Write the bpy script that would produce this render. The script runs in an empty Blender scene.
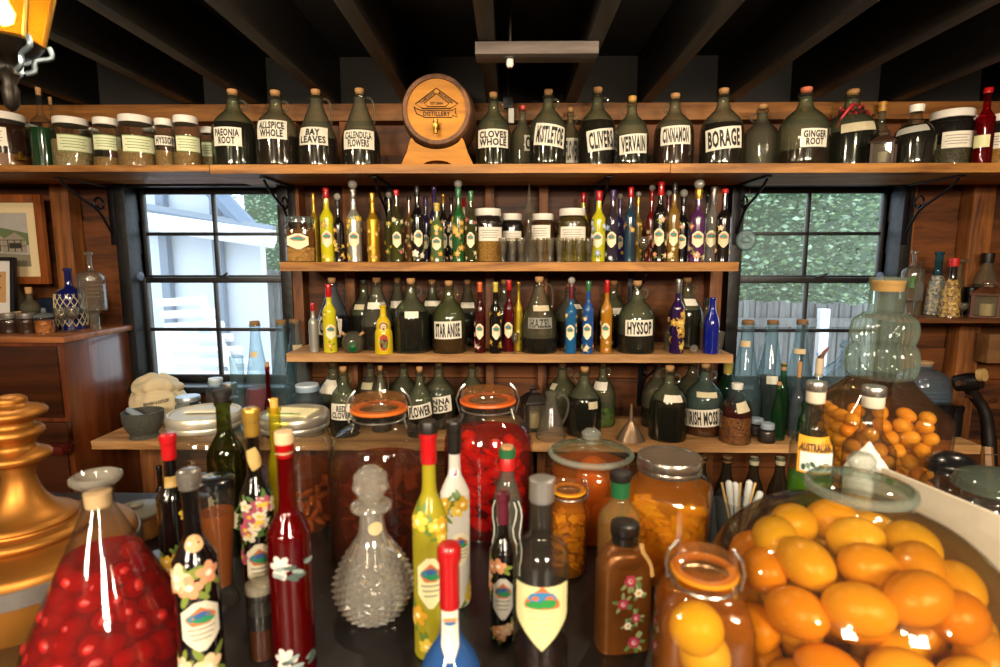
import bpy, bmesh, math, random
from mathutils import Vector, Matrix
PI = math.pi
rnd = random.Random(7)
SC = bpy.context.scene
COL = SC.collection

# ------------------------------------------------------------------ camera
FPX = 560.0
CAM = Vector((0.0, 0.0, 1.45))
PITCH, YAW = math.radians(7.5), math.radians(0.8)
FW = Vector((-math.sin(YAW)*math.cos(PITCH), math.cos(YAW)*math.cos(PITCH), -math.sin(PITCH)))
RT = Vector((math.cos(YAW), math.sin(YAW), 0))
UP = RT.cross(FW)
cd = bpy.data.cameras.new('camera'); cam = bpy.data.objects.new('camera', cd); COL.objects.link(cam)
cam.location = CAM; cam.rotation_euler = (PI/2-PITCH, 0, YAW)
cd.sensor_width = 36; cd.lens = FPX*36/1000; cd.clip_start = .02
cd.dof.use_dof = True; cd.dof.focus_distance = 2.2; cd.dof.aperture_fstop = 4.0
SC.camera = cam

def ray(px, py): return FW + RT*((px-500)/FPX) + UP*((333.5-py)/FPX)
def at(px, py, Y):
    d = ray(px, py); return CAM + d*(Y/d.y)
def onz(px, py, Z):
    d = ray(px, py); return CAM + d*((Z-CAM.z)/d.z)
def proj(p):
    q = Vector(p)-CAM; f = q.dot(FW)
    return 500+FPX*q.dot(RT)/f, 333.5-FPX*q.dot(UP)/f, f

# ------------------------------------------------------------------ materials
MATS = {}
def lin(c):
    if isinstance(c, str):
        c = [int(c[i:i+2], 16)/255 for i in (0, 2, 4)]
        c = [x/12.92 if x <= .04045 else ((x+.055)/1.055)**2.4 for x in c]
    return (c[0], c[1], c[2], 1)
def root_(c, p): return tuple(x**p for x in c[:3])+(1,)
def newmat(key):
    m = bpy.data.materials.new(key[:60]); m.use_nodes = True
    nt = m.node_tree; nt.nodes.clear()
    out = nt.nodes.new('ShaderNodeOutputMaterial')
    return m, nt, out
def N(nt, t, **kw):
    n = nt.nodes.new(t)
    for k, v in kw.items():
        if k.startswith('_'): setattr(n, k[1:], v)
        else: n.inputs[k.replace('__', ' ')].default_value = v
    return n
def L(nt, a, b): nt.links.new(a, b)

def paint(col, rough=.45, metal=0.0, coat=0.0, bump=0.0, var=0.0, vscale=30):
    key = f'paint_{col}_{rough}_{metal}_{coat}_{bump}_{var}_{vscale}'
    if key in MATS: return MATS[key]
    m, nt, out = newmat(key)
    b = N(nt, 'ShaderNodeBsdfPrincipled'); b.inputs['Base Color'].default_value = lin(col)
    b.inputs['Roughness'].default_value = rough; b.inputs['Metallic'].default_value = metal
    b.inputs['Coat Weight'].default_value = coat
    if bump or var:
        tc = N(nt, 'ShaderNodeTexCoord'); no = N(nt, 'ShaderNodeTexNoise', Scale=vscale, Detail=4.0)
        L(nt, tc.outputs['Object'], no.inputs['Vector'])
        if bump:
            bp = N(nt, 'ShaderNodeBump', Strength=bump, Distance=.01); L(nt, no.outputs['Fac'], bp.inputs['Height']); L(nt, bp.outputs[0], b.inputs['Normal'])
        if var:
            c = lin(col); mx = N(nt, 'ShaderNodeMix', _data_type='RGBA')
            mx.inputs[6].default_value = tuple(x*(1-var) for x in c[:3])+(1,); mx.inputs[7].default_value = tuple(min(1, x*(1+var)) for x in c[:3])+(1,)
            L(nt, no.outputs['Fac'], mx.inputs[0]); L(nt, mx.outputs[2], b.inputs['Base Color'])
    L(nt, b.outputs[0], out.inputs[0]); MATS[key] = m; return m

def glass(tint='e8f0e8', edge='7f968c', dust_glow=.06, dcol='8a8778', rough=.03, refl=1.0, key=None):
    dust_glow = dust_glow*.55
    key = f'glass_{tint}_{edge}_{dust_glow}_{dcol}_{rough}_{refl}'
    if key in MATS: return MATS[key]
    m, nt, out = newmat(key)
    lw = N(nt, 'ShaderNodeLayerWeight', Blend=.35)
    mx = N(nt, 'ShaderNodeMix', _data_type='RGBA'); mx.inputs[6].default_value = root_(lin(tint), .5); mx.inputs[7].default_value = root_(lin(edge), .75)
    L(nt, lw.outputs['Facing'], mx.inputs[0])
    tr = N(nt, 'ShaderNodeBsdfTransparent'); L(nt, mx.outputs[2], tr.inputs[0])
    gl = N(nt, 'ShaderNodeBsdfGlossy', Roughness=rough)
    fr = N(nt, 'ShaderNodeFresnel', IOR=1.5)
    mm = N(nt, 'ShaderNodeMath', _operation='MULTIPLY'); mm.inputs[1].default_value = refl; mm.use_clamp = True
    geo = N(nt, 'ShaderNodeNewGeometry')
    # back faces: fresnel node would treat the inside as total reflection; use the facing weight there
    lw2 = N(nt, 'ShaderNodeMath', _operation='POWER'); L(nt, lw.outputs['Facing'], lw2.inputs[0]); lw2.inputs[1].default_value = 4.0
    ad = N(nt, 'ShaderNodeMath', _operation='MULTIPLY_ADD'); L(nt, lw2.outputs[0], ad.inputs[0]); ad.inputs[1].default_value = .75; ad.inputs[2].default_value = .055
    L(nt, ad.outputs[0], mm.inputs[0])
    s1 = N(nt, 'ShaderNodeMixShader'); L(nt, mm.outputs[0], s1.inputs[0]); L(nt, tr.outputs[0], s1.inputs[1]); L(nt, gl.outputs[0], s1.inputs[2])
    if dust_glow:  # diffuse share: dust, plus bright surroundings that refracting glass would pick up
        df = N(nt, 'ShaderNodeBsdfDiffuse', Color=lin(dcol))
        s2 = N(nt, 'ShaderNodeMixShader'); s2.inputs[0].default_value = dust_glow
        L(nt, s1.outputs[0], s2.inputs[1]); L(nt, df.outputs[0], s2.inputs[2]); s1 = s2
    L(nt, s1.outputs[0], out.inputs[0]); MATS[key] = m; return m

def liquid(col, body=None, fac=.35, rough=.08):
    """tinted see-through liquid; diffuse body colour paints in the glow of light through it"""
    key = f'liquid_{col}_{body}_{fac}'
    if key in MATS: return MATS[key]
    m, nt, out = newmat(key)
    tr = N(nt, 'ShaderNodeBsdfTransparent', Color=root_(lin(col), .42))
    b = N(nt, 'ShaderNodeBsdfPrincipled', Roughness=rough); b.inputs['Base Color'].default_value = lin(body or col)
    df = N(nt, 'ShaderNodeBsdfTranslucent', Color=lin(body or col))
    a = N(nt, 'ShaderNodeMixShader'); a.inputs[0].default_value = .4; L(nt, b.outputs[0], a.inputs[1]); L(nt, df.outputs[0], a.inputs[2])
    s = N(nt, 'ShaderNodeMixShader'); s.inputs[0].default_value = fac
    L(nt, tr.outputs[0], s.inputs[1]); L(nt, a.outputs[0], s.inputs[2]); L(nt, s.outputs[0], out.inputs[0])
    MATS[key] = m; return m

def granular(c1, c2, scale=250, rough=.6):
    """seeds, petals, grains: cellular two-tone"""
    key = f'gran_{c1}_{c2}_{scale}'
    if key in MATS: return MATS[key]
    m, nt, out = newmat(key)
    tc = N(nt, 'ShaderNodeTexCoord'); v = N(nt, 'ShaderNodeTexVoronoi', Scale=scale)
    L(nt, tc.outputs['Object'], v.inputs['Vector'])
    mx = N(nt, 'ShaderNodeMix', _data_type='RGBA'); mx.inputs[6].default_value = lin(c1); mx.inputs[7].default_value = lin(c2)
    L(nt, v.outputs['Color'], mx.inputs[0])
    b = N(nt, 'ShaderNodeBsdfPrincipled', Roughness=rough); L(nt, mx.outputs[2], b.inputs['Base Color'])
    bp = N(nt, 'ShaderNodeBump', Strength=.8, Distance=.004); L(nt, v.outputs['Distance'], bp.inputs['Height']); L(nt, bp.outputs[0], b.inputs['Normal'])
    L(nt, b.outputs[0], out.inputs[0]); MATS[key] = m; return m

def wood(c1, c2, axis='X', scale=9.0, rough=.55, knots=.5, board=0, bump=.25, coat=0.0):
    key = f'wood_{c1}_{c2}_{axis}_{scale}_{rough}_{knots}_{board}_{coat}'
    if key in MATS: return MATS[key]
    m, nt, out = newmat(key)
    tc = N(nt, 'ShaderNodeTexCoord'); mp = N(nt, 'ShaderNodeMapping')
    st = {'X': (.12, 1, 1), 'Y': (1, .12, 1), 'Z': (1, 1, .12)}[axis]
    mp.inputs['Scale'].default_value = st; L(nt, tc.outputs['Object'], mp.inputs['Vector'])
    vec = mp.outputs[0]
    no = N(nt, 'ShaderNodeTexNoise', Scale=scale, Detail=6.0, Roughness=.65, Distortion=1.2); L(nt, vec, no.inputs['Vector'])
    n2 = N(nt, 'ShaderNodeTexNoise', Scale=scale*7, Detail=3.0); L(nt, vec, n2.inputs['Vector'])
    ad = N(nt, 'ShaderNodeMath', _operation='MULTIPLY_ADD'); L(nt, n2.outputs[0], ad.inputs[0]); ad.inputs[1].default_value = .35; L(nt, no.outputs[0], ad.inputs[2])
    fac = ad.outputs[0]
    if board:
        sx = N(nt, 'ShaderNodeSeparateXYZ'); L(nt, tc.outputs['Object'], sx.inputs[0])
        dv = N(nt, 'ShaderNodeMath', _operation='DIVIDE'); L(nt, sx.outputs['Z'], dv.inputs[0]); dv.inputs[1].default_value = board
        fl = N(nt, 'ShaderNodeMath', _operation='FLOOR'); L(nt, dv.outputs[0], fl.inputs[0])
        wn = N(nt, 'ShaderNodeTexWhiteNoise', _noise_dimensions='1D'); L(nt, fl.outputs[0], wn.inputs['W'])
        a2 = N(nt, 'ShaderNodeMath', _operation='MULTIPLY_ADD'); L(nt, wn.outputs[0], a2.inputs[0]); a2.inputs[1].default_value = .35; L(nt, fac, a2.inputs[2])
        a3 = N(nt, 'ShaderNodeMath', _operation='SUBTRACT'); L(nt, a2.outputs[0], a3.inputs[0]); a3.inputs[1].default_value = .17; fac = a3.outputs[0]
    rp = N(nt, 'ShaderNodeValToRGB'); e = rp.color_ramp.elements
    e[0].position = .47; e[0].color = lin(c2); e[1].position = .88; e[1].color = lin(c1)
    L(nt, fac, rp.inputs[0])
    b = N(nt, 'ShaderNodeBsdfPrincipled', Roughness=rough); L(nt, rp.outputs[0], b.inputs['Base Color']); b.inputs['Coat Weight'].default_value = coat
    bp = N(nt, 'ShaderNodeBump', Strength=bump, Distance=.006); L(nt, fac, bp.inputs['Height']); L(nt, bp.outputs[0], b.inputs['Normal'])
    L(nt, b.outputs[0], out.inputs[0]); MATS[key] = m; return m

def emit(col, s):
    key = f'emit_{col}_{s}'
    if key in MATS: return MATS[key]
    m, nt, out = newmat(key)
    e = N(nt, 'ShaderNodeEmission', Color=lin(col), Strength=s); L(nt, e.outputs[0], out.inputs[0]); MATS[key] = m; return m

# ------------------------------------------------------------------ mesh helpers
def mk(name, vs, fs, mat, parent=None, mi=None, smooth=True, sharp=40, loc=None):
    me = bpy.data.meshes.new(name); me.from_pydata([tuple(v) for v in vs], [], fs)
    ms = mat if isinstance(mat, (list, tuple)) else [mat]
    for m in ms: me.materials.append(m)
    if mi: me.polygons.foreach_set('material_index', mi)
    if smooth:
        me.polygons.foreach_set('use_smooth', [True]*len(me.polygons))
        me.set_sharp_from_angle(angle=math.radians(sharp))
    me.update()
    o = bpy.data.objects.new(name, me); COL.objects.link(o)
    if parent is not None: o.parent = parent
    if loc is not None: o.location = loc
    return o
class MB:
    """collects shapes into one mesh"""
    def __init__(s): s.v = []; s.f = []; s.m = []
    def add(s, v, f, m=0, M=None):
        b = len(s.v)
        s.v += [tuple(M @ Vector(p)) for p in v] if M is not None else [tuple(p) for p in v]
        s.f += [tuple(b+i for i in q) for q in f]; s.m += [m]*len(f); return s
    def box(s, x0, y0, z0, x1, y1, z1, m=0, M=None, bev=0):
        if bev:
            bm = bmesh.new(); bmesh.ops.create_cube(bm, size=1)
            for v in bm.verts: v.co = Vector(((x0+x1)/2+v.co.x*(x1-x0), (y0+y1)/2+v.co.y*(y1-y0), (z0+z1)/2+v.co.z*(z1-z0)))
            bmesh.ops.bevel(bm, geom=bm.edges[:], offset=bev, segments=2, affect='EDGES', profile=.6)
            bm.verts.index_update()
            vv = [v.co.copy() for v in bm.verts]; ff = [[v.index for v in f.verts] for f in bm.faces]; bm.free()
            return s.add(vv, ff, m, M)
        v = [(x0,y0,z0),(x1,y0,z0),(x1,y1,z0),(x0,y1,z0),(x0,y0,z1),(x1,y0,z1),(x1,y1,z1),(x0,y1,z1)]
        f = [(3,2,1,0),(4,5,6,7),(0,1,5,4),(1,2,6,5),(2,3,7,6),(3,0,4,7)]
        return s.add(v, f, m, M)
    def lathe(s, prof, seg=24, m=0, M=None, shape=None):
        v, f = lathe(prof, seg, shape); return s.add(v, f, m, M)
    def tube(s, pts, r, seg=8, m=0, closed=False):
        v, f = tube(pts, r, seg, closed); return s.add(v, f, m)
    def build(s, name, mat, parent=None, smooth=True, sharp=40, loc=None):
        return mk(name, s.v, s.f, mat, parent, s.m, smooth, sharp, loc)
def lathe(prof, seg=24, shape=None):
    v, f, rings = [], [], []
    for r, z in prof:
        if r < 1e-6: rings.append([len(v)]); v.append((0, 0, z)); continue
        ring = []
        for j in range(seg):
            a = 2*PI*j/seg; k = shape(a) if shape else 1
            ring.append(len(v)); v.append((r*k*math.sin(a), -r*k*math.cos(a), z))
        rings.append(ring)
    for a, b in zip(rings, rings[1:]):
        if len(a) == 1 and len(b) == 1: continue
        for j in range(seg):
            k = (j+1) % seg
            if len(a) == 1: f.append((a[0], b[k], b[j]))
            elif len(b) == 1: f.append((a[j], a[k], b[0]))
            else: f.append((a[j], a[k], b[k], b[j]))
    return v, f
def tube(pts, r, seg=8, closed=False):
    pts = [Vector(p) for p in pts]; n = len(pts); v, f = [], []
    up = Vector((0, 0, 1)); pu = None
    for i, p in enumerate(pts):
        if closed: t = pts[(i+1) % n]-pts[i-1]
        else: t = pts[min(i+1, n-1)]-pts[max(i-1, 0)]
        t.normalize()
        u = (pu - t*pu.dot(t)) if pu is not None else (t.cross(up) if abs(t.z) < .9 else t.cross(Vector((1, 0, 0))))
        if u.length < 1e-6: u = t.orthogonal()
        u.normalize(); w = t.cross(u); pu = u
        rr = r[i] if isinstance(r, (list, tuple)) else r
        for j in range(seg):
            a = 2*PI*j/seg; v.append(p+(u*math.cos(a)+w*math.sin(a))*rr)
    m = n if closed else n-1
    for i in range(m):
        for j in range(seg):
            k = (j+1) % seg; a = i*seg; b = ((i+1) % n)*seg
            f.append((a+j, a+k, b+k, b+j))
    if not closed:
        f.append(tuple(range(seg-1, -1, -1))); f.append(tuple((n-1)*seg+j for j in range(seg)))
    return v, f
def cr(pts, n=4):
    """Catmull-Rom through the points; a repeated point makes a corner"""
    segs, cur = [], [pts[0]]
    for p in pts[1:]:
        if p == cur[-1]: segs.append(cur); cur = [p]
        else: cur.append(p)
    segs.append(cur); out = []
    for s in segs:
        if len(s) == 1: continue
        for i in range(len(s)-1):
            p0, p1, p2, p3 = s[max(i-1, 0)], s[i], s[i+1], s[min(i+2, len(s)-1)]
            for k in range(n):
                t = k/n
                out.append(tuple(.5*(2*b+(c-a)*t+(2*a-5*b+4*c-d)*t*t+(3*b-a-3*c+d)*t**3) for a, b, c, d in zip(p0, p1, p2, p3)))
        out.append(tuple(s[-1]))
    res = [out[0]]
    for p in out[1:]:
        if sum(abs(a-b) for a, b in zip(p, res[-1])) > 1e-7: res.append(p)
    return res
def tag(o, label=None, cat=None, group=None, kind=None):
    if label: o['label'] = label
    if cat: o['category'] = cat
    if group: o['group'] = group
    if kind: o['kind'] = kind
    return o
def empty(name, loc, rz=0, **kw):
    o = bpy.data.objects.new(name, None); COL.objects.link(o); o.location = loc; o.rotation_euler = (0, 0, rz)
    o.empty_display_size = .05
    return tag(o, **kw)

# lettering -> flat mesh centred at the origin, fitted to w x h
TXT = {}
def text2d(lines, w, h, bold=.02, fill=False):
    key = ('\n'.join(lines), bold)
    if key not in TXT:
        cu = bpy.data.curves.new('lettering_curve', 'FONT'); cu.body = key[0]; cu.align_x = 'CENTER'; cu.offset = bold; cu.resolution_u = 2
        cu.space_line = .82; cu.space_character = 1.1
        ob = bpy.data.objects.new('lettering_curve', cu); me = bpy.data.meshes.new_from_object(ob)
        vs = [(v.co.x, v.co.y) for v in me.vertices]; fs = [tuple(p.vertices) for p in me.polygons]
        bpy.data.objects.remove(ob); bpy.data.curves.remove(cu); bpy.data.meshes.remove(me)
        TXT[key] = (vs, fs)
    vs, fs = TXT[key]
    x0 = min(v[0] for v in vs); x1 = max(v[0] for v in vs); y0 = min(v[1] for v in vs); y1 = max(v[1] for v in vs)
    sx, sy = w/(x1-x0), h/(y1-y0)
    if not fill: sx = min(sx, sy*1.15); sy = min(sy, sx*1.5)
    return [((x-(x0+x1)/2)*sx, (y-(y0+y1)/2)*sy) for x, y in vs], fs

# ------------------------------------------------------------------ a thing turned about an axis and what is stuck on it
class T:
    def __init__(s, name, label, cat, c, yt, w, Y, z0, group=None, yc=None, h=None, rz=0):
        yb = proj((at(c, 300, Y).x, Y, z0))[1]
        yc = yc if yc is not None else (yt+yb)/2
        p = at(c, yc, Y)
        s.x, s.y, s.z0 = p.x, Y, z0
        s.h = h if h else at(c, yt, Y).z - z0
        s.dep = proj((p.x, Y, z0+s.h*.4))[2]
        s.r = w/2/FPX*s.dep
        n = math.hypot(s.x, s.y); s.face = math.atan2(-s.x, s.y)
        s.root = empty(name, (s.x, s.y, z0), 0, label=label, cat=cat, group=group)
        s.shape = None; s.off = .0006
    def prof(s, pts, n=3):
        s.pf = [(r*s.r, z*s.h) for r, z in cr(pts, n)]; return s.pf
    def R(s, z):
        best = 0
        for (r0, z0), (r1, z1) in zip(s.pf, s.pf[1:]):
            if min(z0, z1)-1e-9 <= z <= max(z0, z1)+1e-9:
                t = (z-z0)/(z1-z0) if abs(z1-z0) > 1e-9 else 0
                best = max(best, r0+(r1-r0)*t)
        return best or s.r*.3
    def sur(s, phi, z, off=None):
        k = s.shape(phi) if s.shape else 1
        r = s.R(z)*k + (s.off if off is None else off)
        return (r*math.sin(phi), -r*math.cos(phi), z)
    def body(s, name, mat, pf=None, seg=28):
        v, f = lathe(pf or s.pf, seg, s.shape); return mk(name, v, f, mat, s.root)
    def fill(s, name, mat, z1, z0=None, k=.965, seg=28, parent=None):
        """liquid or grains from z0 to z1 inside the outer profile"""
        zb = s.h*.012 if z0 is None else z0
        zs = sorted({zb, z1} | {z for r, z in s.pf if zb < z < z1})
        pr = [(0, zb)]+[(s.R(z)*k, z) for z in zs]+[(0, z1)]
        v, f = lathe(pr, seg, s.shape); return mk(name, v, f, mat, parent or s.root)
    def lath(s, name, pts, mat, seg=20, parent=None, M=None):
        mb = MB().lathe(pts, seg, 0, M); return mb.build(name, mat, parent or s.root)
    def patch(s, mb, phi, za, zb, hw, nz=4, nx=6, off=None, m=0):
        """rows wrapped on the surface; hw(t) half width in metres, t 0..1 upward"""
        b = len(mb.v)
        for i in range(nz+1):
            t = i/nz; z = za+(zb-za)*t; w = hw(t) if callable(hw) else hw
            R = max(s.R(z), 1e-4)
            for j in range(nx+1):
                u = (j/nx*2-1)*w/R; mb.v.append(s.sur(phi+u, z, off))
        for i in range(nz):
            for j in range(nx):
                a = b+i*(nx+1)+j; mb.f.append((a, a+1, a+nx+2, a+nx+1)); mb.m.append(m)
    def blob(s, mb, phi, z, a, b_, rot, m=0, off=None, n=8, bump=0.0):
        R = max(s.R(z), 1e-4); o = s.off if off is None else off
        b = len(mb.v); mb.v.append(s.sur(phi, z, o+bump)); cr_, sr = math.cos(rot), math.sin(rot)
        for i in range(n):
            q = 2*PI*i/n; x, y = a*math.cos(q), b_*math.sin(q)
            x, y = x*cr_-y*sr, x*sr+y*cr_
            zz = min(max(z+y, 0.001), s.h*.995); mb.v.append(s.sur(phi+x/R, zz, o))
        for i in range(n): mb.f.append((b, b+1+i, b+1+(i+1) % n)); mb.m.append(m)
    def rect_px(s, x0, y0, x1, y1):
        """phi and heights of a label seen in this pixel rectangle"""
        yc = (y0+y1)/2; z = s.h*.4
        for _ in range(3):
            ax, ay, d = proj((s.x, s.y, s.z0+z)); Rr = s.R(min(max(z, 0), s.h*.98))
            p = at((x0+x1)/2, yc, s.y-Rr*.9); z = p.z-s.z0
        rp = FPX*Rr/d*1.0
        cl = lambda q: max(-.85, min(.85, q))
        f0, f1 = math.asin(cl((x0-ax)/rp)), math.asin(cl((x1-ax)/rp))
        za = at(ax, y1, s.y-Rr*.9).z-s.z0; zb = at(ax, y0, s.y-Rr*.9).z-s.z0
        return s.face+(f0+f1)/2, (f1-f0)/2*Rr, max(za, s.h*.03), min(zb, s.h*.95)
    def label(s, x0, y0, x1, y1, lines=None, mat=None, name='paper_label', ink='141210', tilt=0, fillw=.84, bold=.038, fills=.8):
        phi, hw, za, zb = s.rect_px(x0, y0, x1, y1)
        mb = MB(); s.patch(mb, phi, za, zb, hw, 4, 8, .0008)
        if tilt:
            R = s.R((za+zb)/2); c = (za+zb)/2
            for i in range(len(mb.v)):
                j = i % 9; u = (j/8*2-1)*hw; row = i//9; z = za+(zb-za)*row/4
                mb.v[i] = s.sur(phi+(u-(z-c)*tilt)/R, z+u*tilt, .0008)
        o = mb.build(name, mat or paint('e6dfcf', .6), s.root)
        if lines:
            vs, fs = text2d(lines, 2*hw*fillw, (zb-za)*fills, bold, fill=True)
            R = s.R((za+zb)/2); c = (za+zb)/2; vv = []
            for x, y in vs:
                if tilt: x, y = x-y*tilt, y+x*tilt
                vv.append(s.sur(phi+x/R, c+y, .0016))
            mk('lettering', vv, fs, paint(ink, .6), o, smooth=False)
        return o
    def hexlabel(s, phi, za, zb, hw, detail=1, base='e9e2bd', diamond=False):
        def f(t): return hw*(min(1, .18+t/.26*.82) if t < .26 else (1 if t < .8 else 1-(t-.8)/.2*.72))
        mb = MB(); s.patch(mb, phi, za, zb, f, 15, 6, .0008)
        o = mb.build('hexagonal_label', paint(base, .5), s.root)
        e = MB(); H = zb-za; zc = za+H*.7
        s.patch(e, phi, zc-H*.17, zc+H*.2, lambda t: hw*(.86*(1-abs(t-.4)/.6) if t > .4 else .86*(.5+.5*t/.4)), 6, 4, .0012, 0)
        s.blob(e, phi-hw*.1/s.R(zc), zc, hw*.62, H*.09, .1, 1, .0018)
        s.blob(e, phi+hw*.15/s.R(zc), zc-H*.07, hw*.55, H*.06, -.1, 2, .0022)
        if detail:
            s.blob(e, phi, zc+H*.05, hw*.3, H*.06, .3, 3, .0026)
            for k in range(3):
                z = za+H*(.44-.1*k); s.patch(e, phi, z, z+H*.03, hw*(.7-.12*k), 1, 6, .0012, 4)
        e.build('emblem_print', [paint('c9743f', .5), paint('2f7f95', .5), paint('2f8a58', .5), paint('3f5f9a', .5), paint('8f8a72', .6)], o)
        return o
FLW = {'yellow': ['dcbc44', 'cf9c28', '5c7a30', 'f5e6a0'], 'white': ['eee6d6', 'd9c9a8', '6f7f4a', 'fff8ea'], 'gold': ['c99a35', 'e0bb55', '8a6a25', 'f0d890'],
       'cream': ['efc9a0', 'e39a72', '7d8c3e', 'f7e6cf'], 'mix': ['e8dcc0', 'b4506a', '4f7438', 'e8c040'], 'pink': ['e7b3b0', 'c65b6e', '5e7f3f', 'f3dcd0'],
       'blue': ['cfd8e8', '8fa8d0', '54724a', 'f0e8d8']}
def flowers(t, pal, seed, n, za, zb, size, avoid=None, name='flower_print', spread=PI):
    """painted blossoms and leaves wrapped on the glass"""
    rr = random.Random(seed); mb = MB(); cols = FLW[pal]
    for k in range(n):
        for _ in range(12):
            ph = t.face+rr.uniform(-spread, spread); z = rr.uniform(za, zb)
            d = (ph-t.face+PI) % (2*PI)-PI
            if not avoid or not (abs(d)*t.R(z) < avoid[2]+size*.8 and avoid[0]-size < z < avoid[1]+size): break
        else: continue
        R = t.R(z); s_ = size*rr.uniform(.75, 1.2); c = rr.choice([0, 0, 1])
        for q in range(3):
            a = rr.uniform(0, 2*PI); t.blob(mb, ph+math.cos(a)*s_*1.25/R, z+math.sin(a)*s_*1.25, s_*.75, s_*.28, a, 2, .0007)
        for q in range(5):
            a = q*2*PI/5+rr.random()*.4; t.blob(mb, ph+math.cos(a)*s_*.55/R, z+math.sin(a)*s_*.55, s_*.55, s_*.42, a, c, .001+.0001*q)
        t.blob(mb, ph, z, s_*.3, s_*.3, 0, 3, .0017)
    return mb.build(name, [paint(x, .45) for x in cols], t.root)
def sq(n, rot=0.0):
    return lambda a: (abs(math.cos(a-rot))**n+abs(math.sin(a-rot))**n)**(-1/n)
# ================================================================== THE SETTING
W = 2.64                               # inner face of the weatherboards
SH1, SH2, SH3, SH4, TB = 1.812, 1.441, 1.074, .738, .91      # shelf tops and bench top
def struct(o, kind='structure'): o['kind'] = kind; return o
m_board = wood('7c4519', '260f05', 'X', 7, .6, board=.148, bump=.35)
m_stud = wood('9c5f2a', '42200b', 'Z', 10, .6)
m_plate = wood('a0682f', '55300f', 'X', 9, .6)
m_black = paint('0c0b0d', .45, bump=.2, vscale=40)
m_joist = wood('120e0b', '060505', 'Y', 12, .55, bump=.3)
m_ceil = paint('0b0a09', .75, bump=.2, vscale=14)
m_grey = paint('2a2725', .8, var=.25, vscale=6)
m_pine = wood('cf924a', '6a3e14', 'X', 8, .55)
m_pine_top = wood('d2a26c', '845628', 'X', 8, .6)

XL, XR, YF, ZC = -2.75, 2.75, -2.3, 2.35
win = []                                # (x0, x1, z0, z1) of the two openings
wx = lambda px: at(px, 280, W).x
win.append((wx(143), wx(288), .885, 1.80)); win.append((wx(733), wx(884), .885, 1.80))
mb = MB(); bh = .148; z = 0.0
while z < 2.129:
    z1 = min([q for q in ((int(z/bh+1e-6)+1)*bh, 2.13, win[0][2], win[0][3]) if q > z+1e-6]); cuts = [(XL, XR)]
    for a, b, c, d in win:
        if z1 > c+1e-6 and z < d-1e-6:
            cuts = [q for (p, r) in cuts for q in ((p, min(a, r)), (max(b, p), r)) if q[1]-q[0] > .01]
    for p, r in cuts:
        v = [(p, W+.012, z), (r, W+.012, z), (r, W, z1), (p, W, z1), (p, W+.04, z), (r, W+.04, z), (r, W+.03, z1), (p, W+.03, z1)]
        mb.add(v, [(0,1,2,3), (5,4,7,6), (0,4,5,1), (3,2,6,7), (0,3,7,4), (1,5,6,2)])
    z = z1
struct(mb.build('wall_back', m_board, smooth=False))
mb = MB().box(XL, W+.0, 2.13, XR, W+.04, 2.6); struct(mb.build('trim_1', m_grey, smooth=False))
for nm, b in (('wall_left', (XL-.05, YF, 0, XL, W+.04, 2.6)), ('wall_right', (XR, YF, 0, XR+.05, W+.04, 2.6)), ('wall_front', (XL, YF-.05, 0, XR, YF, 2.6))):
    struct(MB().box(*b).build(nm, wood('6b4020', '2a1508', 'Y' if 'front' not in nm else 'X', 7, .6, board=.148), smooth=False))
struct(MB().box(XL, YF, -.05, XR, W+.04, 0).build('floor', wood('4a3320', '20140b', 'Y', 6, .6), smooth=False))
struct(MB().box(XL, YF, ZC, XR, W+.04, ZC+.05).build('ceiling', m_ceil, smooth=False))
# studs and top plate
k = 2
for px, wd in ((68, .085), (127, .05), (297, .055), (350, .045), (490, .04), (543, .04), (716, .055), (903, .05), (975, .095), (-70, .08), (1070, .08)):
    x = at(px, 230, W-.04).x
    struct(MB().box(x-wd/2, W-.075, 0, x+wd/2, W-.001, 2.055, bev=.003).build(f'trim_{k}', m_stud)); k += 1
struct(MB().box(XL, W-.085, 2.056, XR, W-.001, 2.129, bev=.004).build(f'trim_{k}', m_plate)); k += 1
# ceiling joists, running from the camera to the wall
for i, s_ in enumerate((-3.3, -2.75, -2.05, -1.63, -1.14, -.64, -.10, .40, .88, 1.40, 1.88, 2.45, 3.1)):
    x = s_*.685
    struct(MB().box(x-.026, YF, 2.131, x+.026, W-.001, ZC-.001, bev=.003).build('ceiling_joist', m_joist))
# cross timber fixed under two joists, with its rod and small bulb holder
a = at(475, 50, 1.86); b = at(599, 50, 1.86)
mb = MB().box(a.x, 1.86, 2.092, b.x, 1.945, 2.130, bev=.003)
struct(mb.build(f'trim_{k}', wood('6a5f58', '393230', 'X', 10, .75)))
k += 1
e = empty('support_rod', (at(510, 20, 1.9).x, 1.90, 2.131), label='short dark rod between the ceiling and the grey cross timber', cat='rod')
MB().tube([(0, 0, 0), (0, 0, .21)], .005).build('rod', paint('3a342e', .5), e)
e = empty('hanging_rod', (at(508, 80, 2.5).x, 2.50, 2.34), label='thin dark rod with a clamp and pale tag hanging behind the cloves jug', cat='rod')
MB().tube([(0, 0, 0), (0, 0, -.205)], .005).build('rod', paint('17130f', .5), e)
M0 = Matrix.Translation((0, 0, .065))
mb = MB().box(-.022, -.014, -.315, .022, .014, -.27, M=M0, bev=.004); mb.build('clamp', paint('0d0d10', .5), e)
mb = MB().box(.002, -.0125, -.375, .026, .0125, -.315, M=M0, bev=.002); mb.build('tag', paint('d8d8d4', .5), e)
e = empty('bulb_holder', (at(510, 54, 1.90).x, 1.90, 2.0919), label='small white bulb holder screwed under the grey cross timber', cat='bulb holder')
MB().lathe([(0, 0), (.022, 0), (.022, -.004), (0, -.004)], 16).build('base', paint('2a2622', .5), e)
MB().lathe([(0, -.004), (.011, -.004), (.012, -.02), (.008, -.028), (0, -.03)], 16).build('bulb', paint('d5cfc4', .25), e)

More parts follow.
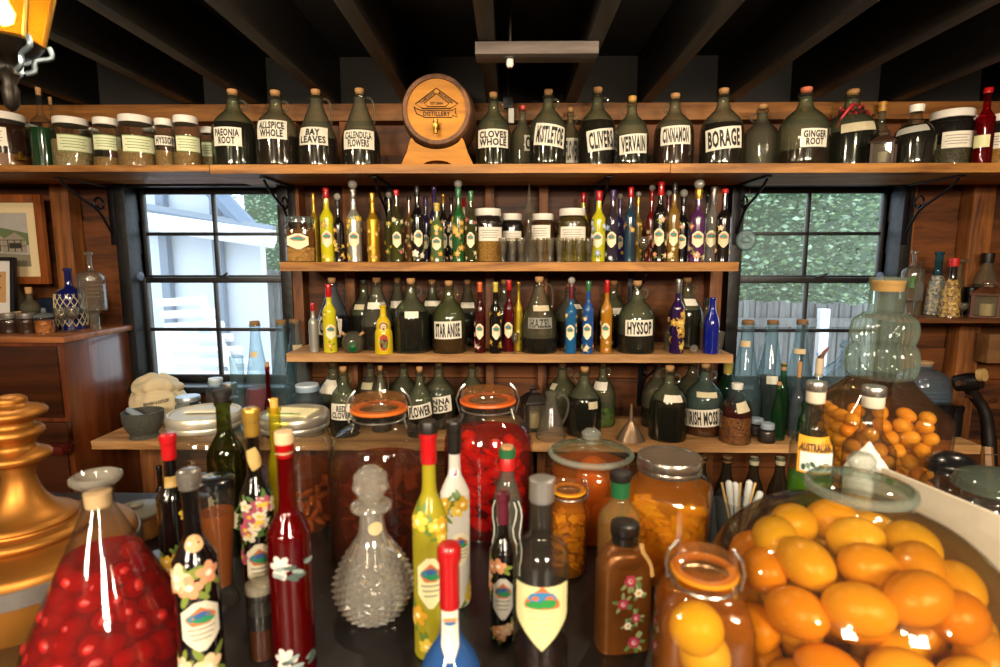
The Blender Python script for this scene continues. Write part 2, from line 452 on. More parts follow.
# windows
m_pane = glass('f2f8fb', 'dfeaf0', .16, 'b9cbd8', .02, .6)  # diffuse share paints a pale haze that lightens the view
def window(n, x0, x1, z0, z1, vb, left):
    r = empty(f'window_{n}', ((x0+x1)/2, W, z0)); struct(r)
    ox, oz = -(x0+x1)/2, -z0
    M = Matrix.Translation((ox, -W, oz))
    def bx(mb, *b): mb.box(*b, M=M, bev=.003)
    mb = MB(); t = .03
    bx(mb, x0-.055, W-.085, z0-.02, x0, W+.06, z1+.03); bx(mb, x1, W-.085, z0-.02, x1+.05, W+.06, z1+.03); bx(mb, x0-.001, W-.06, z1-.02, x1+.001, W+.06, z1+.03)
    mb.build('window_frame', m_black, r)
    mb = MB(); bx(mb, x0-.07, W-.12, z0-.05, x1+.07, W+.05, z0-.02); mb.build('window_sill', paint('14161c', .35), r)
    zm = at(500, 280, W).z; mb = MB()
    yo, yi = W+.035, W+.005           # upper sash outside, lower sash inside
    for (y, a, b, lo) in ((yo, zm, z1-.02, 0), (yi, z0-.02, zm+.012, 1)):
        bx(mb, x0, y-.012, a, x0+t*.6, y+.012, b); bx(mb, x1-t*.6, y-.012, a, x1, y+.012, b)
        bx(mb, x0+t*.6, y-.012, b-.026, x1-t*.6, y+.012, b); bx(mb, x0+t*.6, y-.012, a, x1-t*.6, y+.012, a+(.035 if lo else .022))
        bx(mb, vb-.008, y-.010, a+.02, vb+.008, y+.010, b-.02)
        zc = (a+b)/2+.003; bx(mb, x0+t*.6, y-.010, zc-.008, x1-t*.6, y+.010, zc+.008)
    mb.build('sash_bars', m_black, r)
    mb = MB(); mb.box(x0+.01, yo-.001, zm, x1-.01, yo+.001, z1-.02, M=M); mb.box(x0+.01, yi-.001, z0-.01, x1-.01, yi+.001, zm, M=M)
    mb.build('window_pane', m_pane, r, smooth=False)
    mb = MB(); mb.box(vb+.03, W-.025, zm+.012, vb+.07, W-.007, zm+.02, M=M, bev=.002); mb.tube([Vector((vb+.05+ox, -.02, zm+.018+oz)), Vector((vb+.075+ox, -.03, zm+.032+oz))], .005)
    mb.build('sash_lock', m_black, r)
    # timber horn of the upper sash showing beside the frame
    xs = at(142, 276, W-.09).x if left else at(879, 271, W-.09).x
    mb = MB().lathe([(0, -.004), (.02, -.004), (.02, .004), (0, .004)], 16, 0, M @ Matrix.Translation((xs, W-.10, zm+.02)) @ Matrix.Rotation(PI/2, 4, 'Y'))
    mb.build('sash_horn', paint('55607a', .3), r)
window(1, *win[0], at(215, 280, W).x, True); window(2, *win[1], at(807, 280, W).x, False)

# ------------------------------------------------------------------ outside
struct(MB().box(-14, W+.3, -.3, 14, 16, -.25).build('ground', paint('8a7f70', .9, var=.3, vscale=2), smooth=False))
m_white = paint('f4f6f8', .7)
# white gabled house seen through the left window
e = empty('white_house', (-4.6, 7.0, -.25), label='white weatherboard house with a gabled roof outside the left window', cat='house')
hx = lambda px, Y=7.0: at(px, 280, Y).x+4.6
hz = lambda py, Y=7.0: at(215, py, Y).z+.25
mb = MB().box(-3.2, .0, 0, hx(262), .15, hz(232)); mb.add([(-3.2, 0, hz(232)), (hx(258), 0, hz(232)), (hx(222), 0, hz(188)), (hx(180), 0, hz(140)), (-3.2, 0, hz(140))], [(0, 1, 2, 3, 4)]); mb.build('wall', paint('cfd8e2', .7), e, smooth=False)  # white wall toned blue grey, its shade put into the colour
mb = MB()
for px in (171, 223): mb.box(hx(px)-.05, -.12, 0, hx(px)+.05, -.02, hz(165))
mb.build('post', paint('7a8798', .6), e, smooth=False)
mb = MB().tube([(hx(140), -.25, hz(206)), (hx(285), -.25, hz(232))], .07, 6); mb.build('fascia_shadow', paint('77828f', .6), e, smooth=False)  # dark tube drawn as the shadow line along the white eave
mb = MB().tube([(hx(120), -.3, hz(216)), (hx(285), -.3, hz(240))], .12, 6); mb.build('gutter', paint('e8edf2', .6), e, smooth=False)
mb = MB().tube([(hx(205), -.2, hz(165)), (hx(262), -.2, hz(232))], .11, 6); mb.build('roof_edge', paint('6d7f96', .6), e, smooth=False)
# slatted white bench / railing below the window
e = empty('slatted_stair', (0, 0, 0), label='white slatted railing leaning outside the left window', cat='railing')
for i in range(7):
    p = at(158+i*4, 303+i*12, 4.4); q = at(205+i*9, 300+i*12.5, 4.4)
    MB().tube([p, q], .035, 6).build('slat', m_white, e)
p = at(200, 296, 4.35); q = at(240, 385, 4.35); MB().tube([p, q], .03, 6).build('rail', m_white, e)
e['label'] = 'white slatted railing outside the left window'
MB().box(at(150, 330, 4.9).x, 4.8, -.25, at(180, 330, 4.9).x, 5.2, at(180, 332, 4.9).z).build('garden_box', paint('dfe6ec', .7), smooth=False)
tag(bpy.data.objects['garden_box'], 'pale grey box standing outside the left window behind the railing', 'box')
m_fence = wood('8f908c', '56575a', 'Z', 9, .8)
def fence(name, label, x0, x1, Y, zt, slope=0, n=30):
    e = empty(name, ((x0+x1)/2, Y, -.25), label=label, cat='fence'); mb = MB(); cx = (x0+x1)/2; w = (x1-x0)/n
    for i in range(n):
        xa = x0+i*w; mb.box(xa+.004-cx, -.01-.012*(i % 2), 0, xa+w-.004-cx, .012, zt+.25+slope*(xa-cx)+.01*math.sin(i*5))
    mb.build('plank_panel', m_fence, e, smooth=False)
    MB().box(x0-cx, -.05, zt+.06, x1-cx, -.025, zt+.13).build('rail', m_fence, e, smooth=False)
    return e, cx
fy = 4.6
e, cx = fence('plank_fence', 'weathered grey plank fence under the hedge outside the right window', at(725, 300, fy).x, at(905, 300, fy).x, fy, at(800, 303, fy).z, -.03)
MB().box(at(813, 330, fy).x-cx, -.10, 0, at(822, 330, fy).x-cx, -.04, at(818, 308, fy).z+.25).build('post', m_white, e, smooth=False)
fence('plank_fence', 'pale plank fence behind the white house outside the left window', at(256, 300, 8).x, at(300, 300, 8).x, 8.0, at(270, 270, 8).z, 0, 14)
# foliage masses: many small leaf faces, uncountable
def foliage(name, x0, x1, y0, y1, z0, z1, n, seed, cols):
    rr = random.Random(seed); mb = MB()
    for _ in range(n):
        p = Vector((rr.uniform(x0, x1), y0+(y1-y0)*rr.random()**1.6, rr.uniform(z0, z1)))
        M = Matrix.Translation(p) @ Matrix.Rotation(rr.uniform(0, 6.3), 4, 'Z') @ Matrix.Rotation(rr.uniform(.2, 1.5), 4, 'X') @ Matrix.Scale(rr.uniform(.035, .075), 4)
        mb.add([(-.5, 0, 0), (0, -.3, .1), (.5, 0, 0), (0, .3, .1)], [(0, 1, 2, 3)], rr.randrange(len(cols)), M)
    mb.box(x0, y1+.05, z0, x1, y1+.3, z1, 0)
    return tag(mb.build(name, [paint(c, .35) for c in cols], smooth=False), kind='stuff', cat='hedge')
leafc = ['3d5a38', '6c8a58', '8fae80', '4f7050', 'a9c3a4']
o = foliage('hedge_foliage', at(700, 200, 5.4).x, at(920, 200, 5.4).x, 4.9, 5.9, .3, 3.2, 9000, 3, leafc); o['label'] = 'dense green hedge above the fence outside the right window'
o = foliage('tree_foliage', at(225, 200, 9).x, at(330, 200, 9).x, 8.6, 9.6, 1.0, 4.2, 3500, 4, leafc); o['label'] = 'green tree behind the white house outside the left window'

# world and lamps
w = bpy.data.worlds.new('daylight'); SC.world = w; w.use_nodes = True
bg = w.node_tree.nodes['Background']; bg.inputs[0].default_value = (.80, .90, 1, 1); bg.inputs[1].default_value = 3.0
def lamp(name, kind, loc, energy, col, size=.1, rot=None):
    d = bpy.data.lights.new(name, kind); o = bpy.data.objects.new(name, d); COL.objects.link(o); o.location = loc
    d.energy = energy; d.color = col
    if kind == 'AREA': d.size = size; o.rotation_euler = rot
    else: d.shadow_soft_size = size
    return o
WARM = (1, .80, .56)
for x, y in ((-1.7, -.95), (-.6, -1.0), (.6, -1.0), (1.7, -.95)): lamp('pendant_lamp', 'POINT', (x, y, 2.09), 38, WARM, .05)
for x, y in ((-1.0, -1.6), (1.0, -1.6)): lamp('room_lamp', 'AREA', (x, y, 2.1), 60, (1, .86, .66), .5, (math.radians(55), 0, 0))
for x in (-1.3, -.45, .45, 1.3): lamp('shelf_fill', 'POINT', (x, 1.35, 2.09), 9, WARM, .03)  # added unseen fill points that brighten the shelves against the bench
SC.view_settings.view_transform = 'Standard'; SC.view_settings.look = 'None'; SC.view_settings.gamma = 1
SC.view_settings.use_curve_mapping = False; SC.view_settings.exposure = 0.5
SC.cycles.max_bounces = 8; SC.cycles.diffuse_bounces = 3; SC.cycles.glossy_bounces = 3; SC.cycles.transmission_bounces = 6
SC.cycles.transparent_max_bounces = 32; SC.cycles.caustics_reflective = False; SC.cycles.caustics_refractive = False
SC.cycles.use_denoising = True; SC.cycles.sample_clamp_indirect = 4

# ================================================================== SHELVES AND BENCH
def live_board(name, label, x0, x1, y0, y1, z1, th, mat, seed, cut=0, cat='shelf', wav=.006):
    rr = random.Random(seed); n = max(8, int((x1-x0)/.06)); v, f = [], []
    off = [rr.uniform(-wav, wav)*.5 for _ in range(n+1)]
    for i in range(n+1):
        t = i/n; xa = x0+(x1-x0)*t; ya = y0+off[i]
        v += [(xa, ya, z1), (xa, ya+rr.uniform(0, wav), z1-th*.5), (xa, ya+.003, z1-th), (xa+(cut if i in (0, n) else 0)*0, y1, z1-th), (xa, y1, z1)]
    for i in range(n):
        a, b = i*5, i*5+5
        for j in range(5): f.append((a+j, a+(j+1) % 5, b+(j+1) % 5, b+j))
    f += [(4, 3, 2, 1, 0), tuple(n*5+j for j in range(5))]
    return tag(mk(name, v, f, mat, smooth=True, sharp=30), label, cat)
YB = W-.08
live_board('shelf_board', 'long dusty top shelf plank over the left window', XL+.01, at(222, 165, 2.3).x-.004, 2.205, YB, SH1, .024, m_pine, 1)
live_board('shelf_board', 'long top shelf plank carrying the small oak barrel', at(222, 165, 2.3).x, at(664, 165, 2.3).x-.003, 2.20, YB, SH1, .033, m_pine, 2)
live_board('shelf_board', 'long top shelf plank over the right window', at(664, 165, 2.3).x, XR-.01, 2.20, YB, SH1, .034, m_pine, 3)
live_board('shelf_board', 'middle shelf plank lined with painted liqueur bottles', at(280, 266, 2.26).x, at(739, 266, 2.26).x, 2.26, YB, SH2, .036, m_pine, 4)
live_board('shelf_board', 'thick shelf plank carrying the star anise and hyssop jugs', at(286, 358, 2.22).x, at(733, 358, 2.22).x, 2.22, YB, SH3, .034, m_pine_top, 5)
live_board('shelf_board', 'low rough edged plank carrying the irish moss jug', at(532, 445, 2.12).x+.002, at(981, 445, 2.12).x, 2.12, W-.13, SH4, .036, m_pine_top, 6)
live_board('shelf_board', 'low plank under the left window carrying the mortar', at(91, 445, 2.12).x, at(532, 445, 2.12).x, 2.12, W-.13, SH4, .034, m_pine_top, 7)
live_board('shelf_board', 'narrow high shelf on the right wall carrying the mosaic bottles', at(898, 320, 2.34).x, XR-.02, 2.33, YB, at(950, 318, 2.36).z, .018, wood('7d4a24', '3b1f0e', 'X', 9, .5), 8)
SHR = at(950, 318, 2.36).z
# legs under the low shelf
for px in (140, 520, 860):
    x = at(px, 480, 2.3).x
    tag(MB().box(x-.045, 2.415, 0, x+.045, 2.505, SH4-.037, bev=.004).build('shelf_post', m_stud), {140: 'rough timber post propping the low shelf below the mortar', 520: 'rough timber post propping the middle of the low shelf', 860: 'rough timber post propping the right part of the low shelf'}[px], 'post')
# bench
m_bench = None
def benchmat():
    m, nt, out = newmat('bench_top'); tc = N(nt, 'ShaderNodeTexCoord')
    n1 = N(nt, 'ShaderNodeTexNoise', Scale=140.0, Detail=6.0); n2 = N(nt, 'ShaderNodeTexNoise', Scale=9.0, Detail=3.0)
    L(nt, tc.outputs['Object'], n1.inputs[0]); L(nt, tc.outputs['Object'], n2.inputs[0])
    mu = N(nt, 'ShaderNodeMath', _operation='MULTIPLY'); L(nt, n1.outputs[0], mu.inputs[0]); L(nt, n2.outputs[0], mu.inputs[1])
    rp = N(nt, 'ShaderNodeValToRGB'); e = rp.color_ramp.elements; e[0].position = .38; e[0].color = lin('141212'); e[1].position = .56; e[1].color = lin('6d6862'); L(nt, mu.outputs[0], rp.inputs[0])
    b = N(nt, 'ShaderNodeBsdfPrincipled', Roughness=.38); L(nt, rp.outputs[0], b.inputs['Base Color']); L(nt, b.outputs[0], out.inputs[0]); return m
e = empty('work_bench', (0, .8, 0), label='black topped work bench crowded with jars and bottles in front', cat='bench')
MB().box(-1.55, -.62, TB-.04, 1.55, .44, TB, bev=.004).build('bench_top', benchmat(), e)
MB().box(-1.5, -.55, 0, 1.5, .38, TB-.0405).build('base', wood('3a2312', '1a0f07', 'X', 8, .6), e, smooth=False)

# wrought-iron shelf brackets
m_iron = paint('15141a', .4, .6)
def bracket(px, label, z=SH1-.036, depth=.30):
    x = at(px, 200, W-.08).x
    e = empty('shelf_bracket', (x, W-.085, z), label=label, cat='bracket', group='iron brackets under the top shelf')
    MB().box(-.014, -.006, -.26, .014, 0, -.004, bev=.002).build('wall_strap', m_iron, e)
    MB().box(-.012, -depth, -.006, .012, -.007, 0, bev=.002).build('shelf_strap', m_iron, e)
    pts = [(0, -.012, -.21), (0, -.04, -.17), (0, -.075, -.125), (0, -.11, -.10), (0, -.17, -.075), (0, -.24, -.04), (0, -.28, -.012)]
    MB().tube(cr([tuple(p) for p in pts], 4), .0055).build('brace', m_iron, e)
    sp = [(0, -.075-.032*math.cos(a)*(1-a/12), -.085+.032*math.sin(a)*(1-a/12)) for a in [i*.45-.9 for i in range(16)]]
    MB().tube(sp, .0045).build('scroll', m_iron, e)
bracket(112, 'wrought-iron scroll bracket between the framed picture and left window'); bracket(292, 'wrought-iron bracket at the right edge of the left window')
bracket(390, 'wrought-iron bracket under the shelf below the oak barrel'); bracket(597, 'wrought-iron bracket under the vervain jug')
bracket(737, 'wrought-iron bracket at the left edge of the right window'); bracket(906, 'wrought-iron scroll bracket between right window and right wall shelf')
for px, sh, nm, z in ((633, SH2, 'black iron bracket in shadow under the painted bottles shelf', SH2-.04), (646, SH3, 'black iron bracket in shadow behind the funnel', SH3-.04)):
    bracket(px, nm, z, .22)
# ================================================================== BOTTLES AND JARS ON THE SHELVES
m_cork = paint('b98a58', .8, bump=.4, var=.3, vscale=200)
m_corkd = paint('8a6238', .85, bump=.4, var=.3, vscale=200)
m_paper = paint('e9e2d2', .6)
m_old = paint('c9bd9c', .65, var=.2, vscale=60)
m_whitelid = paint('e4e0d6', .4)
m_silver = paint('b9b7b2', .3, .9)
G_CLEAR = dict(tint='f3f5f0', edge='9aa69c', dust_glow=.05)
G_GREY = dict(tint='e6e8dc', edge='7f8678', dust_glow=.20, dcol='a09c86')
G_GREEN = dict(tint='e0e6d6', edge='677a66', dust_glow=.20, dcol='989a84')
G_BLUE = dict(tint='e0eef2', edge='7d9fae', dust_glow=.08, dcol='9fb4bd')
G_FOG = dict(tint='dcded2', edge='7b7d72', dust_glow=.26, dcol='8f8d7e')
DARK, BROWN, RED = '0b0706', '2a1008', '3a0d06'

JUG = [(0, 0), (.86, 0), (.97, .012), (1, .05), (1, .2), (1, .41), (.975, .49), (.90, .565), (.74, .635), (.53, .695), (.37, .74), (.29, .80), (.25, .885), (.25, .885), (.31, .89), (.31, .93), (.24, .94), (.24, .955), (.20, .955), (.20, .955)]
CONE = [(0, 0), (.88, 0), (.98, .012), (1, .05), (1, .2), (.99, .36), (.92, .43), (.74, .55), (.53, .68), (.36, .79), (.28, .87), (.28, .87), (.34, .875), (.34, .92), (.25, .93), (.25, .95), (.21, .95), (.21, .95)]
def jug(c, w, yt, Y, z0, label, g=G_GREEN, shape='jug', liq=.45, lc=DARK, hand='R', cork=m_cork, lab=None, text=None, tilt=0, ink='141210', paper=None, group=None, strip=None, corkh=.055, sediment=None, yc=None):
    t = T('demijohn', label, 'jug', c, yt, w, Y, z0, group, yc=yc)
    t.prof(JUG if shape == 'jug' else CONE)
    t.body('glass_body', glass(**dict(g, dust_glow=g['dust_glow']*.25)))
    t.fill('inner_film', glass(**dict(g, dust_glow=g['dust_glow']*1.9, refl=.2)), t.h*.88, z0=max(liq, sediment[1] if sediment else 0)*t.h+.001, k=.975)
    if liq: t.fill('liquid', paint(lc, .12, coat=.3) if isinstance(lc, str) else lc, liq*t.h)
    if sediment: t.fill('sediment', sediment[0], sediment[1]*t.h, k=.972)
    r = t.r; h = t.h
    t.lath('cork', [(0, .93*h), (.19*r, .93*h), (.23*r, h*.965), (.235*r, h*(.945+corkh)), (.2*r, h*(.95+corkh)), (0, h*(.95+corkh))], cork, 14)
    if hand:
        s = 1 if hand == 'R' else -1; a = t.face+.25*s
        dx, dy = math.cos(a)*s, math.sin(a)*s
        if shape == 'jug':
            pts = [(.27*r, .875*h), (.42*r, .885*h), (.55*r, .86*h), (.56*r, .81*h), (.47*r, .775*h), (.36*r, .765*h)]
        else:
            pts = [(.33*r, .895*h), (.5*r, .905*h), (.68*r, .87*h), (.76*r, .78*h), (.78*r, .68*h), (.74*r, .60*h), (.68*r, .575*h)]
        MB().tube(cr([(x*dx, x*dy, z) for x, z in pts], 4), r*.065, 8).build('handle', glass(**g), t.root)
    if lab: t.label(*lab, lines=text, tilt=tilt, ink=ink, mat=paper)
    if strip: t.label(*strip, mat=m_old, name='strip_label')
    return t

# --- top shelf
Y1 = 2.32
lids = dict(ink='23201c')
jug(234.5, 43, 90, Y1, SH1, 'green glass jug labelled PAEONIA ROOT on the top shelf', liq=.56, lab=(213.5, 127, 241, 146), text=['PAEONIA', 'ROOT'], hand='R')
jug(277, 42, 91, Y1, SH1, 'green glass jug labelled ALLSPICE WHOLE on the top shelf', g=G_GREY, liq=.40, lc='1c0b07', lab=(257, 119.5, 286, 139), text=['ALLSPICE', 'WHOLE'])
jug(317, 39, 90, Y1, SH1, 'conical clear jug labelled BAY LEAVES on the top shelf', g=G_GREY, shape='cone', liq=.37, lc='140805', lab=(299, 126.5, 327, 145), text=['BAY', 'LEAVES'])
jug(360.5, 38, 89, Y1, SH1, 'conical clear jug labelled CALENDULA FLOWERS left of the oak barrel', g=G_GREY, shape='cone', liq=.46, lab=(343.5, 129.5, 373.5, 149), text=['CALENDULA', 'FLOWERS'])
jug(493.5, 35, 93, Y1, SH1, 'green glass jug labelled CLOVES WHOLE right of the oak barrel', liq=.33, lc='140b07', lab=(478.5, 129, 507.5, 147.5), text=['CLOVES', 'WHOLE'])
jug(522.5, 26, 106, Y1+.10, SH1, 'small red capped jug half hidden behind the mistletoe jug', g=G_GREY, liq=.12, cork=paint('c6322a', .4), lab=(524.5, 135, 537, 151), text=['CH'], hand=None)
jug(548, 37, 90, Y1-.03, SH1, 'green glass jug labelled MISTLETOE on the top shelf', liq=.34, lc='100805', lab=(535, 124, 565, 146), text=['MISTLETOE'], tilt=-.12)
jug(570, 23, 108, Y1+.16, SH1, 'small jug with a FLOWERS label behind the mistletoe jug', g=G_GREY, liq=.2, lc='5c4a30', lab=(565, 138, 579, 163), text=['FLOWERS'])
jug(597, 38, 88, Y1+.05, SH1, 'dark filled jug with a slanted CLIVERS label on the top shelf', liq=.58, lc='120906', lab=(587.5, 129, 615, 150.5), text=['CLIVERS'], tilt=.13)
jug(631.5, 34, 98, Y1-.035, SH1, 'short green jug labelled VERVAIN with a yellow stopper', liq=.44, lc='0c0a08', lab=(620, 134, 648, 153.5), text=['VERVAIN'], tilt=.06, hand='L', cork=paint('c2913c', .6), corkh=.075)
jug(674, 39, 94, Y1, SH1, 'clear jug of reddish brown liquid labelled CINNAMON', g=G_GREY, liq=.52, lc='2a0a06', lab=(661.5, 125.5, 689, 144.5), text=['CINNAMON', ' '], hand='L', tilt=.03)
jug(722, 42, 89, Y1, SH1, 'large dark jug labelled BORAGE on the top shelf', g=G_GREY, liq=.54, lc='0e0806', lab=(707, 127, 741, 149), text=['BORAGE'], tilt=.09, hand=None)
jug(761, 37, 105, Y1+.11, SH1, 'empty unlabelled clear jug beside the ginger root jug', g=G_FOG, liq=0, hand='L')
jug(804, 47, 88, Y1-.03, SH1, 'large green jug labelled GINGER ROOT on the top shelf', liq=.19, lc='24110a', lab=(801, 128.5, 828, 147), text=['GINGER', 'ROOT'], hand=None, cork=paint('c8684a', .7))
j = jug(850, 50, 90, Y1+.11, SH1, 'large dark jug with dried red garland around its neck', liq=.46, lc='070505', hand=None)
j.label(842.5, 122, 873, 131, mat=m_old, tilt=.08)
mb = MB(); rr = random.Random(5)
for i in range(46):
    a = rr.uniform(0, 2*PI); z = j.h*rr.uniform(.66, .80); R = j.R(z)+rr.uniform(.002, .012)
    mb.lathe([(0, -.007), (.006, -.003), (.006, .003), (0, .007)], 7, rr.randrange(3), Matrix.Translation((R*math.sin(a), -R*math.cos(a), z)) @ Matrix.Rotation(rr.uniform(0, 3), 4, 'X'))
o = mb.build('garland', [paint('5a1418', .5), paint('a3262c', .4), paint('3a1a14', .6)], j.root); o['kind'] = 'stuff'
MB().tube(cr([(-.075, -.03, j.h*.52), (-.06, -.04, j.h*.64), (-.04, -.05, j.h*.74), (-.02, -.045, j.h*.8)], 4), [.004]+[.006]*11+[.005]).build('ribbon', paint('c01c2c', .5), j.root)

BODY = [(0, 0), (.92, 0), (1, .025), (1, .025), (1, .3), (1, .58), (.93, .625), (.66, .675), (.46, .71), (.40, .75), (.38, .82), (.38, .955), (.38, .955), (.43, .958), (.43, .985), (.40, .99), (.36, .99), (.36, .99)]
def gloss(c): return paint(c, .12, coat=.6)
CAPS = {'red': ('b01218', .28), 'gold': ('c9a042', .3), 'black': ('16130f', .4), 'silver': ('8f8b84', .32), 'green': ('2c6a40', .35), 'maroon': ('5a1a2c', .35), 'yellow': ('c4b04a', .4), 'purple': ('3a2a5a', .35), 'orange': ('cf5a28', .4)}
def deco(c, w, yt, Y, z0, label, col, cap='red', fl=None, hexl=None, see=None, capf=.14, name='liqueur_bottle', group=None, seed=None, yc=None, ball=False, lz=(.2, .42), fn=16, fz=(.05, .6), fs=.28, hd=0, hbase='e9e2bd', mat=None):
    t = T(name, label, 'bottle', c, yt+(0 if not ball else 9), w, Y, z0, group, yc=yc)
    t.prof(BODY); h, r = t.h, t.r
    t.body('glass_body', mat or (gloss(col) if not see else glass(tint=col, edge=see, dust_glow=.12, dcol=see)), seg=20)
    if see: t.fill('liquid', liquid(col, see, .45), h*.6, seg=16)
    if cap:
        cc, cr_ = CAPS[cap]; M_ = paint(cc, cr_, .8 if cap in ('gold', 'silver') else 0, coat=.4)
        rr_ = [(R*r, Z*h) for R, Z in ((.41, 1-capf), (.45, 1-capf+.01), (.43, .95), (.49, .955), (.49, .99), (.44, 1.0), (0, 1.002))]
        t.lath('wax_cap' if cap in ('red', 'orange', 'maroon') else 'foil_cap', rr_, M_, 16)
    if ball:
        R = r*.62 if r*.62 > .011 else .011; zc = h+R*.95; pr = [(.3*r, h), (.34*r, h+.002)]+[(R*math.cos(q), zc+R*math.sin(q)) for q in [-1.2+i*.275 for i in range(10)]]+[(0, zc+R)]
        t.lath('ball_stopper', pr, glass(tint='f0f0ec', edge='b8bab4', dust_glow=.6, dcol='d6d4ca', refl=1.8), 16)
    av = None
    if hexl:
        hw = r*.72 if hexl == 1 else r*.62
        t.hexlabel(t.face+(.12 if (c % 2) > 1 else -.1), lz[0]*h, lz[1]*h, hw, hd, hbase); av = (lz[0]*h, lz[1]*h, hw)
    if fl: flowers(t, fl, int(c*7) if seed is None else seed, fn, fz[0]*h, fz[1]*h, r*fs*1.35, av)
    return t
# --- painted liqueur bottles on the middle shelf
Y2, Y2b = 2.335, 2.43
P = lambda *a, **k: deco(a[0], a[1], a[2], Y2, SH2, *a[3:], **k)
B = lambda *a, **k: deco(a[0], a[1], a[2], Y2b, SH2, *a[3:], **k)
B(314.5, 11, 193, 'slim gold bottle right of the squat mushroom jar', 'b39334', 'gold', 'yellow', mat=paint('a8892c', .3, .5))
P(327, 13.5, 188, 'bright yellow bottle with red wax cap near the left end of the middle shelf', 'c9c11c', 'red', 'yellow', 1)
P(338.5, 11, 191, 'slim black bottle with gold flowers and small round stopper beside the yellow bottle', '0f0d0c', 'black', 'gold', ball=True)
P(354, 14.5, 180, 'tall silver bottle with a big round glass stopper', 'a9a69c', 'silver', 'yellow', 1, ball=True, mat=paint('b3b0a6', .25, .6))
P(373, 12, 193, 'plain gold bottle standing alone below the oak barrel', 'b89022', 'gold', 'gold', mat=paint('b48a20', .28, .6))
B(389.5, 10, 189, 'clear bottle with round glass stopper behind a red and green capped one', 'cfd0b4', None, 'yellow', see='8a8a58', ball=True)
P(397, 12, 190, 'clear flowered bottle with a red and green cap', 'c8cba2', 'red', 'mix', 1, see='80854a', capf=.08)
B(409.5, 9, 197, 'slim amber brown bottle left of the black one with white flowers', '6a4520', 'black', 'cream', capf=.05)
P(417.5, 12.5, 186, 'black bottle painted with large white flowers', '100e10', 'black', 'white', 1, fs=.4)
B(426, 9.5, 197, 'slim dark violet bottle with a pale hexagonal label', '2a2040', 'purple', None, 1)
B(434.5, 10, 187, 'tall indigo necked bottle behind the green one with yellow flowers', '221c4a', 'purple', 'yellow', capf=.3)
P(437, 13, 203, 'short green bottle with yellow stopper and yellow flowers', '54683e', 'yellow', 'yellow', 1)
B(443.5, 9, 194, 'slim black bottle with tarnished gold cap', '1a1712', 'gold', 'cream', 1)
B(451.5, 9, 195, 'slim black bottle left of the bright green bottle', '141213', 'black', 'cream', 1)
P(458.5, 13, 179, 'bright green bottle with gold flowers and round glass stopper', '1e5426', 'green', 'gold', ball=True, fs=.36)
B(464, 8.5, 198, 'slim red capped bottle behind the bright green bottle', '8a8660', 'red', 'gold')
deco(471, 11, 191, 2.30, SH2, 'pale clear bottle with green cap left of the seed jar', 'b8bd98', 'green', 'mix', 1, see='75794a')
deco(583, 11, 193, 2.515, SH2, 'yellow bottle with red cap half hidden behind the yellow preserve jar', 'c2b81e', 'red', 'yellow')
P(598.5, 14, 191, 'yellow bottle with red wax cap and dark leaves right of the shot glasses', 'b9b41c', 'red', 'blue', 1)
P(612.5, 12.5, 190, 'clear bottle with purple flowers and purple cap', 'b5b0b4', 'purple', 'blue', 1, see='6f6784')
B(619.5, 9, 190, 'slim royal blue bottle with round stopper', '1a2464', 'purple', 'gold', 1, ball=True)
P(630, 11.5, 187, 'dark teal bottle with red wax cap', '20384a', 'red', 'gold', 0, fn=9)
B(637.5, 9, 188, 'slim dark gold bottle with round stopper behind the teal one', '6d5a22', 'gold', 'gold', ball=True)
B(651, 10, 182, 'slim dark red bottle with round glass stopper', '6e1216', 'red', 'cream', 0, ball=True)
P(660, 14, 182, 'black flowered bottle with a tall bright red cap', '17110f', 'red', 'cream', 1, capf=.17)
B(667.5, 9, 187, 'slim crimson bottle with round stopper between two black ones', '55101c', 'maroon', 'cream', ball=True)
P(673.5, 12, 183, 'gold and black bottle with pale flowers beside the red capped black one', '7a5a22', 'black', 'cream', 1)
deco(682.5, 12.5, 188, 2.388, SH2, 'black bottle with round stopper and pale label left of the big purple one', '120f14', 'black', 'cream', 1, ball=True)
P(697.5, 16, 180, 'wide purple flowered bottle with a round glass stopper', '4c2450', 'gold', 'cream', 1, ball=True)
B(706.5, 9, 194, 'slim clear bottle half hidden behind the frosted silver one', 'b9bcb4', 'black', 'mix', see='8a8a80')
deco(712.5, 14, 187, 2.352, SH2, 'frosted white bottle with silver cap and diamond label', 'bdbcba', 'silver', None, 1, capf=.22, mat=glass(tint='d8dad8', edge='8a8a88', dust_glow=.4, dcol='a9a9a6'))
deco(723.5, 14, 189, 2.292, SH2, 'black bottle with red cap at the right end of the middle shelf', '130f0e', 'red', 'cream', 1, capf=.06, hbase='d9c79a')

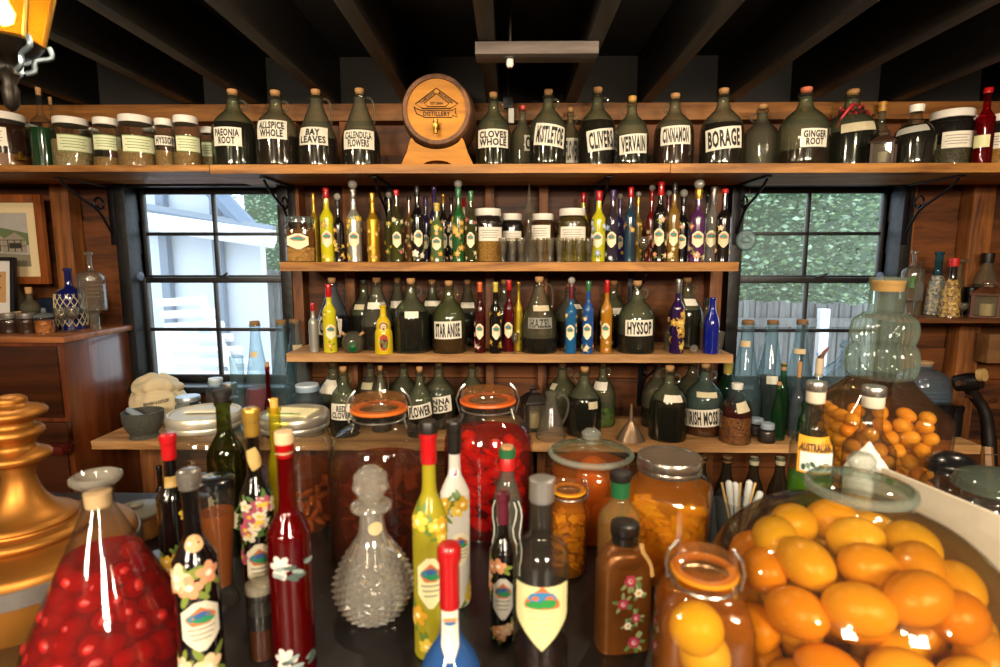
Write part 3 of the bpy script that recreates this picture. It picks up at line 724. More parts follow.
JAR = [(0, 0), (.9, 0), (.98, .015), (1, .05), (1, .3), (1, .70), (.95, .775), (.84, .82), (.80, .85), (.80, .85), (.80, .97), (.80, .97)]
def jar(c, w, yt, Y, z0, label, lid=m_whitelid, fillh=.5, fillm=None, liq=None, lab=None, text=None, name='storage_jar', g=G_CLEAR, group=None, green=False, square=0, lidk=.86, ink='23201c', yc=None, capn='lid', labm=None, fills=.5):
    t = T(name, label, 'jar', c, yt, w, Y, z0, group, yc=yc)
    t.prof(JAR); h, r = t.h, t.r
    if square: t.r /= 1.08; t.prof(JAR); t.shape = sq(square, t.face)
    t.body('glass_body', glass(**g))
    if fillm: t.fill('contents', fillm, fillh*h, k=.972)
    if liq: t.fill('liquid', liq[0], liq[1]*h, z0=(fillh*h+.0005 if fillm else None), k=.97)
    if lid:
        k = lidk*r; t.lath(capn, [(0, .865*h), (k*.97, .865*h), (k, .875*h), (k, .975*h), (k*.96, h), (0, h)], lid, 24)
    if lab:
        o = t.label(*lab, lines=text, mat=labm or (paint('d9dcb8', .55) if green else m_paper), ink=ink, fills=fills)
        if not text:
            phi, hw, za, zb = t.rect_px(*lab); mb = MB(); H = zb-za
            for i in range(4): t.patch(mb, phi-hw*.1/t.R(za), za+H*(.74-.17*i), za+H*(.79-.17*i), hw*(.72 if i % 2 == 0 else .6), 1, 6, .0013)
            if green:
                for a, b in ((0, .05), (.95, 1)): t.patch(mb, phi, za+H*a, za+H*b, hw, 1, 8, .0013)
            mb.build('printed_lines', paint('7d9a5a' if green else '8d8a84', .6), o)
    return t
seeds_t = granular('a8864a', '6b4a22', 260); seeds_y = granular('c79436', '7d4f14', 240); seeds_p = granular('b8a578', '7a6338', 200); herbs = granular('6e6a3a', '3c3a1e', 180)
wl = 'white lidded jar'
jar(3, 46, 114, Y1, SH1, 'big jar of amber brown infusion at the far left end of the top shelf', fillh=.25, fillm=paint('7a4a14', .5), liq=(paint('2c1006', .12, coat=.4), .82), lab=(-10, 126, 6, 145))
jar(72.5, 35, 119, Y1, SH1, 'wide white lidded jar of pale dried slices with a green bordered label', fillh=.55, fillm=seeds_p, lab=(61, 134, 90, 151), green=True)
jar(107.5, 26, 119, Y1, SH1, 'white lidded jar with the smallest filling between two wide jars', fillh=.22, fillm=seeds_t, lab=(95, 134.5, 118.5, 150), green=True)
jar(137, 35, 117, Y1, SH1, 'wide white lidded jar one third full of golden seeds', fillh=.34, fillm=seeds_t, lab=(125.5, 135, 154, 152), green=True)
jar(165, 19, 119.5, Y1, SH1, 'narrow jar with a dark lettered HYSSOP label among the seed jars', fillh=.36, fillm=seeds_t, lab=(155, 135.5, 174, 145), text=['HYSSOP'], fills=.75)
jar(187, 26, 117, Y1, SH1, 'white lidded jar beside the narrow hyssop jar and left of the paeonia jug', fillh=.30, fillm=seeds_t, lab=(178, 135.5, 202.5, 151.5), green=True)
jar(210, 18, 128, Y1+.11, SH1, 'small jar tucked behind the left side of the paeonia jug', fillh=.6, fillm=seeds_p, lab=(203, 142, 215, 157), green=True)
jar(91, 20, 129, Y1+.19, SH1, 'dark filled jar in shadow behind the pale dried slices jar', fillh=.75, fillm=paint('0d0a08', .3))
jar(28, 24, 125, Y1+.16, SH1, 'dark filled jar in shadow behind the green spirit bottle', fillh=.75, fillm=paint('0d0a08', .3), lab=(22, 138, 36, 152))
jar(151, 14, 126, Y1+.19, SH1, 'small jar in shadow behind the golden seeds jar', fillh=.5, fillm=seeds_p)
# tall clear bottle of green liquor with a narrow neck
def plainbottle(c, w, yt, Y, z0, label, prof, g, parts=(), liq=None, cork=None, name='glass_bottle', cat='bottle', group=None, yc=None, seg=24):
    t = T(name, label, cat, c, yt, w, Y, z0, group, yc=yc); t.prof(prof)
    t.body('glass_body', glass(**g) if isinstance(g, dict) else g, seg=seg)
    if liq: t.fill('liquid', liq[0], liq[1]*t.h)
    if cork:
        k, z0_, z1_ = cork[1:4]; h, r = t.h, t.r
        t.lath(cork[4] if len(cork) > 4 else 'cork', [(0, z0_*h), (k*r, z0_*h), (k*r*1.08, (z0_+z1_)/2*h), (k*r*1.1, z1_*h*.995), (k*r, z1_*h), (0, z1_*h)], cork[0], 14)
    return t
TALLNECK = [(0, 0), (.9, 0), (1, .02), (1, .3), (1, .48), (.92, .56), (.6, .62), (.3, .67), (.24, .75), (.24, .9), (.24, .9), (.3, .905), (.3, .935), (.22, .94), (.22, .94)]
t = plainbottle(42, 22, 87, Y1, SH1, 'clear bottle of green spirit with a long thin neck and brass tap', TALLNECK, G_CLEAR, liq=(paint('073a1c', .1, coat=.3), .50), cork=(m_cork, .2, .9, 1.0))
mb = MB().tube([(-.035, -.045, .035), (-.075, -.055, .035)], .005).box(-.058, -.058, .035, -.05, -.048, .062); mb.build('brass_tap', paint('b08a32', .3, .9), t.root)
plainbottle(53.5, 11, 97, Y1+.10, SH1, 'small corked clear bottle behind the green spirit bottle', TALLNECK, G_CLEAR, cork=(m_cork, .26, .9, 1.0))
# right end of the top shelf
plainbottle(880, 17, 102, Y1+.19, SH1, 'green bottle with gold cork behind the small display lantern', [(0, 0), (.9, 0), (1, .03), (1, .5), (.6, .65), (.4, .72), (.38, .92), (.38, .92), (.45, .93), (.45, .95), (.4, .95), (.4, .95)], G_GREEN, cork=(paint('c28a2c', .4), .42, .87, 1.0))
mk_ = plainbottle(914.5, 37, 105, Y1-.04, SH1, 'black filled flagon with white screw cap beside the display lantern', JUG, dict(G_GREY, dust_glow=.05), liq=(paint('060505', .1, coat=.4), .66), cork=(m_whitelid, .33, .88, 1.0, 'screw_cap'), name='flagon')
mk_.label(897, 125, 926, 132, mat=paint('a9a79e', .6), tilt=.1)
jar(950, 41, 112, Y1+.04, SH1, 'wide white lidded jar of black liquid with a white printed label', fillh=.4, fillm=granular('4d4420', '1f1c0c', 150), liq=(paint('0a0708', .1, coat=.4), .85), lab=(943.5, 131, 969, 147.5), lidk=.9)
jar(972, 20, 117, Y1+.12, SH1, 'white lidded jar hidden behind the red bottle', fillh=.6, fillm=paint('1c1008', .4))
jar(999, 26, 115, Y1, SH1, 'white lidded jar of yellow seeds at the right end of the top shelf', fillh=.42, fillm=seeds_y, liq=(paint('1a0d08', .1), .8), lab=(988, 132, 1003, 148))
t = deco(984.5, 16.5, 88, Y1-.07, SH1, 'glossy red bottle with a red cap near the right end of the top shelf', '7a0a14', 'red', None, None, capf=.07, mat=glass(tint='d81a2c', edge='5a0610', dust_glow=.12, dcol='8a0f1c'), yc=128)
t.fill('liquid', liquid('c8121f', '8a0a14', .5), t.h*.62); t.label(973, 134.5, 988, 147, mat=paint('d9d8a4', .5))
# jars and glasses on the middle shelf
t = jar(300.5, 31, 217, Y2-.01, SH2, 'square clear jar of golden nuts in oil with a hexagonal label', fillh=.32, fillm=granular('c08a2c', '8a5a18', 90), liq=(liquid('d89a2c', 'a86a14', .4), .72), square=5, lid=glass(tint='dde8e8', edge='8aa0a4', dust_glow=.25, dcol='a9b8bc'), lidk=.9)
t.hexlabel(t.face-.15, t.h*.28, t.h*.62, t.r*.62, 0)
jar(488, 31, 209, Y2+.055, SH2, 'jar of golden seeds in dark liquor with a white label left of the decanter', fillh=.55, fillm=seeds_y, liq=(paint('1c0c06', .12), .84), lab=(479, 227, 502, 241), lidk=.84)
jar(511.5, 24, 214, Y2b+.05, SH2, 'black filled jar with white lid just left of the decanter', fillh=.4, fillm=paint('140e0a', .4), liq=(paint('0a0808', .1), .85), lab=(502, 231, 521, 241))
jar(542.5, 25, 214, Y2b, SH2, 'white lidded jar of amber grains just right of the decanter', fillh=.5, fillm=seeds_t, liq=(paint('4a2a10', .2), .84), lab=(532, 225, 550, 239.5))
jar(572, 31, 209, Y2+.06, SH2, 'jar of yellow preserve with a large white label right of the decanter', fillh=.5, fillm=granular('a8982c', '5f5a18', 130), liq=(paint('4a3c14', .2), .84), lab=(561, 226.5, 585, 240.5), lidk=.84)
DEC = [(0, 0), (.85, 0), (1, .015), (.98, .06), (.78, .16), (.52, .27), (.3, .38), (.2, .48), (.19, .55), (.19, .55), (.42, .56), (.42, .575), (.18, .585), (.18, .6), (.34, .61), (.46, .66), (.4, .71), (.2, .75), (.26, .79), (.16, .86), (.07, .94), (0, 1.0)]
plainbottle(529, 21, 182, Y2+.01, SH2, 'clear glass decanter with a tall pointed stopper on the middle shelf', DEC, dict(tint='eeeae0', edge='8d8878', dust_glow=.14, dcol='b0a894'), name='decanter', cat='decanter')
SHOT = [(0, 0), (.62, 0), (.66, .05), (.5, .14), (.48, .2), (.62, .34), (.82, .6), (1, 1.0), (1, 1.0), (.94, 1.0), (.76, .6), (.5, .36), (0, .33)]
def glasses(c, w, yt, Y, z0, label, prof, group=None, name='shot_glass', g=None, yc=None):
    t = T(name, label, 'glass', c, yt, w, Y, z0, group, yc=yc); t.prof(prof, 2)
    t.root['label'] = label; v, f = lathe(t.pf, 16)
    o = mk(name+'_bowl' if 0 else 'glass_bowl', v, f, glass(**(g or dict(tint='f2efe6', edge='77736a', dust_glow=.10, dcol='c2baa8', refl=1.5))), t.root); return t
for i, (c, nm) in enumerate(((503, 'leftmost shot glass of the row, in front of the seed jar'), (512.5, 'shot glass in front of the black filled jar, nearest its left edge'), (521, 'shot glass standing directly left of the decanter foot'), (540.5, 'shot glass standing directly right of the decanter foot'), (550, 'second shot glass right of the decanter foot'), (559.5, 'shot glass in front of the left edge of the yellow preserve jar'), (569, 'shot glass in front of the middle of the yellow preserve jar'), (579, 'shot glass in front of the right edge of the yellow preserve jar'), (589, 'rightmost shot glass of the row, beside the yellow bottle'))):
    glasses(c, 9, 238.5, 2.285, SH2, nm, SHOT, 'shot glasses in front of the jars')
GOB = [(0, 0), (.62, 0), (.62, .03), (.12, .08), (.1, .4), (.3, .48), (.8, .6), (1, .8), (.92, 1), (.92, 1), (.86, 1), (.9, .8), (.7, .62), (0, .52)]
glasses(643.5, 11, 237, 2.285, SH2, 'small stemmed goblet in front of the dark gold bottle', GOB, name='goblet')

# --- thick shelf
Y3, Y3b = 2.29, 2.46
t = deco(313.5, 9.5, 303, Y3-.02, SH3, 'small silver bottle with red cap at the left end of the thick shelf', '9a9892', 'red', None, capf=.16, mat=paint('a3a19a', .3, .5)); 
deco(329.5, 13.5, 284, Y3-.03, SH3, 'yellow flowered bottle with red wax cap in front of the bluish jug', 'c8bc24', 'red', 'yellow', 1, capf=.19)
MAT = [(0, 0), (.92, 0), (1, .02), (1, .2), (.96, .42), (.8, .5), (.82, .56), (.72, .66), (.42, .74), (.34, .8), (.3, .93), (.3, .93), (.38, .94), (.38, .97), (.0, .98)]
t = plainbottle(383.5, 18, 304, Y3-.05, SH3, 'yellow bottle painted with a nesting doll figure', MAT, gloss('d3b31c'), name='painted_bottle')
MB().lathe([(0, -.011), (.008, -.008), (.0115, 0), (.008, .008), (0, .011)], 14, 0, Matrix.Translation((0, 0, t.h*1.02))).build('stopper', glass(tint='dcdcd4', edge='8c8c86', dust_glow=.25, dcol='c0bcb0'), t.root)
mb = MB(); f = t.face; h = t.h; r = t.r
t.blob(mb, f, .33*h, r*.66, .29*h, 0, 0, .0008); t.blob(mb, f, .24*h, r*.5, .17*h, 0, 1, .0012); t.blob(mb, f, .56*h, r*.46, .085*h, 0, 2, .0016); t.blob(mb, f, .555*h, r*.33, .06*h, 0, 3, .002)
for dx in (-.12, .12): t.blob(mb, f+dx, .565*h, r*.06, .009*h, 0, 4, .0026)
t.blob(mb, f, .53*h, r*.07, .008*h, 0, 1, .0026)
for q in range(5): t.blob(mb, f+.3*math.cos(q*1.26), .22*h+.06*h*math.sin(q*1.26), r*.16, .045*h, q, 2 if q % 2 else 5, .002)
mb.build('doll_print', [paint('d9c23a', .4), paint('a8231c', .4), paint('3a2618', .4), paint('e6bf94', .5), paint('20140e', .4), paint('4f7a34', .4)], t.root)
# glass flask with three short corked spouts
t = T('round_flask', 'small round glass flask with green ball and corked spouts in front of the dark jugs', 'flask', 353, 331, 22, Y3-.03, SH3)
R = t.r; t.prof([(0, 0), (.6, 0), (.9, .2), (1, .45), (.9, .72), (.6, .93), (0, 1)]); t.body('glass_body', glass(**G_GREY))
for s in (-1, 1):
    MB().lathe([(0, 0), (.006, 0), (.0065, .022), (0, .022)], 10, 0, Matrix.Translation((s*R*.62, -.004, t.h*.8)) @ Matrix.Rotation(s*.95, 4, 'Y')).build('cork', m_cork, t.root)
t = plainbottle(353, 11, 341, 2.238, SH3, 'green glass ball in front of the small round flask', [(0, 0), (.5, .07), (.87, .27), (1, .5), (.87, .77), (.5, .95), (0, 1)], paint('0c5a2e', .08, coat=.8), name='glass_ball', cat='ball'); t.root['label'] = 'small green glass ball in front of the dark jugs'
jug(411.5, 36, 279, Y3, SH3, 'green glass jug of black liquid between nesting doll bottle and star anise jug', liq=.56, lc='060505', lab=(405, 311.5, 418, 318), corkh=.06, sediment=(paint('3a2a14', .6), .03))
jug(449, 33.5, 281, Y3-.01, SH3, 'green glass jug labelled STAR ANISE on the thick shelf', g=dict(G_GREEN, dust_glow=.28, dcol='7d7f5a'), liq=.24, lc='4a2e16', lab=(434, 321.5, 461, 339), text=['STAR ANISE'], tilt=.03)
deco(480, 11, 282, Y3-.03, SH3, 'dark red flowered bottle with orange cap right of the star anise jug', '3a0d0c', 'orange', 'pink', 1)
deco(495.5, 11.5, 282, Y3-.04, SH3, 'black flowered bottle with dull yellow cap on the thick shelf', '100e0c', 'yellow', 'gold', 1)
deco(509, 11.5, 280, Y3, SH3, 'deep red bottle with red cap and cream hexagonal label', '4a0810', 'red', None, 1)
deco(518.5, 8, 282, Y3+.02, SH3, 'slim gold bottle left of the hazel jug', 'b8a428', 'gold', 'yellow', mat=paint('b59a26', .3, .5))
glasses(515, 7, 333, 2.235, SH3, 'tiny stemmed glass in front of the slim gold bottle', GOB, name='goblet')
jug(333, 33, 278, Y3b-.04, SH3, 'large bluish jug with a lettered label behind the yellow bottle', g=dict(tint='dfe8ee', edge='8ba3b5', dust_glow=.14, dcol='93a0ac'), liq=.46, lc='0c0808', lab=(317.5, 318, 341, 336), text=['CHIA'], hand='R', shape='cone', tilt=-.12)
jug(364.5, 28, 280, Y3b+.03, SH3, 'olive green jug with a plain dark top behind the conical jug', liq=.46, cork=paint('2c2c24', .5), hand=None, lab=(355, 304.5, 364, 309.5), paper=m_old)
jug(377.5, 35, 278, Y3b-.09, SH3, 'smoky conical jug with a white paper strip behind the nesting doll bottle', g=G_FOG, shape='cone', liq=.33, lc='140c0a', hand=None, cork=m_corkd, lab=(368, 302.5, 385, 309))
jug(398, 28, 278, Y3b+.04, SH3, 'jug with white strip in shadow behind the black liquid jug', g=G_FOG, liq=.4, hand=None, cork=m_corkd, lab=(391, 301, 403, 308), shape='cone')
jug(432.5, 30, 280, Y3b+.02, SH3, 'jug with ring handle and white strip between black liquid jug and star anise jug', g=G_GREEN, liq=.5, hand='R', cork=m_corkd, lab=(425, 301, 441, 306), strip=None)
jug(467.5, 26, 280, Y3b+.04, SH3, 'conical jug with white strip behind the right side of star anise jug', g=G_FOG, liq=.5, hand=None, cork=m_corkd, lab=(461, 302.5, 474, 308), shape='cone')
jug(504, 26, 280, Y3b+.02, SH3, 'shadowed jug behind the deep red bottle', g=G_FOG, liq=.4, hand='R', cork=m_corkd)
jug(539, 36, 277, Y3, SH3, 'conical clear jug with a faded HAZEL label', g=dict(G_GREY, dust_glow=.16), shape='cone', liq=.20, lc='0c0a08', lab=(528.5, 318, 551.5, 328.5), text=['HAZEL'], paper=paint('85827a', .5), ink='2a2824', strip=(533.5, 305.5, 548.5, 311), cork=m_cork)
jug(570, 36, 284, Y3b-.02, SH3, 'wide smoky jug behind the blue bottle with round stopper', g=G_FOG, liq=.42, hand='L', cork=m_corkd, lab=(574, 304.5, 581, 309))
deco(571, 11.5, 275, Y3-.04, SH3, 'bright blue gold flowered bottle with maroon neck and round glass stopper', '1b5a8a', 'maroon', 'cream', 1, ball=True, capf=.22)
deco(588, 11.5, 281, Y3-.04, SH3, 'blue bottle with dark green cap and pale hexagonal label', '1f4c8c', 'green', 'cream', 1)
deco(606.5, 11.5, 280, Y3-.03, SH3, 'orange yellow flowered bottle with red cap left of the hyssop jug', 'a8701a', 'red', 'cream', 1, capf=.17)
jug(613, 30, 281, Y3b, SH3, 'jug of dark liquid behind the orange yellow bottle', g=G_GREEN, liq=.55, hand=None, cork=m_corkd, lab=(613, 308, 622, 314))
jug(636.5, 36.5, 281, Y3, SH3, 'green glass jug labelled HYSSOP on the thick shelf', g=dict(G_GREEN, dust_glow=.22), liq=.26, lc='14100c', lab=(626, 320, 654, 336), text=['HYSSOP'], tilt=.02)
deco(677.5, 14, 279, Y3-.03, SH3, 'deep violet bottle with gold painted flowers and a silver cap', '27123f', 'silver', 'gold', 0, capf=.19, fs=.36, fn=20)
jug(686, 34, 278, Y3b-.04, SH3, 'dark jug with a slanted paper strip behind the deep violet bottle', g=G_GREEN, liq=.55, lc='0c0a08', hand='R', cork=m_corkd, lab=(685, 299, 698, 305.5))
plainbottle(668.5, 8, 317, Y3+.04, SH3, 'tiny corked green bottle left of the deep violet bottle', TALLNECK, G_GREEN, cork=(m_cork, .35, .86, 1.0))
COLA = [(0, 0), (.9, 0), (1, .03), (1, .3), (1, .5), (.85, .62), (.55, .74), (.42, .82), (.38, .95), (.38, .95), (.46, .955), (.46, .985), (.36, .99), (.36, .99)]
plainbottle(706, 11, 298, Y3+.05, SH3, 'clear bottle with black cap behind the cobalt bottle', COLA, G_GREY, liq=(paint('6a3c1c', .2), .45), cork=(paint('14110f', .4), .48, .86, 1.0, 'cap'))
plainbottle(711.5, 15, 297, Y3-.03, SH3, 'cobalt blue glass bottle at the right end of the thick shelf', COLA, paint('0c1c7a', .06, coat=1.0, bump=.15, var=.3, vscale=90))
glasses(720.5, 7, 332, Y3-.03, SH3, 'shot glass beside the cobalt blue bottle', SHOT)
t = T('glass_stopper', 'round clear glass stopper lying on the thick shelf beside the violet bottle', 'stopper', 694, 340.5, 9, 2.262, SH3)
MB().lathe([(0, -.008), (.013, -.008), (.017, -.004), (.017, .004), (.013, .008), (0, .008)], 18, 0, Matrix.Translation((0, 0, .0172)) @ Matrix.Rotation(PI/2, 4, 'X')).build('disc', glass(tint='dcd8ce', edge='8a867c', dust_glow=.3, dcol='b8b2a6'), t.root)
MB().lathe([(0, 0), (.007, 0), (.006, .014), (0, .014)], 12, 0, Matrix.Translation((0, .008, .0172)) @ Matrix.Rotation(-PI/2, 4, 'X')).build('stem', glass(tint='dcd8ce', edge='8a867c', dust_glow=.3, dcol='b8b2a6'), t.root)
# ================================================================== LOW SHELF
Y4, Y4b = 2.24, 2.40
jug(344, 29, 367, Y4-.02, SH4, 'green glass jug labelled RED CLOVER on the low shelf', liq=.3, lc='0c0807', lab=(329.5, 404, 352, 420), text=['RED', 'CLOVER'], tilt=-.03, yc=395)
jug(334, 34, 361, Y4b-.02, SH4, 'green jug with a plain white paper label behind the RED CLOVER jug', liq=.4, hand=None, cork=m_corkd, lab=(321, 381, 337, 393), tilt=-.05)
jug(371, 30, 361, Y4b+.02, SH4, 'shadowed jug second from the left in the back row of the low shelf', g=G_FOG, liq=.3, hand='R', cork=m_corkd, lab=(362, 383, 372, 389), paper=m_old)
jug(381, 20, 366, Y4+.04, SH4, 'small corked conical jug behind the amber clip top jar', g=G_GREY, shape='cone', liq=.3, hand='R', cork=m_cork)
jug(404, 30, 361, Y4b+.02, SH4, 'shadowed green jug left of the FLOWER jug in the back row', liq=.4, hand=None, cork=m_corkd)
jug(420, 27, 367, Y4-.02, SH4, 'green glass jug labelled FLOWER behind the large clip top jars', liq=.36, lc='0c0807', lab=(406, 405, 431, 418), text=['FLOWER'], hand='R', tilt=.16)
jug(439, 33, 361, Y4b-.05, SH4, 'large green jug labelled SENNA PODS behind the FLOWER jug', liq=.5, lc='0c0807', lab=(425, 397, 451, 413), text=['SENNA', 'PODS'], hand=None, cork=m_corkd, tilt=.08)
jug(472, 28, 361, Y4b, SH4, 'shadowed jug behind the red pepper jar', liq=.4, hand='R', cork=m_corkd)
jug(562, 34, 362, Y4b, SH4, 'smoky green jug behind the clear glass pitcher', g=G_GREEN, liq=.2, lc='2a2018', hand='R', cork=m_corkd, lab=(549, 384.5, 556, 390), paper=m_old)
jug(584, 35, 367, Y4+.01, SH4, 'green glass jug of black liquid right of the clear pitcher', liq=.57, lc='060505', lab=(588.5, 402, 597, 409), hand='L', paper=m_old)
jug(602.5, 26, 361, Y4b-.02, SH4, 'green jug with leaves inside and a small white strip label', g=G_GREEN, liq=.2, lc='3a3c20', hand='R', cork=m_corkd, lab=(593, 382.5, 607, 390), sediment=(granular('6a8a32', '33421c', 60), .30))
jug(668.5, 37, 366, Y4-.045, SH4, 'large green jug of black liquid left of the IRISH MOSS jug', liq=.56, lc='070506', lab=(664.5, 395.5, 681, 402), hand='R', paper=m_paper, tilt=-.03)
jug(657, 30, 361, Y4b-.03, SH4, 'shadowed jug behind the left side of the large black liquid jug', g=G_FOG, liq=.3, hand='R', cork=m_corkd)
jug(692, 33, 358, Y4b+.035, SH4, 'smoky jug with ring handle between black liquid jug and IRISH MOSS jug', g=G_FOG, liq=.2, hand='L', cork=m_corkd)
jug(704, 38, 363, Y4+.035, SH4, 'bluish green jug labelled IRISH MOSS on the low shelf', g=dict(tint='dde8e4', edge='6f8f8a', dust_glow=.16, dcol='8fa19c'), liq=.28, lc='5a2a0c', lab=(688.5, 410, 718, 427), text=['IRISH MOSS'], tilt=.09, hand='R', strip=(697.5, 392.5, 716, 397.5), corkh=.075)
PEP = [(0, 0), (.9, 0), (1, .03), (1, .3), (1, .5), (.88, .62), (.55, .76), (.38, .84), (.36, .9), (.36, .9)]
plainbottle(727, 19, 362, Y4+.23, SH4, 'green bottle with gold net and yellow foil behind the IRISH MOSS jug', COLA, glass(tint='4f8a58', edge='14381e', dust_glow=.2, dcol='3f6a48'), cork=(paint('b9a04a', .4), .45, .80, 1.0, 'foil_cap'))
t = plainbottle(736, 30, 383, Y4-.08, SH4, 'clear flagon of red liquor over brown grains with a white cap', [(0, 0), (.9, 0), (1, .03), (1, .3), (.98, .52), (.8, .66), (.5, .8), (.32, .88), (.32, .95), (.32, .95)], G_CLEAR, cork=(m_whitelid, .34, .9, 1.0, 'screw_cap'), name='flagon')
t.fill('contents', granular('9a5a1c', '4a220a', 110), t.h*.45, k=.972); t.fill('liquid', liquid('8a1208', '5a0a05', .6), t.h*.62, z0=t.h*.452); t.label(737, 402.5, 749, 412, mat=m_old, tilt=.2)
LJ = [(0, 0), (.8, 0), (.98, .1), (1, .35), (.92, .6), (.75, .7), (.72, .75), (.72, .75)]
for c, yt, Y, nm in ((756, 418, Y4-.005, 'small spice jar with pale lid beside the red flagon'), (767, 423, Y4-.09, 'small spice jar with pale lid at the edge of the low shelf, nearest the front')):
    t = T('spice_jar', nm, 'jar', c, yt, 17, Y, SH4, 'small spice jars'); t.prof(LJ); t.body('glass_body', glass(**G_CLEAR)); t.fill('contents', paint('24130c', .6), t.h*.6)
    t.lath('lid', [(0, .72*t.h), (.78*t.r, .72*t.h), (.8*t.r, .74*t.h), (.8*t.r, .97*t.h), (.74*t.r, t.h), (0, t.h)], paint('aebccb', .3, .3), 18)
# green bottles
CONEB = [(0, 0), (.92, 0), (1, .03), (.98, .1), (.7, .45), (.42, .68), (.3, .8), (.27, .92), (.27, .92), (.33, .93), (.33, .95), (.28, .95)]
gg = glass(tint='5fa66a', edge='16421f', dust_glow=.15, dcol='3f7a4a')
plainbottle(777.5, 16, 382, Y4-.05, SH4, 'small corked green conical bottle right of the spice jars', CONEB, gg, liq=(liquid('3c6a2c', '24401c', .5), .3), cork=(m_cork, .25, .88, 1.0))
plainbottle(782, 12, 363, Y4+.02, SH4, 'slim tall green bottle with cork and gold netting behind the conical one', COLA, gg, cork=(m_cork, .4, .9, 1.0))
t = plainbottle(797.5, 14, 362, Y4-.025, SH4, 'clear etched bottle with a tall wooden stopper', [(0, 0), (.85, 0), (1, .06), (1, .4), (.8, .55), (.4, .64), (.28, .7), (.26, .86), (.26, .86)], dict(tint='cfd6dc', edge='55606c', dust_glow=.2, dcol='8f9aa6'), cork=(m_cork, .28, .8, 1.0, 'wooden_stopper'))
t = plainbottle(804.5, 13, 400, Y4-.087, SH4, 'small green round shouldered bottle with a glass ball stopper', [(0, 0), (.9, 0), (1, .08), (1, .35), (.85, .55), (.5, .66), (.35, .75), (.55, .82), (.6, .9), (.4, .98), (0, 1)], gg)
# tall pale blue water bottles
TALL = [(0, 0), (.9, 0), (1, .015), (1, .1), (.97, .3), (.78, .5), (.52, .7), (.36, .86), (.33, .95), (.33, .95), (.4, .953), (.4, .975), (.34, .978), (.34, .978)]
gb = dict(tint='dceef2', edge='8fb6c4', dust_glow=.14, dcol='93b9c8')
def tallb(c, w, yt, Y, label, liq=None, ring=None, labp=None, yc=None):
    t = plainbottle(c, w, yt, Y, SH4, label, TALL, gb, liq=liq, cork=(m_corkd, .33, .955, 1.0), name='water_bottle', group='tall pale blue bottles in front of the windows', yc=yc)
    if ring: t.label(*ring, mat=paint('cbb48a', .6), name='paper_band')
    if labp: t.label(*labp)
    return t
m_rl = liquid('c01414', 'a01010', .75)
tallb(257, 27, 321, Y4-.02, 'tall pale blue bottle half full of red liquor in front of the left window', (m_rl, .42), (251, 352, 257, 357), yc=365)
tallb(283, 28, 320, Y4+.085, 'tall pale blue bottle with a cork between red liquor bottle and shelf end', (paint('0e0c14', .1), .14), None, yc=365)
tallb(297, 28, 319, Y4+.215, 'tall pale blue bottle with a pale stopper behind the white lidded jar', None, (293, 345, 302, 350), yc=365)
tallb(745.5, 32, 320, Y4+.10, 'tall pale blue bottle with white neck band, leftmost before the right window', (liquid('6a4a1c', '3a2408', .6), .28), (741, 341, 750, 347), yc=370)
tallb(770, 30, 320, Y4+.21, 'tall pale blue bottle with a square label and red brown liquor', (liquid('6a2408', '3a1004', .7), .44), None, (767, 376, 777, 384), yc=370)
tallb(799, 30, 319.5, Y4+.095, 'tall pale blue bottle with tan neck band behind the etched bottle', (liquid('30203a', '140c18', .7), .4), (795, 349, 805, 354), yc=370)
plainbottle(269, 10, 362, Y4-.07, SH4, 'small dark red bulb shaped bottle in front of the tall blue bottles', [(0, 0), (.7, 0), (.9, .03), (1, .2), (.9, .42), (.6, .52), (.42, .58), (.4, .9), (.4, .9), (.45, .91), (.45, .94), (.35, .94)], glass(tint='a01420', edge='40060c', dust_glow=.2, dcol='700c14'), cork=(m_cork, .36, .9, 1.0), liq=(liquid('a01018', '6a080c', .6), .85))
CYL = [(0, 0), (.95, 0), (1, .01), (1, .4), (1, .99), (1, .99), (.93, 1), (.93, 1)]
plainbottle(238.5, 13, 356, Y4-.02, SH4, 'narrow clear glass tube with a dropper left of the red liquor bottle', CYL, gb, name='glass_tube', cat='glass')
jar(308, 30, 384, Y4-.01, SH4, 'bluish jar with a domed white plastic lid below the shelf end', fillh=0, g=dict(G_BLUE, tint='d5e4ea'), lidk=.75, lid=paint('c3cfde', .35))
jar(217, 19, 378, Y4+.1, SH4, 'small empty clear jar with pale lid on the low shelf under the left window', g=G_BLUE, lid=paint('c8d2d8', .3), lidk=.7)
jar(231, 16, 383, Y4+.03, SH4, 'small brown filled jar with silver lid beside the narrow glass tube', fillh=.7, fillm=paint('3a1a0e', .4), lid=paint('8a8276', .35, .7))
jar(189, 24, 396, Y4+.02, SH4, 'low jar with a grey steel lid behind the mortar', fillh=.4, fillm=paint('3a2a1c', .6), g=G_BLUE, lid=paint('aeb6ba', .3, .7), lidk=.95)
# mortar and pestle
t = T('mortar', 'dark speckled stone mortar on the low shelf by the cloth sack', 'mortar', 143.5, 411, 37, Y4-.06, SH4)
t.prof([(0, 0), (.66, 0), (.7, .04), (.66, .15), (.8, .3), (.97, .62), (1, .95), (1, 1.0), (.9, 1.0), (.84, .8), (.5, .4), (0, .32)]); t.body('bowl', granular('5e5f55', '24241f', 380, .7))
a = t.root.location+Vector((-.055, -.012, t.h*1.12)); b = t.root.location+Vector((.022, .0, t.h*.56))
e = empty('pestle', a, label='grey stone pestle resting in the mortar', cat='pestle'); d = b-a
MB().tube([d*x for x in (0, .06, .3, .6, .85, 1)], [.006, .0115, .013, .015, .018, .012], 14).build('pestle_rod', paint('77828c', .55, var=.2, vscale=80), e)
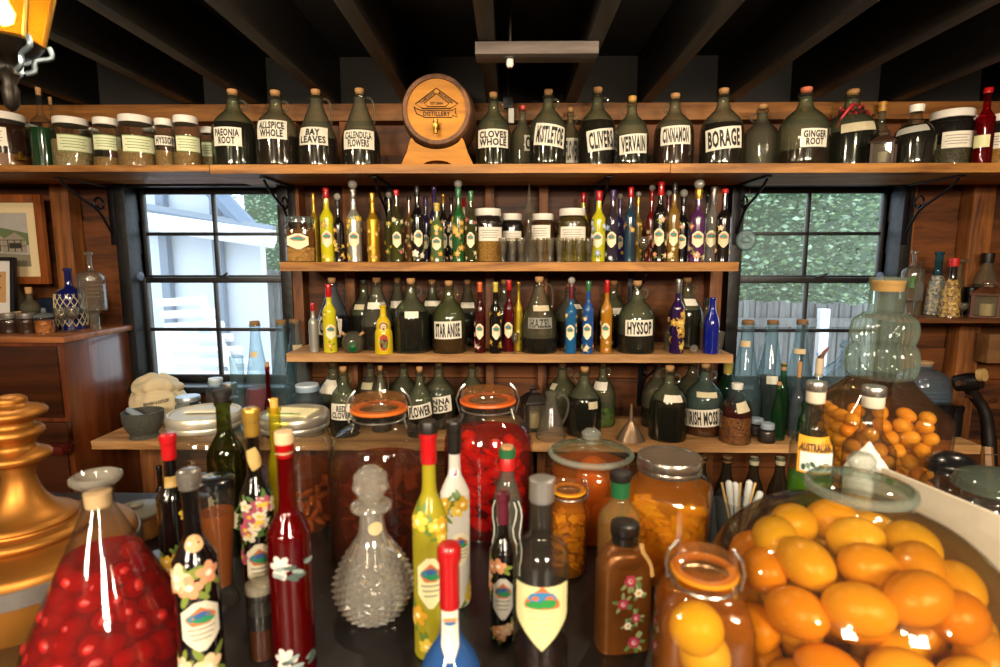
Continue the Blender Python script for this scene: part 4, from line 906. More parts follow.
# cloth sack
t = T('cloth_sack', 'slumped cream cloth sack with black lettering behind the mortar', 'sack', 157.5, 378, 54, Y4+.17, SH4)
t.prof([(0, 0), (.8, 0), (.98, .1), (1, .3), (.97, .55), (.9, .68), (.8, .72), (.85, .8), (.8, .92), (.5, 1.0), (0, .97)], 4)
t.shape = lambda a: 1+.05*math.sin(3*a+1)+.035*math.sin(7*a+.4)+.02*math.sin(13*a)
v, f = lathe(t.pf, 64, None); vv = []
for x, y, z in v:
    a = math.atan2(x, -y); k = t.shape(a); zz = z*(1+.09*math.sin(2.2*a+.5)*(z/t.h)); k *= 1+.03*math.sin(9*a+z*90)*(1 if z > t.h*.6 else .3); vv.append((x*k, y*k*.8, zz))
mk('sack_body', vv, f, paint('cdbb96', .85, bump=.3, vscale=300), t.root)
vs, fs = text2d(['BREWERY & DISTILLERY'], .10, .014, .03, True)
t.off = .006
mk('lettering', [(lambda q: (q[0], q[1]*.8-.003, q[2]))(t.sur(t.face-.1+x/t.r, t.h*.55+y+x*.12)) for x, y in vs], fs, paint('3a3226', .8), t.root, smooth=False)
# lantern, pitcher, funnel
def lantern(name, label, c, w, yt, Y, z0, mat, rz=0, candle='d9c79a', cat='lantern'):
    t = T(name, label, cat, c, yt, w, Y, z0); t.root.rotation_euler[2] = t.face+rz; r, h = t.r*.92, t.h; mb = MB()
    mb.box(-r, -r, 0, r, r, .05*h, bev=.002); mb.box(-r, -r, .60*h, r, r, .64*h, bev=.002)
    for sx in (-1, 1):
        for sy in (-1, 1): mb.box(sx*r*.82-r*.12, sy*r*.82-r*.12, .05*h, sx*r*.82+r*.12, sy*r*.82+r*.12, .6*h)
    mb.build('lantern_frame', mat, t.root, smooth=False)
    MB().lathe([(1.5*r, .64*h), (1.45*r, .67*h), (.8*r, .80*h), (.4*r, .84*h), (.36*r, .9*h), (0, .9*h)], 4, 0, Matrix.Rotation(PI/4, 4, 'Z')).build('lantern_roof', mat, t.root, smooth=False)
    MB().tube([(-.45*r, 0, .88*h), (-.4*r, 0, .97*h), (0, 0, .995*h), (.4*r, 0, .97*h), (.45*r, 0, .88*h)], .05*r+.001, 6).build('handle', mat, t.root)
    mb = MB()
    for s in (-1, 1): mb.box(-r*.7, s*r*.8-.0008, .06*h, r*.7, s*r*.8+.0008, .59*h).box(s*r*.8-.0008, -r*.7, .06*h, s*r*.8+.0008, r*.7, .59*h)
    mb.build('glass_panes', glass(tint='e9e6da', edge='9a978a', dust_glow=.2, dcol='a8a08c'), t.root, smooth=False)
    MB().lathe([(0, .05*h), (.5*r, .05*h), (.5*r, .36*h), (.44*r, .38*h), (0, .37*h)], 18).build('candle', paint(candle, .5), t.root)
    return t
lantern('candle_lantern', 'small dark metal candle lantern between pepper jar and pitcher on the low shelf', 534, 25, 385, Y4+.07, SH4, paint('241d18', .5, .3), .3)
lantern('candle_lantern', 'small dark wooden display lantern on the top shelf beside the garlanded jug', 884, 23, 130, Y1-.07, SH1, paint('3a251a', .5), -.15, 'c8c4b4')
t = T('pitcher', 'clear glass pitcher with a looped handle on the low shelf', 'pitcher', 551, 392, 30, Y4-.05, SH4)
t.prof([(0, 0), (.9, 0), (1, .03), (.98, .1), (.72, .4), (.45, .68), (.36, .85), (.42, 1.0), (.42, 1.0), (.38, 1.0)]); gp = glass(tint='ebe8de', edge='8a877c', dust_glow=.22, dcol='a8a394', refl=1.3)
t.body('glass_body', gp); MB().tube(cr([(.4*t.r, 0, .86*t.h), (.75*t.r, 0, .93*t.h), (1.12*t.r, 0, .80*t.h), (1.08*t.r, 0, .55*t.h), (.8*t.r, 0, .34*t.h), (.72*t.r, 0, .36*t.h)], 4), t.r*.09).build('handle', gp, t.root)
t = T('funnel', 'upturned metal funnel standing on the low shelf', 'funnel', 631, 404, 29, Y4-.07, SH4)
t.prof([(.97, 0), (1, .012), (.97, .03), (.62, .28), (.2, .52), (.16, .56), (.12, .75), (.08, 1.0), (.08, 1.0), (.06, 1.0), (.06, 1.0), (.1, .7), (.18, .5), (.6, .26), (.94, .02)]); t.body('cone', paint('a58a70', .28, .75))
# big glass vessels at the right end of the low shelf
BARR = [(0, 0), (.78, 0), (.86, .03), (1, .3), (1.0, .5), (.94, .68), (.8, .80), (.5, .86), (.3, .88), (.3, .90), (.33, .905), (.33, .97), (.27, .975), (.27, .975)]
t = plainbottle(921, 48, 361, Y4+.155, SH4, 'ribbed pale blue glass barrel jar with a cork on the right of the low shelf', BARR, dict(tint='cfdfe8', edge='6f8ea4', dust_glow=.3, dcol='7f95a8'), cork=(m_cork, .3, .93, 1.0), name='barrel_jar', cat='jar', yc=395)
mb = MB()
for z in (.34, .40, .46, .52, .58): R = t.R(z*t.h); mb.lathe([(R-.0005, z*t.h-.004), (R+.0025, z*t.h), (R-.0005, z*t.h+.004)], 32)
mb.build('rib_trim', glass(tint='cfdfe8', edge='6f8ea4', dust_glow=.3, dcol='8fa5b8'), t.root)
t = plainbottle(846, 56, 337, Y4+.13, SH4, 'large pale blue round glass carboy behind the gourd shaped bottle', JUG, dict(tint='d9e8ee', edge='7fa4b4', dust_glow=.2, dcol='9fb8c4'), name='carboy', cat='carboy', yc=390)
t = plainbottle(817, 14, 352, Y4-.05, SH4, 'bottle neck with tan sleeve and slanted brown spout left of the carboy', COLA, G_BLUE, cork=(paint('d8c7a8', .6), .5, .72, .93, 'paper_sleeve'), yc=400)
MB().tube([(0, 0, t.h*.92), (.008, 0, t.h*.97), (.03, 0, t.h*1.05)], [.012, .009, .004]).build('spout', paint('7a4426', .6), t.root)
for i, (c, nm) in enumerate(((943, 'black lidded cylinder tin, front one of the pair on the low shelf'), (952, 'black lidded cylinder tin, rear one of the pair on the low shelf'))):
    t = T('cylinder_tin', nm, 'tin', c, 405+i*.5, 17, Y4-.03+i*.045, SH4); t.prof([(0, 0), (.92, 0), (1, .02), (1, .8), (1, .8), (1, .99), (.93, 1), (0, 1)]); t.body('tin_body', paint('0c0c0f', .3, coat=.3)); t.lath('lid', [(1.0*t.r, .82*t.h), (1.06*t.r, .83*t.h), (1.06*t.r, 1.0*t.h), (.98*t.r, 1.01*t.h), (0, 1.01*t.h)], paint('0a0a0c', .25), 22)
plainbottle(928, 16, 400, Y4-.085, SH4, 'small clear jar beside the black cylinder tins', JAR, G_BLUE, name='storage_jar', cat='jar')
# bottles standing on the floor plank below the low shelf
FL = SH4-.46
live_board('shelf_board', 'dark bottom plank under the low shelf carrying empty bottles', at(95, 480, 2.2).x, at(960, 480, 2.2).x, 2.14, 2.41, FL, .03, wood('4a2f1b', '1c1008', 'X', 8, .6), 9)
for c, nm in ((640, 'dark bottle with pale neck band under the low shelf behind the steel lidded jar'), (665, 'second dark bottle with neck band under the low shelf behind the steel lidded jar'), (700, 'clear bottle under the low shelf directly above the droppers'), (725, 'clear bottle under the low shelf right of the droppers'), (752, 'dark bottle with old label under the low shelf behind the kumquat jar'), (778, 'rightmost dark bottle under the low shelf beside the yellow labelled bottle')):
    t = plainbottle(c, 22, 456, 2.27, FL, nm, COLA, dict(tint='8d9488', edge='2a2e2a', dust_glow=.2, dcol='54584e'), liq=(paint('0a0908', .15), .35), cork=(m_old, .4, .90, .985, 'neck_band') if c not in (700, 725) else (m_corkd, .4, .93, 1.0))
t = deco(160.5, 11, 466, 2.27, FL+.12, 'x', '2a1a10', 'black', 'gold', 1); bpy.data.objects.remove(t.root) if 0 else None
t.root['label'] = 'slim beaded brown bottle with a round label behind the pickle jar'; t.root.location.z = FL
t.root.scale = (1, 1, (t.h+.12)/t.h)

# ================================================================== LEFT: CABINET, PICTURES, WHAT STANDS ON IT
m_cab = wood('7a3c18', '3f1b0a', 'Z', 6, .3, coat=.3); m_cabd = wood('4a2410', '200d05', 'X', 6, .25, coat=.4)
CX = at(127, 325, 2.55).x; CZ = at(127, 325, 2.55).z; cy0 = 2.17
e = empty('wooden_cabinet', (CX-.45, cy0, 0), label='polished reddish brown wooden cabinet against the left of the back wall', cat='cabinet')
MB().box(-.47, 0.0, .0, .45, .385, CZ-.026, bev=.004).build('body', m_cab, e)
MB().box(-.49, -.02, CZ-.0255, .47, .39, CZ, bev=.006).build('cabinet_top', wood('a8683a', '6a3a1c', 'X', 7, .4), e)
MB().box(-.46, -.012, CZ-.33, .43, -.0005, CZ-.04, bev=.004).build('door', m_cabd, e)
MB().box(-.46, -.012, .3, .43, -.0005, CZ-.48, bev=.004).build('door', m_cabd, e)
MB().box(-.47, -.07, CZ-.47, .46, -.0005, CZ-.43, bev=.016).build('rail', paint('4a1410', .2, coat=.5), e)
MB().box(-.47, -.03, CZ-.43, .455, -.0005, CZ-.345, bev=.006).build('moulding', m_cabd, e)
CY = 2.36
def framed(label, x0, y0, x1, y1, Y, zb, mat, fw, matc, lean, art):
    a, b = at(x0, y0, Y), at(x1, y1, Y); w, h = b.x-a.x, a.z-b.z
    e = empty('framed_picture', ((a.x+b.x)/2, Y, b.z), label=label, cat='picture'); e.rotation_euler = (lean, 0, 0); mb = MB()
    mb.box(-w/2, -.018, 0, -w/2+fw, .004, h, bev=.003).box(w/2-fw, -.018, 0, w/2, .004, h, bev=.003).box(-w/2+fw, -.018, 0, w/2-fw, .004, fw, bev=.003).box(-w/2+fw, -.018, h-fw, w/2-fw, .004, h, bev=.003); mb.build('picture_frame', mat, e)
    MB().box(-w/2+fw, -.006, fw, w/2-fw, .003, h-fw).build('mat_board', matc, e, smooth=False)
    art(e, w, h, fw); return e
def art_house(e, w, h, fw):
    m = .045; x0, x1, z0, z1 = -w/2+fw+m, w/2-fw-m, fw+m, h-fw-m; W_, H_ = x1-x0, z1-z0; y = -.007; mb = MB()
    q = lambda pts, k, d=0: mb.add([(x0+W_*a, y-d*.0004, z0+H_*b) for a, b in pts], [tuple(range(len(pts)))], k)
    q([(0, 0), (1, 0), (1, 1), (0, 1)], 0); q([(0, 0), (1, 0), (1, .22), (0, .3)], 1, 1); q([(0, .55), (.3, .75), (.7, .72), (1, .62), (1, .4), (0, .4)], 2, 1)
    q([(.45, .28), (.72, .28), (.72, .5), (.6, .66), (.45, .5)], 3, 2); q([(.68, .26), (.97, .26), (.97, .5), (.84, .64), (.68, .5)], 4, 3); q([(.1, .28), (.45, .28), (.45, .46), (.1, .46)], 3, 2)
    for a in (.48, .56, .64, .74, .82, .9): q([(a, .28), (a+.012, .28), (a+.012, .5), (a, .5)], 5, 4)
    for b in (.38, .49): q([(.45, b), (.97, b), (.97, b+.012), (.45, b+.012)], 5, 4)
    q([(.76, .34), (.9, .34), (.9, .44), (.76, .44)], 5, 5)
    mb.build('watercolour', [paint(c, .8, var=.12, vscale=25) for c in ('a5a09a', '7c7460', '5d6b45', '9a8f7d', '8f8474', '2e2822')], e, smooth=False)
framed('large framed watercolour of a half timbered house on the left wall', -75, 195, 52, 284, 2.52, 0, wood('9a5420', '5a2a0c', 'Z', 9, .35, coat=.3), .034, paint('d9c49a', .7), 0, art_house)
def art_note(e, w, h, fw):
    mb = MB(); z0 = h*.3; mb.box(-w*.3, -.0068, z0, w*.3, -.0061, h*.78); mb.build('printed_sheet', paint('b48a58', .7), e, smooth=False)
    mb = MB()
    for i in range(6): mb.box(-w*.2, -.0074, h*(.7-.06*i), w*(.2-.05*(i % 3)), -.0069, h*(.72-.06*i))
    mb.build('printed_lines', paint('3a2614', .7), e, smooth=False)
framed('black framed print with white mat propped on the cabinet below the watercolour', -38, 257, 17, 322, 2.40, 0, paint('121113', .35), .016, paint('cfccc6', .7), -.12, art_note)
CT = CZ
t = plainbottle(70, 25, 268, 2.40, CT, 'cobalt blue bottle wrapped in a woven cane net', [(0, 0), (.85, 0), (.95, .03), (1, .2), (1, .5), (.85, .62), (.4, .69), (.26, .74), (.25, .95), (.25, .95), (.3, .96), (.3, .99), (.2, 1.0), (0, 1.0)], paint('0e1650', .06, coat=1.0))
mb = MB(); t.off = .003
for i in range(14):
    for s in (-1, 1):
        pts = [t.sur(i*2*PI/14+s*q*.16, t.h*(.06+.058*q)) for q in range(10)]; mb.tube(pts, .0016, 5)
o = mb.build('cane_net', paint('cbb98a', .6), t.root)
BELL = [(0, 0), (.42, 0), (.42, .02), (.36, .05), (.36, .2), (.36, .2), (.55, .235), (.95, .25), (1, .28), (1, .5), (.98, .66), (.8, .72), (.35, .755), (.2, .78), (.19, .94), (.19, .94), (.3, .95), (.3, .985), (.15, 1), (0, 1)]
t = plainbottle(92, 24, 251, 2.38, CT, 'clear upside down style glass bottle with long neck on the wooden cabinet', BELL, dict(tint='eaeae2', edge='8a8c86', dust_glow=.18, dcol='a9a69a', refl=1.6))
mb = MB(); 
for k in range(5): R = t.R(t.h*.4)*.55; z = t.h*(.42+.05*k); mb.tube([(R*math.sin(a), -R*math.cos(a), z) for a in [i*PI/6 for i in range(12)]], .002, 6, 0, True)
mb.build('coil_tube', glass(tint='e5dcc8', edge='8a7a58', dust_glow=.3, dcol='b8a888'), t.root)
WINE = [(0, 0), (.8, 0), (.82, .02), (.2, .06), (.1, .12), (.1, .42), (.25, .5), (.8, .62), (1, .8), (.9, 1.0), (.9, 1.0), (.86, 1.0), (.94, .8), (.7, .64), (0, .56)]
glasses(62, 13, 308, 2.29, CT, 'small stemmed glass with dark dregs, left one in front of the cane net bottle', WINE, name='wine_glass')
glasses(73, 13, 307, 2.31, CT, 'small stemmed glass, right one in front of the cane net bottle', WINE, name='wine_glass')
LJ2 = [(0, 0), (.85, 0), (1, .08), (1, .3), (1, .6), (.9, .72), (.85, .75), (.85, .75)]
for c, w, yt, Y, nm, col in ((10, 20, 313, 2.27, 'low jar of dark brown honey with silver lid at the left of the cabinet top', '2c120a'), (27, 17, 313, 2.26, 'low jar of dark brown honey beside the amber candy jar', '30140a')):
    t = T('honey_jar', nm, 'jar', c, yt, w, Y, CT); t.prof(LJ2); t.body('glass_body', glass(**G_CLEAR)); t.fill('contents', paint(col, .2, coat=.3), t.h*.7)
    t.lath('lid', [(0, .74*t.h), (.88*t.r, .74*t.h), (.9*t.r, .76*t.h), (.9*t.r, .98*t.h), (.8*t.r, t.h), (0, t.h)], m_silver, 20)
t = T('candy_jar', 'small glass jar of amber pieces with a knobbed glass lid on the cabinet', 'jar', 44.5, 308, 17, 2.27, CT); t.prof([(0, 0), (.95, 0), (1, .03), (1, .4), (1, .62), (1, .62), (.97, .64), (.97, .64)])
t.body('glass_body', glass(**G_CLEAR)); t.fill('contents', granular('c97a2c', '7a3a0c', 80), t.h*.5, k=.97); t.lath('lid', [(r_*t.r, z_*t.h) for r_, z_ in ((0, .64), (1.05, .64), (1.05, .7), (.7, .78), (.2, .82), (.28, .9), (.2, 1), (0, 1))], glass(tint='e8ecec', edge='8d9a9c', dust_glow=.3, dcol='b0bcc0'), 20)
plainbottle(30.5, 16, 287, 2.38, CT, 'corked clear bottle of dark liquor behind the honey jars', [(0, 0), (.9, 0), (1, .03), (1, .5), (.9, .6), (.4, .7), (.32, .78), (.32, .88), (.32, .88)], G_GREY, liq=(paint('0a0a0e', .1), .45), cork=(m_cork, .34, .85, 1.0))
plainbottle(18, 15, 280, 2.5, CT, 'dim olive bottle in shadow between the two framed pictures', COLA, G_GREEN)
e = empty('paper_scroll', at(19, 310, 2.36), label='rolled brown paper leaning behind the honey jars on the cabinet', cat='paper'); e.location.z = CT
MB().lathe([(.02, 0), (.024, .01), (.026, .08), (.025, .08), (.022, .01)], 18, 0, Matrix.Rotation(-.12, 4, 'Y')).build('paper_roll', paint('b8935e', .8), e)
t = T('glass_box', 'dark blue square glass dish behind the stemmed glasses on the cabinet', 'dish', 52, 298, 22, 2.48, CT); t.prof([(0, 0), (.9, 0), (1, .04), (1, .96), (1, .96), (.9, 1), (.9, 1), (.88, .1), (0, .1)]); t.shape = sq(6, .3); t.r *= .9; t.prof([(0, 0), (.9, 0), (1, .04), (1, .96), (1, .96), (.9, 1), (.9, 1), (.88, .1), (0, .1)]); t.body('dish', glass(tint='7f8fb0', edge='1c2438', dust_glow=.3, dcol='3a4864'))

# ================================================================== RIGHT WALL SHELF, GUITAR
t = plainbottle(912, 20, 250, 2.42, SHR, 'clear upside down style glass bottle with green contents on the right wall shelf', BELL, dict(tint='e6e6dc', edge='8a8c80', dust_glow=.16, dcol='a9a696', refl=1.6))
MB().lathe([(0, -.03), (.012, -.024), (.008, 0), (.013, .02), (0, .03)], 8, 0, Matrix.Translation((0, 0, t.h*.52))).build('green_sprig', paint('2f8a3a', .5), t.root)
plainbottle(918.5, 7, 262, 2.51, SHR, 'thin corked bottle behind the upside down bottle on the right wall shelf', TALLNECK, G_GREY, cork=(paint('1c1410', .5), .3, .9, 1.0))
m_mos = granular('d9c9a0', '3a5a7a', 110, .25); m_mos2 = granular('c9a558', '3a1a18', 110, .25)
MOS = [(0, 0), (.95, 0), (1, .02), (.97, .2), (.82, .5), (.55, .6), (.4, .68), (.38, .95), (.38, .95), (.48, .955), (.48, .985), (.35, .99), (0, .99)]
t = plainbottle(937, 17, 251, 2.50, SHR, 'blue bottle covered in pebble mosaic on the right wall shelf', MOS, glass(tint='3f8aa0', edge='0f3a4a', dust_glow=.4, dcol='2a6a80'))
v, f = lathe([(t.R(z*t.h)+.0012, z*t.h) for z in (.01, .1, .2, .3, .4, .5, .58, .62)], 28); mk('mosaic', v, f, m_mos, t.root); t.label(934, 285, 942, 300, mat=m_old)
t = plainbottle(951.5, 17, 258, 2.40, SHR, 'red capped bottle covered in brown and gold mosaic on the right wall shelf', MOS, gloss('1c130c'), cork=(paint('b8201c', .35), .5, .86, 1.0, 'wax_cap'))
v, f = lathe([(t.R(z*t.h)+.0012, z*t.h) for z in (.01, .1, .2, .3, .4, .5, .58, .64)], 28); mk('mosaic', v, f, m_mos2, t.root); t.label(949, 294, 957, 306, mat=m_old)
plainbottle(958, 10, 258, 2.54, SHR, 'slim clear bottle with flat glass stopper behind the red capped mosaic bottle', [(0, 0), (.9, 0), (1, .05), (1, .5), (.5, .65), (.4, .9), (.4, .9), (1.1, .93), (1.1, .98), (0, 1)], G_GREY)
glasses(962.5, 9, 303, 2.36, SHR, 'tiny stemmed glass on the right wall shelf', GOB, name='goblet')
t = T('black_jar', 'short black lidded jar on the right wall shelf beside the display lantern', 'jar', 970, 287, 12, 2.49, SHR); t.prof([(0, 0), (.95, 0), (1, .03), (1, .7), (.98, .72), (.98, .72)]); t.body('jar_body', paint('0a0a0b', .25)); t.lath('lid', [(1.0*t.r, .74*t.h), (1.08*t.r, .75*t.h), (1.08*t.r, .98*t.h), (1.0*t.r, t.h), (0, t.h)], paint('08080a', .3), 20)
lantern('candle_lantern', 'reddish brown wooden candle lantern on the right wall shelf', 988, 27, 281, 2.395, SHR, wood('6a3a20', '2c150a', 'Z', 9, .5), -.1)
plainbottle(985, 20, 253, 2.51, SHR, 'clear bottle with black cap behind the right wall lantern', COLA, G_GREY, liq=(liquid('8a6a2c', '4a3410', .5), .5), cork=(paint('14110f', .4), .5, .84, 1.0, 'cap'))
# pale board on the right wall
tag(MB().box(at(988, 335, 2.5).x, 2.49, at(990, 363, 2.5).z, at(1040, 335, 2.5).x, 2.56, at(990, 334, 2.5).z, bev=.003).build('mounted_board', wood('8a6038', '5a3a1c', 'X', 9, .6)), 'plain timber block fixed below the right wall shelf at the photo edge', 'block')
# stringed instrument leaning at the right edge
e0 = at(985, 470, 2.2)
e = empty('guitar', (e0.x+.03, 2.3, 0), label='old dark stringed instrument with pegs leaning at the right edge', cat='guitar')
b0 = e.location
g = lambda px, py, Y: at(px, py, Y)-b0
MB().tube(cr([tuple(g(994, 560, 2.25)), tuple(g(990, 470, 2.3)), tuple(g(988, 430, 2.32)), tuple(g(984, 410, 2.33)), tuple(g(976, 398, 2.34)), tuple(g(969, 388, 2.34))], 4), [.028]*4+[.027]*4+[.024]*4+[.022]*4+[.024]*5, 10).build('neck', paint('16100c', .4), e)
sc = g(969, 382, 2.33)
MB().lathe([(0, -.05), (.034, -.048), (.04, 0), (.034, .04), (0, .042)], 20, 0, Matrix.Translation(sc) @ Matrix.Rotation(1.2, 4, 'X') @ Matrix.Rotation(.5, 4, 'Y')).build('scroll', paint('14100d', .35), e)
MB().lathe([(0, 0), (.026, 0), (.026, .02), (0, .022)], 18, 0, Matrix.Translation(g(979, 375, 2.27)) @ Matrix.Rotation(1.35, 4, 'X') @ Matrix.Rotation(.4, 4, 'Y')).build('cork_end', granular('d8b878', 'a5763c', 300), e)
for px, py in ((958, 383), (962, 395), (997, 400)):
    p0 = g(974 if px < 980 else 982, py+3, 2.34); p1 = g(px, py, 2.30); MB().tube([p0, p0.lerp(p1, .6), p1], [.006, .007, .012], 10).build('peg', paint('4a2a18', .35), e)
MB().tube([g(990, 520, 2.19), g(987, 447, 2.28)], [.022, .02], 6).build('fretboard', wood('b8854c', '6a4420', 'Z', 9, .5), e)
for i in range(5): p = g(990.2-i*.7, 505-i*13, 2.20+.015*i); MB().tube([p+Vector((-.026, -.02, 0)), p+Vector((.026, -.02, 0))], .002, 6).build('fret', m_silver, e)
MB().lathe([(0, -.04), (.18, -.04), (.19, 0), (.18, .04), (0, .04)], 36, 0, Matrix.Translation(g(1004, 640, 2.2)) @ Matrix.Rotation(1.35, 4, 'X')).build('body', paint('5a3418', .3), e)
# glass ornament hanging in the right window
p = at(746, 240, W-.09)
e = empty('hanging_disc', p, label='round engraved glass disc hanging on a cord in the right window', cat='ornament'); R = .043
v, f = tube([(R*math.sin(a), 0, R*math.cos(a)) for a in [i*PI/16 for i in range(32)]], .004, 6, True); mk('rim', v, f, glass(tint='a8c0c4', edge='4a6468', dust_glow=.5, dcol='7f9aa0'), e)
MB().lathe([(0, -.002), (R, -.002), (R, .002), (0, .002)], 32, 0, Matrix.Rotation(PI/2, 4, 'X')).build('disc', glass(tint='e6f0f2', edge='9ab4ba', dust_glow=.5, dcol='b0c8cc'), e)
mb = MB()
for k in (1, .68): mb.tube([(0, -.004, .024*k), (.026*k, -.004, 0), (.014*k, -.004, -.012*k), (-.014*k, -.004, -.012*k), (-.026*k, -.004, 0)], .0014, 5, 0, True)
mb.build('engraving', paint('58707a', .5), e)
MB().tube([(0, 0, R), (.003, .0, .12), (.004, 0, at(747, 186, W-.09).z-p.z)], .0012, 5).build('cord', paint('8a4a34', .7), e)
# ================================================================== BARREL
bx_, bz_ = at(436.5, 109.5, 2.24), 0
R = 35*proj((bx_.x, 2.22, bx_.z))[2]/FPX
e = empty('oak_barrel', (bx_.x, 2.235, bx_.z), label='small oak barrel with a branded round head and brass tap', cat='barrel')
MX = Matrix.Rotation(-PI/2, 4, 'X')
m_stave = wood('8a5a34', '4a2c16', 'Y', 14, .6); m_head = wood('e0961e', 'a0640c', 'X', 7, .6)
pr = [(R*.86, .012), (R*.86, 0), (R*.97, 0), (R, .006), (R*1.035, .05), (R*1.08, .12), (R*1.09, .16), (R*1.08, .20), (R, .30), (R*.86, .30), (0, .29)]
MB().lathe(pr, 48, 0, MX).build('staves', m_stave, e)
MB().lathe([(0, .011), (R*.862, .011)], 48, 0, MX).build('barrel_head', m_head, e)
for a, k in ((.028, 1.022), (.07, 1.062)):
    MB().lathe([(R*k, a), (R*(k+.012), a+.003), (R*(k+.025), a+.013), (R*(k+.012), a+.016)], 48, 0, MX).build('hoop', paint('5a4632', .5, .3), e)
m_brand = paint('2a1608', .7); mb = MB(); yb_ = .0098
def poly(pts, r): mb.tube([(x*R, yb_, z*R) for x, z in pts], r*R, 5, 0, True)
poly([(0, .60), (.62, .16), (.40, .04), (-.40, .04), (-.62, .16)], .016); poly([(0, .45), (.36, .18), (.26, .09), (-.26, .09), (-.36, .18)], .014)
mb.tube([(x*R, yb_, (z+.15)*R) for x, z in ((-.66, -.06), (-.58, -.12), (-.46, -.16), (.46, -.16), (.56, -.10), (.54, -.22), (.60, -.36), (.46, -.30), (.44, -.36), (-.36, -.36), (-.46, -.30), (-.58, -.26), (-.66, -.06))], .014*R, 5)
mb.build('branded_emblem', m_brand, e)
def flat(lines, w, h, cx, cz, rot=0, bold=.03):
    vs, fs = text2d(lines, w*R, h*R, bold, True); c, s = math.cos(rot), math.sin(rot)
    return mk('lettering', [(cx*R+x*c-y*s, .0088, cz*R+x*s+y*c) for x, y in vs], fs, m_brand, e, smooth=False)
flat(['DISTILLERY'], .78, .13, .0, -.11); flat(['EST 2004'], .36, .075, 0, .18); flat(['TAMBORINE'], .52, .085, -.265, .335, .62); flat(['MOUNTAIN'], .48, .085, .265, .335, -.62)
tp = empty('tap_dummy', (0, 0, 0)); bpy.data.objects.remove(tp)
mb = MB().lathe([(0, 0), (.012, 0), (.012, .02), (.008, .024), (.008, .05), (0, .05)], 14, 0, Matrix.Translation((0, .010, -.50*R)) @ Matrix.Rotation(PI/2, 4, 'X')); mb.tube([(0, -.03, -.50*R+.012), (0, -.03, -.50*R-.03)], .008, 10); mb.build('brass_tap', paint('8a6a2c', .35, .9), e)
MB().tube([(0, -.03, -.50*R+.012), (0, -.03, -.50*R+.022)], .010, 10).build('tap_handle', paint('b08c48', .4, .6), e)
# cradle
zt = SH1; x0 = at(400, 165, 2.235).x-bx_.x; x1 = at(473, 165, 2.235).x-bx_.x
cr_e = empty('barrel_cradle', (bx_.x, 2.235, SH1), label='orange pine cradle holding the small oak barrel', cat='stand')
H = bx_.z-SH1; nseg = 14
for y in (.0, .21):
    xo = x1*1.02; top = [(-xo*.93, 0)]
    pts = [(-xo, 0), (-xo*.96, .012), (-xo*.83, H*.24), (-xo*.74, H*.44), (-xo*.68, H*.5)]
    Rr = R*1.10
    for i in range(nseg+1):
        a = -.62+1.24*i/nseg; xx = Rr*math.sin(a); pts.append((xx, H-Rr*math.cos(a)-.002))
    pts += [(xo*.68, H*.5), (xo*.74, H*.44), (xo*.83, H*.24), (xo*.96, .012), (xo, 0), (xo*.42, 0)]
    for i in range(9): a = PI*i/8; pts.append((xo*.4*math.cos(a), .02*math.sin(a)))
    pts += [(-xo*.42, 0)]
    n = len(pts); v = [(x, y, z) for x, z in pts]+[(x, y+.05, z) for x, z in pts]
    bm = bmesh.new(); vs = [bm.verts.new(q) for q in v]; bm.faces.new(vs[:n]); bm.faces.new(vs[n:][::-1])
    for i in range(n): j = (i+1) % n; bm.faces.new((vs[i], vs[n+i], vs[n+j], vs[j]))
    bmesh.ops.triangulate(bm, faces=[f for f in bm.faces if len(f.verts) > 4]); bmesh.ops.recalc_face_normals(bm, faces=bm.faces[:])
    me = bpy.data.meshes.new('end_board'); bm.to_mesh(me); bm.free(); me.materials.append(m_head); o = bpy.data.objects.new('end_board', me); COL.objects.link(o); o.parent = cr_e
# ================================================================== THINGS ON THE BENCH
def mesh_only(name, v, f, mat):
    me = bpy.data.meshes.new(name); me.from_pydata([tuple(p) for p in v], [], f); me.materials.append(mat)
    me.polygons.foreach_set('use_smooth', [True]*len(f)); me.update(); return me
def scatter(name, meshes, pts, label, cat, group, rots=None, seed=1):
    rr = random.Random(seed)
    for i, p in enumerate(pts):
        o = bpy.data.objects.new(name, rr.choice(meshes)); COL.objects.link(o); o.location = p
        o.rotation_euler = rots(i, p, rr) if rots else (rr.uniform(0, 6.3), rr.uniform(0, 6.3), rr.uniform(0, 6.3))
        tag(o, label, cat, group)
def shell(t, z0, z1, dz, ds, inset, seed, span=2.0, jit=.25, layers=1):
    """points just inside the wall of a vessel, on the side that faces the room"""
    rr = random.Random(seed); out = []
    for l in range(layers):
        z = z0; k = 0
        while z <= z1:
            R = t.R(z)-inset-l*ds*.9
            if R > ds*.3:
                n = max(1, int(2*span*R/ds))
                for j in range(n):
                    ph = t.face-span+2*span*(j+.5+.5*(k % 2)-.25)/n+rr.uniform(-jit, jit)*ds/R*.5
                    kk = t.shape(ph) if t.shape else 1
                    out.append((t.x+R*kk*math.sin(ph), t.y-R*kk*math.cos(ph), TB+z+rr.uniform(-jit, jit)*dz*.5))
            z += dz; k += 1
    return out
